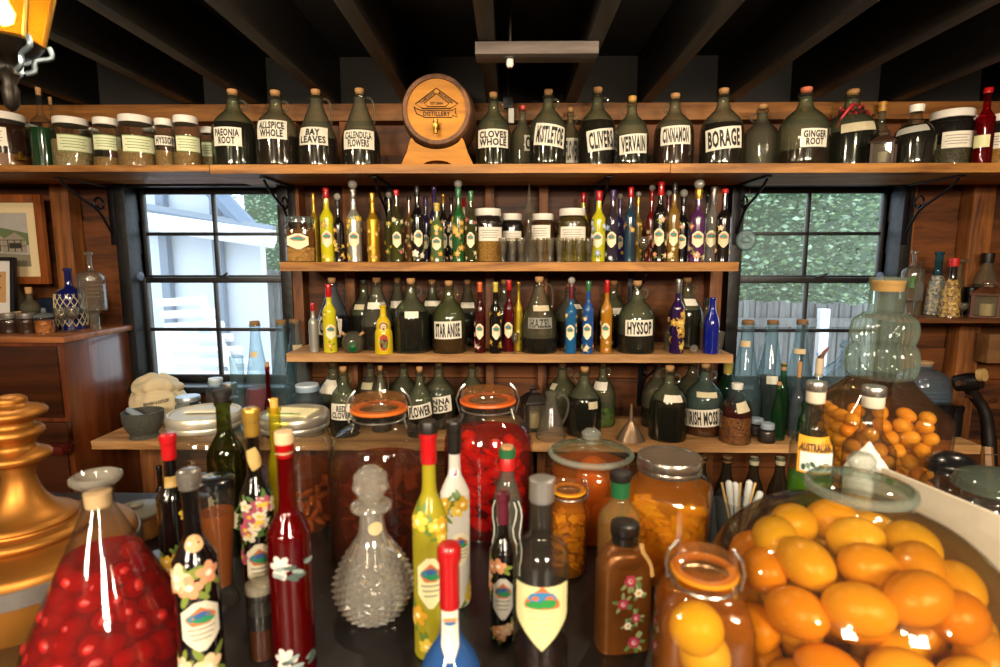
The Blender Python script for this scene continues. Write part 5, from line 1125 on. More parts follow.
def pack(t, n, rad, z0, z1, seed, wall, it=160, front=True):
    rr = random.Random(seed); P_ = []
    for _ in range(n):
        z = rr.uniform(z0+rad, z1-rad); a = t.face+rr.uniform(-2.2, 2.2); R = max(.001, t.R(z)-wall-rad)*math.sqrt(rr.uniform(.2, 1)); P_.append([R*math.sin(a), -R*math.cos(a), z])
    for _ in range(it):
        for i in range(n):
            a = P_[i]
            for j in range(i):
                b = P_[j]; dx, dy, dz = a[0]-b[0], a[1]-b[1], a[2]-b[2]; d2 = dx*dx+dy*dy+dz*dz
                if d2 < 4*rad*rad and d2 > 1e-12:
                    d = math.sqrt(d2); m = (2*rad-d)/d*.5; dx *= m; dy *= m; dz *= m
                    a[0] += dx; a[1] += dy; a[2] += dz; b[0] -= dx; b[1] -= dy; b[2] -= dz
            a[2] = min(max(a[2], z0+rad), z1-rad*.7); q = math.hypot(a[0], a[1]); m = max(.002, min(t.R(a[2]), t.R(max(a[2]-rad*.7, 0)), t.R(min(a[2]+rad*.7, t.h)))-wall-rad)
            if q > m: a[0] *= m/q; a[1] *= m/q
    return [(t.x+p[0], t.y+p[1], TB+p[2]) for p in P_]
def tang(t, p, rr):
    a = math.atan2(p[1]-t.y, p[0]-t.x); d = Vector((-math.sin(a), math.cos(a), rr.uniform(-.35, .35))); return d.to_track_quat('Z', 'Y').to_euler()
def contain(t, v, p, e, wall, z0, z1):
    M = e.to_matrix(); pts = [M @ Vector(q) for q in v]; p = Vector(p)-Vector((t.x, t.y, TB))
    for _ in range(30):
        worst, wv = 0, None; lo = min(q.z for q in pts)+p.z; hi = max(q.z for q in pts)+p.z
        if lo < z0: p.z += z0-lo
        if hi > z1: p.z -= hi-z1
        for q in pts:
            w = q+p; ex = math.hypot(w.x, w.y)-(t.R(min(max(w.z, .001), t.h*.99))-wall)
            if ex > worst: worst, wv = ex, w
        if worst <= 0: break
        d = Vector((wv.x, wv.y, 0)).normalized(); p -= d*(worst+.0003)
        if wv.z > t.h*.4: p.z -= worst*.5
    return p+Vector((t.x, t.y, TB))
def fruits(name, kinds, pts, t, wall, z0, z1, label, cat, group, rots, seed):
    rr = random.Random(seed)
    for i, p in enumerate(pts):
        v, me = rr.choice(kinds); e = Vector((0, 0, 1)).to_track_quat('Z', 'Y').to_euler(); r_ = rots(i, p, rr); e.x, e.y, e.z = r_[0], r_[1], r_[2]
        o = bpy.data.objects.new(name, me); COL.objects.link(o); o.location = contain(t, v, p, e, wall, z0, z1); o.rotation_euler = e; tag(o, label, cat, group)
def egg(rx, rz, n=14, m=10, seed=0, bump=.03, tip=0.0):
    rr = random.Random(seed); ph = [rr.uniform(0, 6) for _ in range(4)]; v, f = [], []
    pr = [(math.sin(PI*i/m), -math.cos(PI*i/m)) for i in range(m+1)]
    v, f = lathe([(r*rx, z*rz*(1+(tip*abs(z)**6 if z > 0 else 0))) for r, z in pr], n)
    v = [tuple(c*(1+bump*math.sin(ph[0]+x*2.2/rx+y*1.3/rx)+bump*.6*math.sin(ph[1]+z*3/rz+y*2/rx)) for c in (x, y, z)) for x, y, z in v]
    return v, f
def skin(c1, c2, scale=60, rough=.28, sss=0):
    key = f'skin_{c1}_{c2}_{scale}'
    if key in MATS: return MATS[key]
    m, nt, out = newmat(key); oi = N(nt, 'ShaderNodeObjectInfo'); mx = N(nt, 'ShaderNodeMix', _data_type='RGBA'); mx.inputs[6].default_value = lin(c1); mx.inputs[7].default_value = lin(c2); L(nt, oi.outputs['Random'], mx.inputs[0])
    b = N(nt, 'ShaderNodeBsdfPrincipled', Roughness=rough); L(nt, mx.outputs[2], b.inputs['Base Color'])
    tc = N(nt, 'ShaderNodeTexCoord'); no = N(nt, 'ShaderNodeTexNoise', Scale=float(scale), Detail=4.0); L(nt, tc.outputs['Object'], no.inputs[0])
    bp = N(nt, 'ShaderNodeBump', Strength=.25, Distance=.003); L(nt, no.outputs[0], bp.inputs['Height']); L(nt, bp.outputs[0], b.inputs['Normal'])
    L(nt, b.outputs[0], out.inputs[0]); MATS[key] = m; return m
FG = lambda name, label, cat, c, yt, w, Y, **k: T(name, label, cat, c, yt, w, Y, TB, **k)
G_FG = dict(tint='f6f7f2', edge='9aa096', dust_glow=.015, dcol='d8d4c8')
G_FGG = dict(tint='f0f5ec', edge='86a090', dust_glow=.02, dcol='d0d6ca')

# --- copper still at the left
sx = at(18, 470, .84)
e = empty('copper_still', (sx.x, .84, TB), label='golden copper still dome with turned finial at the left edge of the bench', cat='still')
m_cop = paint('a9702e', .47, .85, bump=.1, var=.2, vscale=16)
MB().lathe(cr([(0, 0), (.148, 0), (.148, 0), (.152, .03), (.152, .085), (.152, .085), (.146, .095), (.120, .104), (.090, .109)], 4), 64).build('drum', m_cop, e)
MB().lathe([(.1515, .055), (.155, .056), (.155, .081), (.1515, .082)], 64).build('steel_band', paint('8b8580', .45, .7, var=.2, vscale=60), e)
MB().lathe(cr([(.090, .108), (.093, .110), (.094, .116), (.088, .122), (.088, .122), (.071, .125), (.072, .131), (.068, .136), (.068, .136), (.056, .141), (.042, .152), (.029, .172), (.0215, .200), (.024, .219), (.024, .219), (.040, .226), (.0455, .231), (.044, .238), (.030, .245), (.030, .245), (.026, .251), (.029, .260), (.038, .268), (.0395, .273), (.036, .279), (.028, .283), (.028, .283), (.028, .291), (.042, .298), (.0455, .303), (.042, .309), (.027, .314), (.027, .314), (.021, .318), (.021, .325), (.014, .330), (0, .332)], 3), 48).build('finial', m_cop, e)

# --- flask of red berries
t = FG('conical_flask', 'conical glass flask of bright red berries in the left foreground', 'flask', 105, 474, 152, .70, yc=570)
t.prof([(0, 0), (.93, 0), (1, .035), (.99, .08), (.93, .16), (.93, .16), (.23, .78), (.185, .84), (.175, .93), (.175, .93)], 3)
t.body('glass_body', glass(**G_FG), seg=48); t.fill('liquid', liquid('e0201c', 'a80c12', .50), t.h*.58, k=.975, seg=48)
t.lath('cork', [(0, .83*t.h), (.145*t.r, .83*t.h), (.158*t.r, .905*t.h), (0, .905*t.h)], paint('d8b486', .7), 24)
t.lath('glass_rim', [(.172*t.r, .93*t.h), (.24*t.r, .95*t.h), (.285*t.r, .97*t.h), (.29*t.r, .99*t.h), (.25*t.r, 1.0*t.h), (.19*t.r, .985*t.h), (.165*t.r, .95*t.h)], glass(tint='eeeae2', edge='a8a59c', dust_glow=.4, dcol='c8c2b4', refl=1.4), 40)
v, f = egg(.0125, .0135, 10, 8, 3, .08)
scatter('berry', [mesh_only('berry', v, f, skin('a80c12', 'c81e18', 400, .4))], shell(t, .018, t.h*.52, .022, .027, .016, 5, 2.3, .5), 'round red berry steeping in the conical flask', 'berry', 'red berries in the conical flask')

# --- painted bottles
def fgb(c, w, yt, Y, label, col, cap, prof=None, mat=None, capf=.16, fl=None, hexl=None, seed=1, fn=14, fs=.34, see=None, yc=None, fz=(.06, .62), name='liqueur_bottle', lz=(.2, .42), hw=.78, base='ddd5c0', corkm=None, lab_d=0.0):
    t = FG(name, label, 'bottle', c, yt, w, Y, yc=yc); t.prof(prof or BODY, 5); h, r = t.h, t.r
    t.body('glass_body', mat or gloss(col), seg=40)
    if see: t.fill('liquid', see[0], see[1]*h, seg=32)
    if cap:
        if corkm: t.lath('cork', [(0, .93*h), (.34*r, .93*h), (.42*r, .965*h), (.43*r, 1.03*h), (.40*r, 1.037*h), (0, 1.037*h)], corkm, 24)
        else:
            cc, crr = CAPS[cap]; M_ = paint(cc, crr, .7 if cap in ('gold', 'silver') else 0, coat=.4)
            t.lath('wax_cap' if cap != 'silver' else 'foil_cap', cr([(.40*r, (1-capf)*h), (.46*r, (1-capf+.004)*h), (.46*r, .93*h), (.47*r, .94*h), (.52*r, .945*h), (.53*r, .985*h), (.45*r, 1.0*h), (0, 1.004*h)], 2), M_, 28)
    av = None
    if hexl: t.hexlabel(t.face+lab_d, lz[0]*h, lz[1]*h, r*hw, 1, base); av = (lz[0]*h, lz[1]*h, r*hw)
    if fl: flowers(t, fl, seed, fn, fz[0]*h, fz[1]*h, r*fs, av, spread=1.25)
    return t
t = fgb(174, 29, 434, .85, 'black bottle with red wax cap and yellow painted flowers behind the conical flask', '0d0b0a', 'red', capf=.15, fl='yellow', seed=4, fn=12, fs=.5, yc=515)
t.label(163, 477, 180, 487, mat=paint('b89650', .4), name='gold_band')
t = fgb(197, 41, 470, .64, 'black bottle with silver cap, cream roses and a hexagonal label', '0b0909', 'silver', capf=.08, fl='cream', hexl=1, seed=9, fn=9, fs=.62, yc=585, lz=(.24, .46), hw=.86, fz=(.1, .6), lab_d=.05)
mb = MB(); t.blob(mb, t.face, t.h*.70, t.r*.38, t.r*.38, 0, 0, .0008, 16); mb.build('round_label', paint('c79a68', .5), t.root)
# tapered tumbler
t = FG('tapered_jar', 'tall tapered glass of amber drink with a dark lid between the black bottles', 'glass', 219, 478, 37, .82, yc=545)
t.prof([(0, 0), (.8, 0), (.86, .02), (.8, .06), (.58, .14), (.56, .2), (.7, .45), (.9, .75), (.95, .93), (.95, .95), (.95, .95)]); t.body('glass_body', glass(**G_FG), seg=36)
t.fill('liquid', liquid('d98a4a', 'b8692a', .55), t.h*.74, z0=t.h*.16, k=.95); t.lath('lid', [(0, .94*t.h), (.98*t.r, .945*t.h), (1.0*t.r, .96*t.h), (1.0*t.r, .99*t.h), (.9*t.r, t.h), (0, t.h)], paint('141416', .2, coat=.5), 32)
WINEB = [(0, 0), (.92, 0), (1, .02), (1, .3), (1, .58), (.92, .66), (.62, .73), (.42, .78), (.38, .84), (.37, .94), (.37, .94), (.45, .945), (.45, .965), (.38, .97), (.38, .97)]
t = fgb(227, 35, 396, .98, 'olive green wine bottle with black stopper behind the tapered glass', '2c3010', None, prof=WINEB, mat=glass(tint='5f6a24', edge='12160a', dust_glow=.15, dcol='3a4018'), fl='mix', seed=3, fn=10, fs=.36, yc=470, fz=(.1, .4), see=(paint('0d0f06', .1), .5))
t.lath('stopper', [(0, .96*t.h), (.4*t.r, .965*t.h), (.42*t.r, 1.0*t.h), (.5*t.r, 1.003*t.h), (.5*t.r, 1.035*t.h), (.4*t.r, 1.045*t.h), (0, 1.045*t.h)], paint('15120f', .5), 20)
t = fgb(258, 31, 408, .765, 'black bottle with gold wax cap, flowers and a cream hexagonal label', '0d0b09', 'gold', capf=.12, fl='mix', hexl=1, seed=12, fn=18, fs=.42, yc=530, lz=(.22, .42), base='e9dfc2', fz=(.34, .6))
t.label(247, 450, 268, 468, mat=paint('c2a566', .4), name='neck_label', tilt=.5)
fgb(277.5, 18, 404, 1.0, 'slim yellow oil bottle with a pale cork behind the gold capped bottle', 'c2b414', 'x', prof=[(0, 0), (.9, 0), (1, .02), (1, .5), (.9, .6), (.7, .66), (.62, .7), (.6, .95), (.6, .95), (.7, .955), (.7, .98), (.6, .98)], mat=glass(tint='e6dc4a', edge='8a7c10', dust_glow=.3, dcol='b8aa1a'), see=(liquid('d8c820', 'a8981a', .5), .8), corkm=paint('d8a54a', .7), yc=470)
t = fgb(290, 41, 440, .68, 'deep red glass bottle with a pale cork and white painted leaves', '8a0c14', 'x', mat=glass(tint='d8202a', edge='5a060c', dust_glow=.12, dcol='a0101a'), corkm=paint('d3b48c', .75), fl=None, yc=555, see=(liquid('b80f18', '7a0810', .62), .93))
rr = random.Random(2); mb = MB()
for zf, s in ((.50, 1), (.10, 1), (.30, .0)):
    if s:
        for q in range(6): t.blob(mb, t.face-.45+.09*math.cos(q)*3, t.h*zf+.009*math.sin(q), .008, .005, q, q % 2, .001+.00005*q)
        for q in range(9): t.blob(mb, t.face+rr.uniform(-.6, .9), t.h*(zf-.03)+rr.uniform(-.012, .012), .008, .0032, rr.uniform(-.6, .6), 2+q % 2, .0014+.0001*q)
mb.build('leaf_print', [paint(x, .5) for x in ('e6d8d0', 'cfc4c0', '4a5a54', '8d9c98')], t.root)
# short jar of brown liquor
t = FG('tasting_jar', 'small clear tasting jar of brown liquor in front of the gold capped bottle', 'jar', 262, 582, 27, .705, yc=620)
t.prof([(0, 0), (.9, 0), (1, .03), (1, .3), (1, .62), (1, .62), (.98, .95), (.98, .95)]); t.body('glass_body', glass(**G_FG)); t.fill('liquid', liquid('9a5414', '6a3208', .6), t.h*.42, k=.95)
t.fill('dark_layer', paint('14100e', .3), t.h*.62, z0=t.h*.425, k=.95); t.lath('lid', [(0, .9*t.h), (1.02*t.r, .9*t.h), (1.02*t.r, .99*t.h), (.6*t.r, 1.02*t.h), (0, 1.0*t.h)], glass(tint='e0dacb', edge='8a8272', dust_glow=.5, dcol='c2b79f'), 24)

# --- big jars
SCR = [(0, 0), (.92, 0), (.99, .02), (1, .06), (1, .3), (1, .62), (.98, .70), (.90, .79), (.82, .83), (.80, .85), (.80, .93), (.80, .93)]
def steel_lid(t, k=.86, mat=None, z0=.87, lines=True):
    h, r = t.h, t.r; R = k*r; pr = [(0, z0*h), (R*.98, z0*h), (R, (z0+.015)*h), (R, (z0+.03)*h), (R*.985, (z0+.04)*h), (R*1.01, (z0+.05)*h), (R*1.01, (.985)*h), (R*.97, h), (R*.9, h*.997), (R*.88, h*.99), (0, h*.988)]
    return t.lath('screw_lid', pr, mat or m_silver, 40)
t = FG('screw_top_jar', 'large clear jar with brushed steel lid and paper strip, left of the almond jar', 'jar', 209, 411, 72, 1.10, yc=475); t.prof(SCR); t.body('glass_body', glass(**G_FGG), seg=40); steel_lid(t, .94, paint('c3bfae', .35, .6))
t.fill('liquid', liquid('6a3a2a', '3a1c10', .6), t.h*.35, k=.97); MB().box(-.035, -.012, t.h, .03, .006, t.h+.002, M=Matrix.Rotation(.1, 4, 'Z')).build('paper_strip', paint('d9d0b4', .6), t.root)
t = FG('screw_top_jar', 'large steel lidded jar of almonds in brown liquor with a cream label on its lid', 'jar', 297, 412, 73, 1.10, yc=475); t.prof(SCR); t.body('glass_body', glass(**G_FG), seg=40); steel_lid(t, .91, paint('b9b3a4', .3, .8))
t.fill('liquid', liquid('e0a070', '9a4a1c', .22), t.h*.50, k=.975, seg=40); o = MB().box(-.045, -.026, t.h*.9905, .04, .03, t.h*1.004, M=Matrix.Rotation(-.12, 4, 'Z')).build('lid_label', paint('e9dfae', .55), t.root)
MB().box(-.03, -.02, t.h*1.0045, .005, -.012, t.h*1.006).box(.0, -.02, t.h*1.0045, .02, -.014, t.h*1.006).build('emblem_print', paint('6a9a5a', .6), o)
v, f = egg(.0095, .0165, 10, 8, 5, .03, -.0); v = [(x, y*.6, z) for x, y, z in v]
scatter('almond', [mesh_only('almond', v, f, skin('b8763a', '8a4c1c', 200, .5))], shell(t, .014, t.h*.40, .017, .024, .016, 8, 1.9, .5), 'brown almond steeping in the steel lidded jar', 'almond', 'almonds in the steel lidded jar')
def clipjar(c, w, yt, Y, label, lk, seal, prof=None, yc=None, name='clip_top_jar', side='R', g=G_FG, squarish=0):
    t = FG(name, label, 'jar', c, yt, w, Y, yc=yc)
    n = lk-.04
    P_ = prof or [(0, 0), (.9, 0), (.98, .02), (1, .06), (1, .3), (1, .56), (.95, .66), (.82, .74), (n+.02, .79), (n, .82), (n, .86), (n, .86), (n+.05, .865), (n+.05, .88), (n+.05, .88)]
    if squarish: t.r /= 1.05; t.prof(P_); t.shape = sq(squarish, t.face+.2)
    t.prof(P_); t.body('glass_body', glass(**g), seg=48); h, r = t.h, t.r; R = lk*r; t.nk = n
    sh, t.shape = t.shape, None
    t.lath('rubber_seal', [(n*r*.80, .882*h), (R*1.03, .882*h), (R*1.045, .887*h), (R*1.03, .899*h), (n*r*.80, .899*h)], paint(seal, .4), 40)
    t.lath('glass_lid', [(R*.98, .901*h), (R, .907*h), (R, .935*h), (R*.96, .96*h), (R*.86, .97*h), (R*.7, .955*h), (R*.4, .935*h), (0, .93*h)], glass(tint='f4dcc0', edge='c89a6a', dust_glow=.14, dcol='d99a60', refl=1.4), 40)  # orange tint imitates the seal's colour refracted through the clear lid
    m_w = paint('b8b4ac', .25, .9); rn = (n+.012)*r; mb = MB()
    mb.tube([(rn*math.sin(a), -rn*math.cos(a), .835*h) for a in [i*2*PI/32 for i in range(32)]], .0016, 6, 0, True)
    for sg in (-1, 1):
        a = t.face+(PI/2)*sg*(1 if side == 'R' else .0)+(.45*sg)
        u = Vector((math.sin(a), -math.cos(a), 0)); q = Vector((math.cos(a), math.sin(a), 0))*.010
        p = lambda k, z: u*(k*r)+Vector((0, 0, z*h))
        mb.tube([p(n+.03, .835)-q, p(n+.10, .80)-q, p(lk+.14, .88)-q, p(lk+.06, .95)-q, p(lk-.02, .99), p(lk+.06, .95)+q, p(lk+.14, .88)+q, p(n+.10, .80)+q, p(n+.03, .835)+q], .0017, 6)
        mb.tube([p(n+.09, .80)-q, p(n+.13, .72), p(n+.09, .80)+q], .0015, 6)
    mb.build('wire_bail', m_w, t.root); t.shape = sh; return t
t = clipjar(381, 101, 391, 1.0, 'large orange sealed clip top jar of brown liquor with bark pieces', .53, 'd2691e', yc=480)
t.fill('liquid', liquid('d08050', '7a2e10', .38), t.h*.54, k=.975, seg=48)
rr = random.Random(3); mb = MB()
for p in shell(t, .034, t.h*.42, .03, .045, .032, 3, 2.6, .7, 2):
    l = rr.uniform(.02, .04); M = Matrix.Translation((p[0]-t.x, p[1]-t.y, p[2]-TB)) @ Matrix.Rotation(rr.uniform(0, 6.3), 4, 'Z') @ Matrix.Rotation(rr.uniform(.5, 1.3), 4, 'X')
    mb.box(-.012, -.003, -l*.5, .012, .003, l*.5, 0, M, bev=.002)
tag(mb.build('bark_pieces', paint('8a4a20', .6, var=.3, vscale=40), loc=(t.x, t.y, TB)), 'brown bark pieces steeping in the large clip top jar', 'bark', kind='stuff')
t = clipjar(488, 87, 385, 1.10, 'large orange sealed clip top jar packed with red peppers', .61, 'd2601e', yc=470)
t.fill('liquid', liquid('f0301a', 'a80c0c', .22), t.h*.66, k=.978, seg=48)
v, f = lathe(cr([(0, -.040), (.004, -.033), (.009, -.014), (.0125, .008), (.0125, .022), (.007, .030), (.003, .030), (.002, .037), (0, .037)], 2), 12); v = [(x+4.5*z*z, y, z) for x, y, z in v]
v2 = [(x*1.15, y*1.1, z*.8) for x, y, z in v]
mp = [(a, mesh_only('chilli_pepper', a, f, skin('c4120e', 'e23a1a', 80, .25))) for a in (v, v2)]
def prot(i, p, rr):
    a = math.atan2(p[1]-t.y, p[0]-t.x); d = Vector((-math.sin(a), math.cos(a), rr.uniform(-.9, .5)))*rr.choice((-1, 1)); return d.to_track_quat('Z', 'Y').to_euler()
pp = shell(t, .026, t.h*.575, .0215, .056, .030, 6, 2.6, .4, 1)+shell(t, .026, t.h*.575, .03, .06, .062, 7, 2.6, .4, 1)
fruits('chilli_pepper', mp, pp, t, .006, .006, t.h*.64, 'shiny red chilli pepper packed in the clip top jar', 'pepper', 'red chilli peppers in the clip top jar', prot, 4)
v, f = egg(.013, .018, 12, 8, 2, .08)
scatter('pepper_piece', [mesh_only('pepper_piece', v, f, skin('e8841a', 'd23a14', 80, .3))], shell(t, t.h*.605, t.h*.61, .03, .045, .044, 2, 2.4, .2, 1), 'orange pepper piece floating on top of the red peppers', 'pepper', 'orange pepper pieces on top of the red peppers')
# orange fruit under a knobbed glass lid
t = FG('lidded_jar', 'wide glass jar of whole oranges with a knobbed glass lid', 'jar', 590, 428, 80, 1.08, yc=490)
t.prof([(0, 0), (.9, 0), (.98, .02), (1, .06), (1, .3), (1, .56), (.96, .63), (.90, .67), (.92, .70), (.98, .715), (.98, .73), (.98, .73)]); t.body('glass_body', glass(**G_FGG), seg=40); t.fill('liquid', liquid('f6bc68', 'e67c0c', .36), t.h*.66, k=.972)
gl = glass(tint='f4f7f0', edge='9ab0a2', dust_glow=.03, dcol='c0ccc0', refl=1.3)
t.lath('glass_lid', [(R_*t.r, z_*t.h) for R_, z_ in ((.9, .732), (1.02, .735), (1.04, .75), (1.02, .775), (.86, .80), (.6, .83), (.3, .845), (0, .85))], gl, 40)
m_knob = glass(tint='eef0e8', edge='a4b0a6', dust_glow=.25, dcol='d2d8ce', refl=1.9)
t.lath('lid_knob', [(R_*t.r, z_*t.h) for R_, z_ in ((.13, .85), (.1, .875), (.22, .91), (.24, .955), (.14, .99), (0, 1.0))], m_knob, 24)
MB().lathe([(.96*t.r, .735*t.h), (1.04*t.r, .738*t.h), (1.06*t.r, .755*t.h), (1.03*t.r, .775*t.h), (.95*t.r, .785*t.h)], 40).build('lid_rim', glass(tint='dfe8dc', edge='9ab0a0', dust_glow=.5, dcol='c4d0c2', refl=1.5), t.root)
v, f = egg(.0335, .0325, 20, 14, 4, .010)
of = mesh_only('orange', v, f, skin('e8871c', 'd96a10', 300, .3))
scatter('orange', [of], [(t.x+x, t.y+y, TB+z) for x, y, z in ((-.036, -.018, .038), (.036, -.019, .038), (.0, .041, .038), (-.004, -.030, .099), (.012, .035, .104))][:5], 'whole orange steeping under the knobbed glass lid', 'orange', 'oranges in the knobbed lid jar')
# square jar of citrus peel
t = FG('screw_top_jar', 'square shouldered steel lidded jar of yellow citrus peel in amber liquor', 'jar', 667, 455, 86, .93, yc=520)
t.r /= 1.06; t.prof([(0, 0), (.92, 0), (.99, .02), (1, .06), (1, .3), (1, .64), (.96, .72), (.86, .78), (.72, .82), (.70, .84), (.70, .93), (.70, .93)]); t.shape = lambda a, q=sq(5, t.face-.15): q(a)
t.body('glass_body', glass(**G_FG), seg=48); t.fill('liquid', liquid('fcc860', 'f49a10', .42), t.h*.72, k=.972, seg=48)
sh = t.shape; t.shape = None; steel_lid(t, .76, paint('a29a8e', .25, .9)); t.shape = sh
rr = random.Random(8); mb = MB()
for p in shell(t, .02, t.h*.56, .011, .018, .021, 4, 2.4, .8, 2):
    M = Matrix.Translation((p[0]-t.x, p[1]-t.y, p[2]-TB)) @ Matrix.Rotation(rr.uniform(0, 6.3), 4, 'Z') @ Matrix.Rotation(rr.uniform(.2, 2.5), 4, 'X'); l = rr.uniform(.010, .017)
    mb.box(-l, -.0025, -.008, l, .0025, .008, rr.randrange(2), M, bev=.0015)
tag(mb.build('citrus_peel', [paint('fadc4a', .4), paint('f4be2a', .4)], loc=(t.x, t.y, TB)), 'yellow citrus peel strips packed in the square shouldered jar', 'peel', kind='stuff')
# small clip jar of dried fruit
t = clipjar(568, 38, 480, .925, 'small yellow sealed clip top jar of dried fruit slices', .86, 'e0a01c', yc=530)
t.fill('liquid', liquid('f8c860', 'e8960c', .32), t.h*.76, k=.96)
rr = random.Random(9); mb = MB()
for p in shell(t, .014, t.h*.64, .011, .014, .013, 4, 2.4, .8, 1):
    M = Matrix.Translation((p[0]-t.x, p[1]-t.y, p[2]-TB)) @ Matrix.Rotation(rr.uniform(0, 6.3), 4, 'Z') @ Matrix.Rotation(rr.uniform(.3, 2.5), 4, 'X')
    mb.box(-.009, -.002, -.007, .009, .002, .007, rr.randrange(2), M, bev=.0012)
tag(mb.build('fruit_slices', [paint('f0bc3a', .45), paint('d08a1c', .45)], loc=(t.x, t.y, TB)), 'golden dried fruit slices in the small clip top jar', 'fruit', kind='stuff')
# clip jar of lemons in front
t = clipjar(702, 91, 549, .578, 'orange sealed clip top jar of whole lemons in the right foreground', .70, 'd98a1c', yc=615, squarish=6, prof=[(0, 0), (.9, 0), (.98, .02), (1, .06), (1, .3), (1, .64), (.97, .70), (.87, .765), (.70, .81), (.66, .83), (.66, .86), (.66, .86), (.71, .865), (.71, .88), (.71, .88)])
t.fill('liquid', liquid('f8cc78', 'ee8c0c', .24), t.h*.78, k=.975, seg=48)
v, f = egg(.0278, .0285, 20, 14, 6, .012, .06)
fruits('lemon', [(v, mesh_only('lemon', v, f, skin('f2e244', 'ecd42c', 260, .35)))], [(t.x-.014, t.y-.018, TB+.150), (t.x+.012, t.y-.020, TB+.040), (t.x+.010, t.y+.010, TB+.094), ], t, .007, .004, t.h*.765, 'whole yellow lemon in the orange sealed clip top jar', 'lemon', 'lemons in the foreground clip top jar', lambda i, p, rr: (rr.uniform(0, 6), rr.uniform(0, 6), 0), 3)

# --- cut glass decanter
t = FG('decanter', 'cut crystal decanter with a faceted round stopper in the middle of the bench', 'decanter', 373, 466, 78, .80, yc=560)
t.prof([(0, 0), (.62, 0), (.70, .02), (.84, .07), (.97, .15), (1.0, .21), (.93, .29), (.76, .38), (.56, .46), (.42, .52), (.34, .58), (.30, .66), (.30, .70), (.30, .70), (.48, .715), (.52, .735), (.48, .755), (.30, .765), (.24, .765)], 3)
def crystal():
    m, nt, out = newmat('cut_crystal'); g_ = N(nt, 'ShaderNodeBsdfGlass', IOR=1.5, Roughness=.02); g_.inputs['Color'].default_value = lin('f2ede2')
    tr = N(nt, 'ShaderNodeBsdfTransparent', Color=lin('f4f0e6')); gl_ = N(nt, 'ShaderNodeBsdfGlossy', Roughness=.06)
    df = N(nt, 'ShaderNodeBsdfDiffuse', Color=lin('efe9dc'))
    a = N(nt, 'ShaderNodeMixShader'); a.inputs[0].default_value = .42; L(nt, tr.outputs[0], a.inputs[1]); L(nt, gl_.outputs[0], a.inputs[2])
    b = N(nt, 'ShaderNodeMixShader'); b.inputs[0].default_value = .16; L(nt, a.outputs[0], b.inputs[1]); L(nt, df.outputs[0], b.inputs[2]); L(nt, b.outputs[0], out.inputs[0]); return m
mcr = crystal(); v, f, rows, seg = [], [], 22, 40
for i in range(rows+1):
    z = t.h*(.015+.50*i/rows); R = t.R(z)
    for j in range(seg):
        a = 2*PI*j/seg; d = (.07*t.r*min(1, R/t.r*1.1) if (i+j) % 2 == 0 else -.01*t.r) if i < rows-3 else (.02*t.r if j % 2 else 0)
        v.append(((R+d)*math.sin(a), -(R+d)*math.cos(a), z))
for i in range(rows):
    for j in range(seg):
        k = (j+1) % seg; q = (i*seg+j, i*seg+k, (i+1)*seg+k, (i+1)*seg+j)
        f += [(q[0], q[1], q[2]), (q[0], q[2], q[3])] if (i+j) % 2 else [(q[1], q[2], q[3]), (q[1], q[3], q[0])]
mk('studded_body', v, f, mcr, t.root, smooth=False)
pr = [(r_, z_) for r_, z_ in t.pf if z_ > t.h*.50]; v, f = lathe(pr, 24); mk('neck', v, f, mcr, t.root)
mk('inner_wall', *lathe([(r_*.8, z_) for r_, z_ in t.pf if t.h*.02 < z_ < t.h*.5], 20), glass(tint='f0ebe0', edge='b8ae9c', dust_glow=.1, dcol='b8ae9c'), t.root)
v, f = [], []; R = .19*t.r/.39*1.0; zc = t.h*.885; sr = t.r*.47
for i in range(9):
    q = -1.25+i*2.75/8
    for j in range(16):
        a = 2*PI*(j+.5*(i % 2))/16; k = 1.0 if (i % 2) else .92; v.append((sr*k*math.cos(q)*math.sin(a), -sr*k*math.cos(q)*math.cos(a), zc+sr*1.02*math.sin(q)))
for i in range(8):
    for j in range(16):
        k = (j+1) % 16; a, b, c, d = i*16+j, i*16+k, (i+1)*16+k, (i+1)*16+j
        f += [(a, b, d), (b, c, d)] if i % 2 == 0 else [(a, b, c), (a, c, d)]
f.append(tuple(8*16+j for j in range(16))); mk('faceted_stopper', v, f, mcr, t.root, smooth=False)
MB().lathe([(0, .70*t.h), (.18*t.r, .70*t.h), (.22*t.r, .76*t.h), (.24*t.r, zc-sr*.9), (0, zc-sr*.9)], 16).build('stopper_stem', mcr, t.root)
mb = MB(); t.blob(mb, t.face+.25, t.h*.62, .010, .010, 0, 0, .003, 12); mb.build('round_sticker', paint('c8b98c', .5), t.root)

# --- bottles in the middle of the bench
t = fgb(430, 34, 424, .715, 'tall yellow liqueur bottle with red wax and black cap painted with pale flowers', 'c3b818', 'red', mat=glass(tint='d8cc3a', edge='8f8410', dust_glow=1.1, dcol='b8ac2e'), see=(liquid('c8bc1c', 'b0a418', .85), .82), capf=.16, fl='yellow', hexl=1, seed=5, fn=7, fs=.5, yc=540, lz=(.24, .46), base='e8e2ae', fz=(.06, .62))
t.lath('black_cap', [(0, .965*t.h), (.54*t.r, .965*t.h), (.54*t.r, .995*t.h), (.46*t.r, 1.012*t.h), (0, 1.014*t.h)], paint('15120f', .4), 24)
t = fgb(455, 29, 420, .83, 'frosted white bottle with black cap and yellow painted flowers', 'cfcac0', 'black', mat=glass(tint='e6e4de', edge='b8b4aa', dust_glow=1.6, dcol='d6d2c8'), capf=.17, fl='yellow', hexl=1, seed=8, fn=9, fs=.5, yc=510, lz=(.24, .42), base='e2d8b8', fz=(.06, .6), lab_d=.3)
mb = MB(); t.blob(mb, t.face, t.h*.73, t.r*.34, t.r*.34, 0, 0, .001, 14); o = mb.build('round_sticker', paint('eadfe0', .5), t.root)
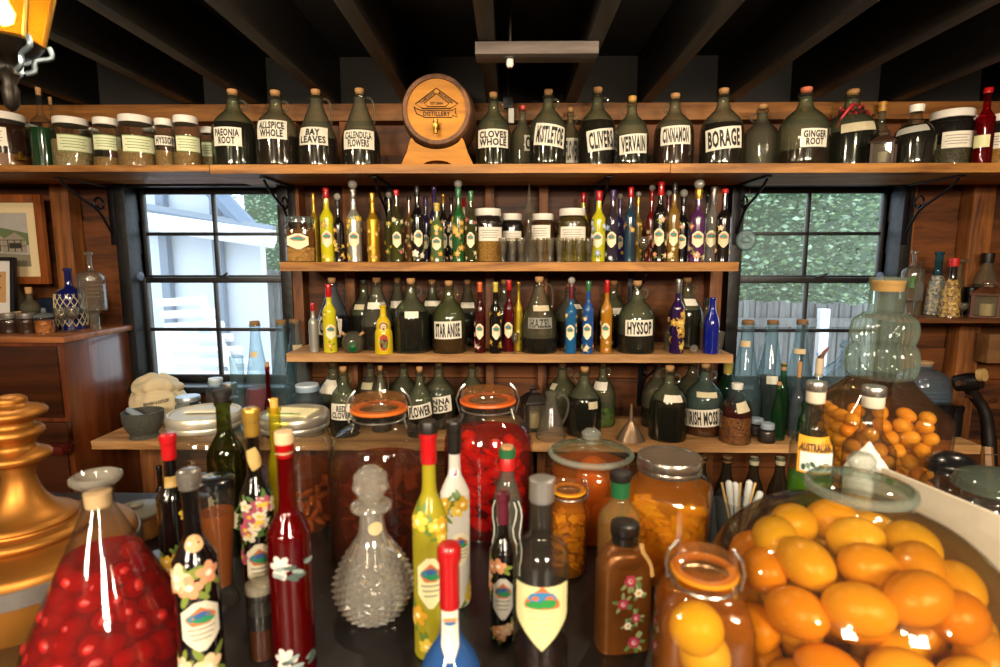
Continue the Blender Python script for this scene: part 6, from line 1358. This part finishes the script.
mb = MB(); t.blob(mb, t.face+.08, t.h*.722, t.r*.1, t.r*.08, .3, 0, .002); t.patch(mb, t.face+.2, t.h*.722, t.h*.748, t.r*.03, 2, 1, .002); mb.build('emblem_print', paint('7a2a4a', .5), o)
t = FG('round_bottle', 'round blue bottle with a tall red wax neck at the front of the bench', 'bottle', 450, 545, 64, .605, yc=630)
t.prof([(0, 0), (.6, 0), (.85, .05), (1, .15), (.97, .25), (.82, .34), (.55, .42), (.36, .48), (.29, .56), (.28, .94), (.28, .94)]); t.body('glass_body', glass(tint='5f8fd0', edge='163a78', dust_glow=.9, dcol='3a6ab0'), seg=40); t.fill('liquid', liquid('2f62b4', '2456a0', .75), t.h*.4)
t.lath('wax_cap', cr([(.29*t.r, .66*t.h), (.315*t.r, .665*t.h), (.315*t.r, .90*t.h), (.36*t.r, .915*t.h), (.37*t.r, .97*t.h), (.30*t.r, 1.005*t.h), (0, 1.01*t.h)], 2), paint('ac1216', .32, coat=.4), 28)
mb = MB(); t.patch(mb, t.face, .40*t.h, .65*t.h, lambda q: t.r*.27*min(1, .3+q*3), 8, 6, .001); o = mb.build('neck_label', paint('e6dcc6', .55), t.root); mb = MB(); t.blob(mb, t.face, .60*t.h, t.r*.2, t.r*.11, 0, 0, .002); t.blob(mb, t.face, .585*t.h, t.r*.17, t.r*.07, 0, 1, .0025); mb.build('emblem_print', [paint('c98a5a', .5), paint('3a6a9a', .5)], o)
flowers(t, 'gold', 4, 7, .10*t.h, .32*t.h, t.r*.16)
t = fgb(503, 26, 492, .745, 'slim black bottle with maroon cap and a pale hexagonal label', '0d0b0c', 'maroon', capf=.2, fl='cream', hexl=1, seed=6, fn=9, fs=.5, yc=565, lz=(.18, .46), base='d9d6cf', fz=(.03, .58))
EMB = [(0, 0), (.92, 0), (1, .02), (1, .3), (1, .5), (.9, .62), (.65, .73), (.45, .8), (.42, .93), (.42, .93), (.5, .935), (.5, .965), (.45, .97), (.45, .97)]
t = fgb(507, 31, 447, .88, 'embossed dark glass bottle with green and red neck behind the maroon capped bottle', '4a4a40', None, prof=EMB, mat=glass(tint='b8b8aa', edge='3a3c34', dust_glow=.4, dcol='7f8074'), see=(paint('1a1612', .15), .6), yc=520)
t.lath('red_foil', [(.44*t.r, .84*t.h), (.50*t.r, .845*t.h), (.47*t.r, .925*t.h), (.44*t.r, .93*t.h)], paint('b81c1c', .35), 20); t.lath('green_foil', [(.5*t.r, .93*t.h), (.54*t.r, .935*t.h), (.54*t.r, .99*t.h), (0, .995*t.h)], paint('24603a', .35), 20); t.lath('cork', [(0, .985*t.h), (.4*t.r, .986*t.h), (.4*t.r, 1.01*t.h), (0, 1.01*t.h)], m_cork, 16)
mb = MB(); rr = random.Random(4)
for i in range(5): 
    pts = [t.sur(t.face-1.0+i*.5+.15*math.sin(q*1.4+i), t.h*(.10+.06*q), .001) for q in range(10)]; mb.tube(pts, .0013, 5)
o = mb.build('embossed_pattern', paint('cfcdc2', .3), t.root)
SPIR = [(0, 0), (.94, 0), (1, .015), (1, .3), (1, .60), (.96, .66), (.78, .70), (.50, .725), (.41, .75), (.39, .80), (.38, .93), (.38, .93)]
t = fgb(541, 55, 478, .655, 'clear bottle of dark liquor with a silver cap and a cream diamond label', '999', None, prof=SPIR, mat=glass(**G_FG), see=(liquid('5a1c10', '2a0c06', .8), .22), yc=590)
t.lath('silver_cap', cr([(.40*t.r, .90*t.h), (.44*t.r, .903*t.h), (.44*t.r, .985*t.h), (.42*t.r, 1.0*t.h), (0, 1.0*t.h)], 2), paint('a9a6a2', .35, .7), 28)
mb = MB(); t.patch(mb, t.face+.05, t.h*.26, t.h*.56, lambda q: t.r*1.05*(min(1, q/.45) if q < .45 else 1), 12, 14, .0008); o = mb.build('diamond_label', paint('d8d19a', .5), t.root)
e_ = MB(); zc = t.h*.50; t.patch(e_, t.face+.05, zc-.012, zc+.018, lambda q: t.r*.62*(1-max(0, q-.3)/.7), 5, 6, .0014, 0); t.blob(e_, t.face+.05, zc+.002, t.r*.5, .009, 0, 1, .002); t.blob(e_, t.face-.1, zc-.006, t.r*.45, .005, .1, 2, .0024); t.blob(e_, t.face+.25, zc-.004, t.r*.3, .006, -.1, 2, .0026)
for k in range(4): t.patch(e_, t.face+.05, t.h*(.44-.03*k), t.h*(.447-.03*k), t.r*(.5-.07*k), 1, 6, .0014, 3)
e_.build('emblem_print', [paint('d0683a', .5), paint('3a7aa8', .5), paint('2f8a44', .5), paint('b8b088', .6)], o)
t = fgb(619, 42, 472, .86, 'clear bottle with green foil neck and black top behind the rose painted flask', '999', None, prof=WINEB, mat=glass(tint='f0e6c8', edge='a8925a', dust_glow=.2, dcol='c8b070'), yc=530, see=(liquid('e8b040', 'b8801a', .4), .5))
t.lath('green_foil', [(.38*t.r, .80*t.h), (.44*t.r, .805*t.h), (.47*t.r, .93*t.h), (.3*t.r, .94*t.h)], paint('1f5a34', .35), 22); t.lath('black_top', [(0, .93*t.h), (.48*t.r, .935*t.h), (.52*t.r, .95*t.h), (.5*t.r, 1.0*t.h), (.2*t.r, 1.015*t.h), (0, 1.015*t.h)], paint('17120f', .5), 20)
# rose painted flask
t = FG('painted_flask', 'copper brown flat flask painted with pink roses and capped in black wax', 'bottle', 623, 522, 54, .735, yc=590)
t.prof([(0, 0), (.95, 0), (1, .02), (1, .3), (1, .62), (.95, .70), (.75, .78), (.5, .82), (.42, .84), (.42, .97), (.42, .97)]); base_sq = sq(4.5); ang = t.face+.38
def flsh(a):
    x, y = math.sin(a-ang), math.cos(a-ang); return (abs(x/.98)**4+abs(y/.60)**4)**(-.25)
v, f = lathe(t.pf, 56); vv = []
for x, y, z in v:
    a = math.atan2(x, -y); r_ = math.hypot(x, y); q = max(0, min(1, (z/t.h-.68)/.14)); k = flsh(a)*(1-q)+q; vv.append((x*k, y*k, z))
mk('flask_body', vv, f, paint('7a4a20', .32, .55, bump=.1, var=.25, vscale=50), t.root); t.shape = flsh
t.shape = None; t.lath('wax_cap', cr([(.42*t.r, .84*t.h), (.47*t.r, .845*t.h), (.47*t.r, .90*t.h), (.52*t.r, .91*t.h), (.52*t.r, .98*t.h), (.44*t.r, 1.0*t.h), (0, 1.003*t.h)], 2), paint('14100e', .35, coat=.4), 26)
t.shape = flsh; mb = MB(); rr = random.Random(5)
def front(mb, x, z, a, b, rot, m, off):
    u = Vector((math.cos(ang), math.sin(ang), 0)); n_ = Vector((math.sin(ang), -math.cos(ang), 0)); p = u*x+n_*(t.r*.602+off); b0 = len(mb.v); mb.v.append(tuple(p+Vector((0, 0, z))))
    for i in range(9):
        q = 2*PI*i/9; X, Y_ = a*math.cos(q), b*math.sin(q); X, Y_ = X*math.cos(rot)-Y_*math.sin(rot), X*math.sin(rot)+Y_*math.cos(rot); mb.v.append(tuple(p+u*X+Vector((0, 0, z+Y_))))
    for i in range(9): mb.f.append((b0, b0+1+i, b0+1+(i+1) % 9)); mb.m.append(m)
for x, z, s in ((.0, .60, 1), (-.25, .42, .9), (.25, .30, .75), (.2, .10, 1), (-.05, .24, .6), (.32, .5, .7)):
    for q in range(7): a = rr.uniform(0, 6.3); front(mb, x*t.r+math.cos(a)*.011*s, z*t.h+math.sin(a)*.012*s, .0065*s, .0028*s, a, 0 if q % 2 else 1, .0016+.0001*q)
    for q in range(6): a = q*1.05; front(mb, x*t.r+math.cos(a)*.004*s, z*t.h+math.sin(a)*.004*s, .0055*s, .004*s, a, 2 if s > .72 else 3, .0028+.0001*q)
    front(mb, x*t.r, z*t.h, .004*s, .004*s, 0, 4 if s > .72 else 5, .0036); front(mb, x*t.r+.001, z*t.h+.001, .002*s, .0018*s, 0, 2, .0039)
mb.build('rose_print', [paint(c, .45) for c in ('5c7a44', '8a9a6a', 'a83a52', 'e6e0d2', 'e0a8b0', 'd8c060')], t.root)
MB().tube(cr([tuple(Vector((math.cos(ang), math.sin(ang), 0))*t.r*k+Vector((math.sin(ang), -math.cos(ang), 0))*t.r*.45+Vector((0, 0, z*t.h))) for k, z in ((.46, .86), (.55, .79), (.8, .70), (.9, .60))], 4), .0035, 6).build('raffia_tie', paint('c8a060', .7), t.root)

# --- right side of the bench
t = FG('storage_jar', 'huge squat glass jar of whole kumquats with a knobbed glass lid in the right foreground', 'jar', 852, 452, 276, .668, yc=575)
jx = t.x
t.prof([(0, 0), (.72, 0), (.84, .02), (.95, .12), (1, .28), (.98, .42), (.88, .56), (.69, .67), (.47, .735), (.335, .775), (.30, .805), (.30, .805), (.32, .812), (.32, .832), (.32, .832)], 4); t.body('glass_body', glass(**G_FG), seg=64)
t.fill('liquid', liquid('f4c47c', '8a4208', .10), t.h*.69, k=.982, seg=64)
t.lath('glass_lid', [(R_*t.r, z_*t.h) for R_, z_ in ((.29, .834), (.335, .836), (.345, .845), (.34, .862), (.30, .878), (.22, .890), (0, .90))], gl, 48)
t.lath('lid_knob', [(R_*t.r, z_*t.h) for R_, z_ in ((.07, .898), (.05, .92), (.085, .945), (.09, .97), (.055, .995), (0, 1.0))], m_knob, 24)
MB().lathe([(.31*t.r, .836*t.h), (.345*t.r, .838*t.h), (.353*t.r, .85*t.h), (.345*t.r, .866*t.h), (.31*t.r, .872*t.h)], 48).build('lid_rim', glass(tint='dfe4d8', edge='8fa092', dust_glow=.45, dcol='b8c0b0', refl=1.5), t.root)
v, f = egg(.0290, .0345, 18, 12, 3, .012); v2, f2 = egg(.0282, .0365, 18, 12, 5, .012)
sk = skin('f6d848', 'e2941a', 300, .26)
fruits('kumquat', [(v, mesh_only('kumquat', v, f, sk)), (v2, mesh_only('kumquat', v2, f2, sk))], pack(t, 52, .0355, .006, t.h*.655, 2, .008), t, t.r*.03, .004, t.h*.665, 'whole golden orange kumquat steeping in the huge squat jar', 'kumquat', 'kumquats in the huge squat jar', lambda i, p, rr: tang(t, p, rr), 3)
# droppers in a tumbler
t = FG('tumbler', 'clear tumbler holding plastic droppers behind the huge kumquat jar', 'glass', 740, 500, 50, 1.02, yc=520); t.prof([(0, 0), (.75, 0), (.8, .03), (1, 1), (1, 1), (.95, 1), (.76, .06), (0, .06)]); t.body('glass_body', glass(tint='f2f6f6', edge='a9b4b8', dust_glow=.04, dcol='c8d0d2', refl=.5), seg=32)
for i, (dx, dy, lx, ly, hh, nm) in enumerate(((-.022, -.006, -.006, .0, .128, 'white plastic dropper, leftmost upright one in the tumbler'), (-.008, .008, .0, .004, .118, 'white plastic dropper, middle one in the tumbler'), (.006, -.004, .006, .0, .128, 'white plastic dropper, right upright one in the tumbler'), (.012, .012, .03, .0, .10, 'white plastic dropper leaning right in the tumbler'))):
    o = MB(); a, b = Vector((dx*.4, dy*.4, .008)), Vector((dx+lx, dy+ly, hh)); o.tube([a, a.lerp(b, .55), a.lerp(b, .6), a.lerp(b, .72), a.lerp(b, .74), a.lerp(b, .97), b], [.0022, .003, .005, .005, .0062, .0062, .003], 10)
    tag(o.build('plastic_dropper', glass(tint='eef0ee', edge='c2c6c6', dust_glow=1.2, dcol='dcdedc'), loc=(t.x, t.y, TB)), nm, 'dropper', 'plastic droppers in the tumbler')
for i, (dx, lx, nm) in enumerate(((-.02, -.012, 'thin wooden stick leaning left among the droppers'), (.0, .004, 'thin wooden stick standing between the droppers'), (.022, .010, 'thin wooden stick leaning right among the droppers'))):
    tag(MB().tube([Vector((dx*.3, .012, .008)), Vector((dx+lx, .016, .115))], .0022, 6).build('wooden_stick', paint('d0a868', .6), loc=(t.x, t.y, TB)), nm, 'stick', 'wooden sticks in the tumbler')
# labelled clear bottles
LIQ = [(0, 0), (.94, 0), (1, .015), (1, .3), (1, .60), (.93, .655), (.65, .705), (.46, .75), (.42, .80), (.40, .90), (.40, .90)]
t = fgb(811, 40, 381, .99, 'clear bottle of green liqueur with a yellow lettered label', '999', None, prof=LIQ, mat=glass(**G_FG), see=(liquid('7fc22a', '5aa01c', .6), .46), yc=460)
t.lath('white_cork', [(0, .86*t.h), (.40*t.r, .88*t.h), (.43*t.r, .885*t.h), (.43*t.r, .945*t.h), (0, .945*t.h)], paint('d9d2bc', .5), 22); t.lath('silver_cap', [(.44*t.r, .945*t.h), (.47*t.r, .95*t.h), (.47*t.r, .99*t.h), (.43*t.r, t.h), (0, t.h)], m_silver, 22)
o = t.label(800, 439, 831, 474, None, paint('e8a422', .5)); mb = MB(); R_ = t.rect_px(802, 453, 829, 472); t.patch(mb, R_[0], R_[2], R_[3], R_[1], 3, 6, .0014, 0)
for k in range(7): t.blob(mb, R_[0]+(-.5+k/6)*R_[1]*1.5/t.r, R_[2]+.008+.003*(k % 3), .0035, .006, .3*k, 1+k % 2, .002)
mb.build('landscape_print', [paint('dfe6e0', .5), paint('3a5a44', .5), paint('7a8a7a', .5)], o)
R_ = t.rect_px(801, 444, 830, 451.5); vs, fs = text2d(['AUSTRALIAN'], 2*R_[1]*.95, R_[3]-R_[2], .04, True)
mk('lettering', [t.sur(R_[0]+x/t.r, (R_[2]+R_[3])/2+y, .0018) for x, y in vs], fs, paint('3a2208', .6), o, smooth=False)
t = fgb(868, 46, 386, .985, 'empty clear bottle with a cork cap and a white peaked label before the gourd bottle', '999', None, prof=LIQ, mat=glass(**G_FG), yc=460)
t.lath('white_cork', [(0, .86*t.h), (.40*t.r, .88*t.h), (.43*t.r, .885*t.h), (.43*t.r, .945*t.h), (0, .945*t.h)], paint('d9d2bc', .5), 22); t.lath('silver_cap', [(.44*t.r, .945*t.h), (.47*t.r, .95*t.h), (.47*t.r, .99*t.h), (.43*t.r, t.h), (0, t.h)], m_silver, 22)
mb = MB(); R_ = t.rect_px(849, 444, 889, 475); t.patch(mb, t.face, t.h*.16, R_[3], lambda q: t.r*.98*(1 if q < .7 else 1-(q-.7)/.3*.98), 10, 10, .0008); mb.build('peaked_label', paint('e6e2da', .6), t.root)
# gourd shaped bottle
t = FG('gourd_bottle', 'big gourd shaped glass bottle with ribbed bulbs full of yellow olives', 'bottle', 879, 277, 108, 1.13, yc=385)
RIB = [(0, 0), (.86, 0), (.94, .02), (.96, .06), (.96, .06), (1, .45), (1, .45), (.96, .475), (.80, .52), (.60, .575), (.52, .60), (.52, .60), (.56, .61), (.60, .66), (.57, .71), (.50, .735), (.50, .735), (.535, .76), (.55, .79), (.51, .83), (.36, .855), (.30, .865), (.30, .865), (.29, .90), (.29, .97), (.29, .97), (.31, .975), (.31, 1.0), (.31, 1.0)]
t.r /= 1.06; t.prof(RIB, 4); v, f = lathe(t.pf, 96); vv = []; q5 = sq(6, t.face+.45)
for x, y, z in v:
    a = math.atan2(x, -y); u = z/t.h; k = 1
    if u < .60: m = min(1, max(0, (.60-u)/.12)); k = q5(a)*m+(1-m)
    elif .605 < u < .86: k = 1+.035*math.cos(28*a)
    vv.append((x*k, y*k, z))
lo = [q for q in f if max(vv[i][2] for i in q) <= t.h*.603]; hi = [q for q in f if max(vv[i][2] for i in q) > t.h*.603]
mk('glass_body', vv, lo, glass(**G_FG), t.root)
mk('ribbed_neck', vv, hi, glass(tint='eef6ee', edge='86ae98', dust_glow=.16, dcol='c0d4c2', refl=1.3), t.root)  # pale diffuse share stands in for window light refracted in the bulbs
t.shape = lambda a: q5(a); vv = []
v, f = lathe([(0, .012*t.h)]+[(r_*.965, z_) for r_, z_ in t.pf if .012*t.h < z_ < t.h*.585]+[(0, .583*t.h)], 96)
for x, y, z in v:
    a = math.atan2(x, -y); u = z/t.h; m = min(1, max(0, (.60-u)/.12)); k = q5(a)*m+(1-m); vv.append((x*k, y*k, z))
mk('liquid', vv, f, liquid('f0b070', '8a4a10', .10), t.root); t.shape = None
t.lath('cork', [(0, .945*t.h), (.26*t.r, .945*t.h), (.285*t.r, .985*t.h), (0, .985*t.h)], paint('c8892c', .6), 24)
t.shape = lambda a: min(q5(a)*.97, 1.2)
v, f = egg(.0140, .0185, 14, 10, 4, .02)
ol = shell(t, .022, t.h*.475, .0255, .033, .027, 7, 1.9, .3); ol += [p for p in shell(t, .03, t.h*.50, .030, .038, .058, 9, 1.7, .4)]
scatter('olive', [mesh_only('olive', v, f, skin('f6d45a', 'e8ae3a', 200, .28))], ol, 'yellow olive steeping in the gourd shaped bottle', 'olive', 'olives in the gourd shaped bottle', lambda i, p, rr: (rr.uniform(1.1, 2.0), rr.uniform(-.3, .3), rr.uniform(-.5, .5)), 6)
# pale board standing on edge
p, q = Vector((.640, .930, 0)), Vector((.694, .70, 0)); d = (q-p); ln = d.length; d.normalize(); nn = Vector((d.y, -d.x, 0)); M = Matrix(((d.x, -nn.x, 0, p.x), (d.y, -nn.y, 0, p.y), (0, 0, 1, TB), (0, 0, 0, 1)))
e = empty('display_board', (p.x, p.y, TB), label='long cream board standing on edge beyond the huge kumquat jar', cat='board'); ml = Matrix.Translation((-p.x, -p.y, -TB)) @ M
MB().box(0, 0, 0, ln, .008, .187, 0, ml, bev=.0015).build('board_panel', paint('cfc3ad', .7, var=.08, vscale=90), e)
for k, u in enumerate((.012, ln-.03)): MB().box(u, -.001, .165, u+.014, -.0002, .175, 0, ml).box(u, .0082, .165, u+.014, .009, .175, 0, ml).build('green_mark', paint('6f9a3a', .6), e)
t = FG('storage_jar', 'clear jar of dark spice with a black domed lid beside the gourd bottle', 'jar', 948, 452, 50, .965, yc=500); t.prof([(0, 0), (.9, 0), (1, .03), (1, .4), (1, .66), (.9, .75), (.72, .80), (.72, .85), (.72, .85)]); t.body('glass_body', glass(**G_FG), seg=36); t.fill('contents', granular('2c2018', '0f0a08', 160), t.h*.42, k=.97)
t.lath('lid', cr([(0, .83*t.h), (.84*t.r, .83*t.h), (.88*t.r, .86*t.h), (.84*t.r, .92*t.h), (.5*t.r, .98*t.h), (0, t.h)], 3), paint('121214', .25, coat=.4), 32)
t = FG('storage_jar', 'clear jar of pale contents with a grey green glass lid at the right edge', 'jar', 993, 470, 72, .83, yc=520); t.prof([(0, 0), (.9, 0), (1, .03), (1, .4), (1, .68), (.92, .78), (.85, .82), (.85, .86), (.85, .86)]); t.body('glass_body', glass(**G_FG), seg=36); t.fill('contents', granular('8a7048', '4a3820', 120), t.h*.45, k=.97)
t.lath('lid', cr([(0, .86*t.h), (.92*t.r, .86*t.h), (.96*t.r, .89*t.h), (.92*t.r, .94*t.h), (.5*t.r, .985*t.h), (0, t.h)], 3), glass(tint='8f9a8a', edge='4a5448', dust_glow=.6, dcol='6a7468'), 32)
# left rear: pickle jar, little blue box
t = FG('pickle_jar', 'low clear jar of brown pickled fruit with a grey knobbed lid behind the conical flask', 'jar', 139, 503, 46, 1.04, yc=540); t.prof([(0, 0), (.9, 0), (1, .05), (1, .4), (1, .66), (.96, .72), (.96, .72)]); t.body('glass_body', glass(**G_FG), seg=32)
t.fill('contents', granular('c07a2a', '5a2a0c', 45), t.h*.58, k=.97); t.lath('lid', [(0, .73*t.h), (1.04*t.r, .73*t.h), (1.06*t.r, .78*t.h), (1.0*t.r, .82*t.h), (.3*t.r, .88*t.h), (.24*t.r, .89*t.h), (.3*t.r, .96*t.h), (.2*t.r, t.h), (0, t.h)], paint('8d8776', .45, .3), 32)
p = onz(158, 590, TB); mb = MB().box(-.02, -.03, 0, .02, .03, .055, bev=.003)
tag(mb.build('small_box', paint('6a7a92', .6), loc=(p.x, p.y, TB)), 'small blue grey box between conical flask and red capped bottle', 'box')
# --- brass lantern hanging at the top left
c0 = at(2, 14, 1.0); e = empty('hanging_lantern', (c0.x, 1.0, c0.z), label='lit brass hexagonal lantern hanging at the top left', cat='lantern')
m_brass = paint('a8823a', .3, .85); m_dk = paint('2a241c', .4, .6); q = proj(c0)[2]/FPX
hexp = lambda r, z: [(r*math.sin(i*PI/3+.2), -r*math.cos(i*PI/3+.2), z) for i in range(6)]
r1, r0, z1, z0 = 46*q, 30*q, 40*q, -26*q
mb = MB(); A, B_ = hexp(r0, z0), hexp(r1, z1)
for i in range(6): mb.tube([A[i], B_[i]], .004, 6); mb.tube([A[i], A[(i+1) % 6]], .004, 6); mb.tube([B_[i], B_[(i+1) % 6]], .004, 6)
mb.build('lantern_frame', m_brass, e)
mb = MB(); a, b = hexp(r0*.97, z0), hexp(r1*.97, z1)
for i in range(6): j = (i+1) % 6; mb.add([a[i], a[j], b[j], b[i]], [(0, 1, 2, 3)])
mb.build('amber_panes', liquid('e8b04a', 'c88a20', .45), e, smooth=False)
MB().lathe([(0, z0-.002), (r0*1.05, z0-.003), (r0*.9, z0-8*q), (r0*.5, z0-16*q), (r0*.3, z0-20*q), (.012, z0-26*q), (.016, z0-32*q), (.010, z0-40*q), (.013, z0-46*q), (.011, z0-62*q), (.006, z0-66*q), (0, z0-68*q)], 24).build('finial', m_dk, e)
mb = MB()
for i in range(6):
    u = Vector(hexp(1, 0)[i]); mb.tube(cr([tuple(u*(r0*1.15)+Vector((0, 0, z0+2*q))), tuple(u*(r0*1.2)+Vector((0, 0, z0-8*q))), tuple(u*(r0*.75)+Vector((0, 0, z0-14*q))), tuple(u*(r0*.7)+Vector((0, 0, z0-24*q))), tuple(u*(r0*.45)+Vector((0, 0, z0-28*q)))], 3), .0042, 6)
mb.build('scroll_trim', paint('8fa0a8', .35, .7), e)
MB().lathe([(r1*1.05, z1), (r1*.6, z1+20*q), (.02, z1+44*q), (0, z1+46*q)], 6).build('lantern_roof', m_dk, e)
MB().tube([(0, 0, z1+44*q), (0, 0, 2.345-c0.z)], .004, 6).build('hanging_chain', m_dk, e)
MB().lathe([(0, -.02), (.014, -.012), (.018, .004), (.010, .024), (0, .03)], 16).build('bulb', emit('ffc878', 22), e)
lamp('lantern_glow', 'POINT', (c0.x, 1.0, c0.z), 5, (1, .72, .38), .02)
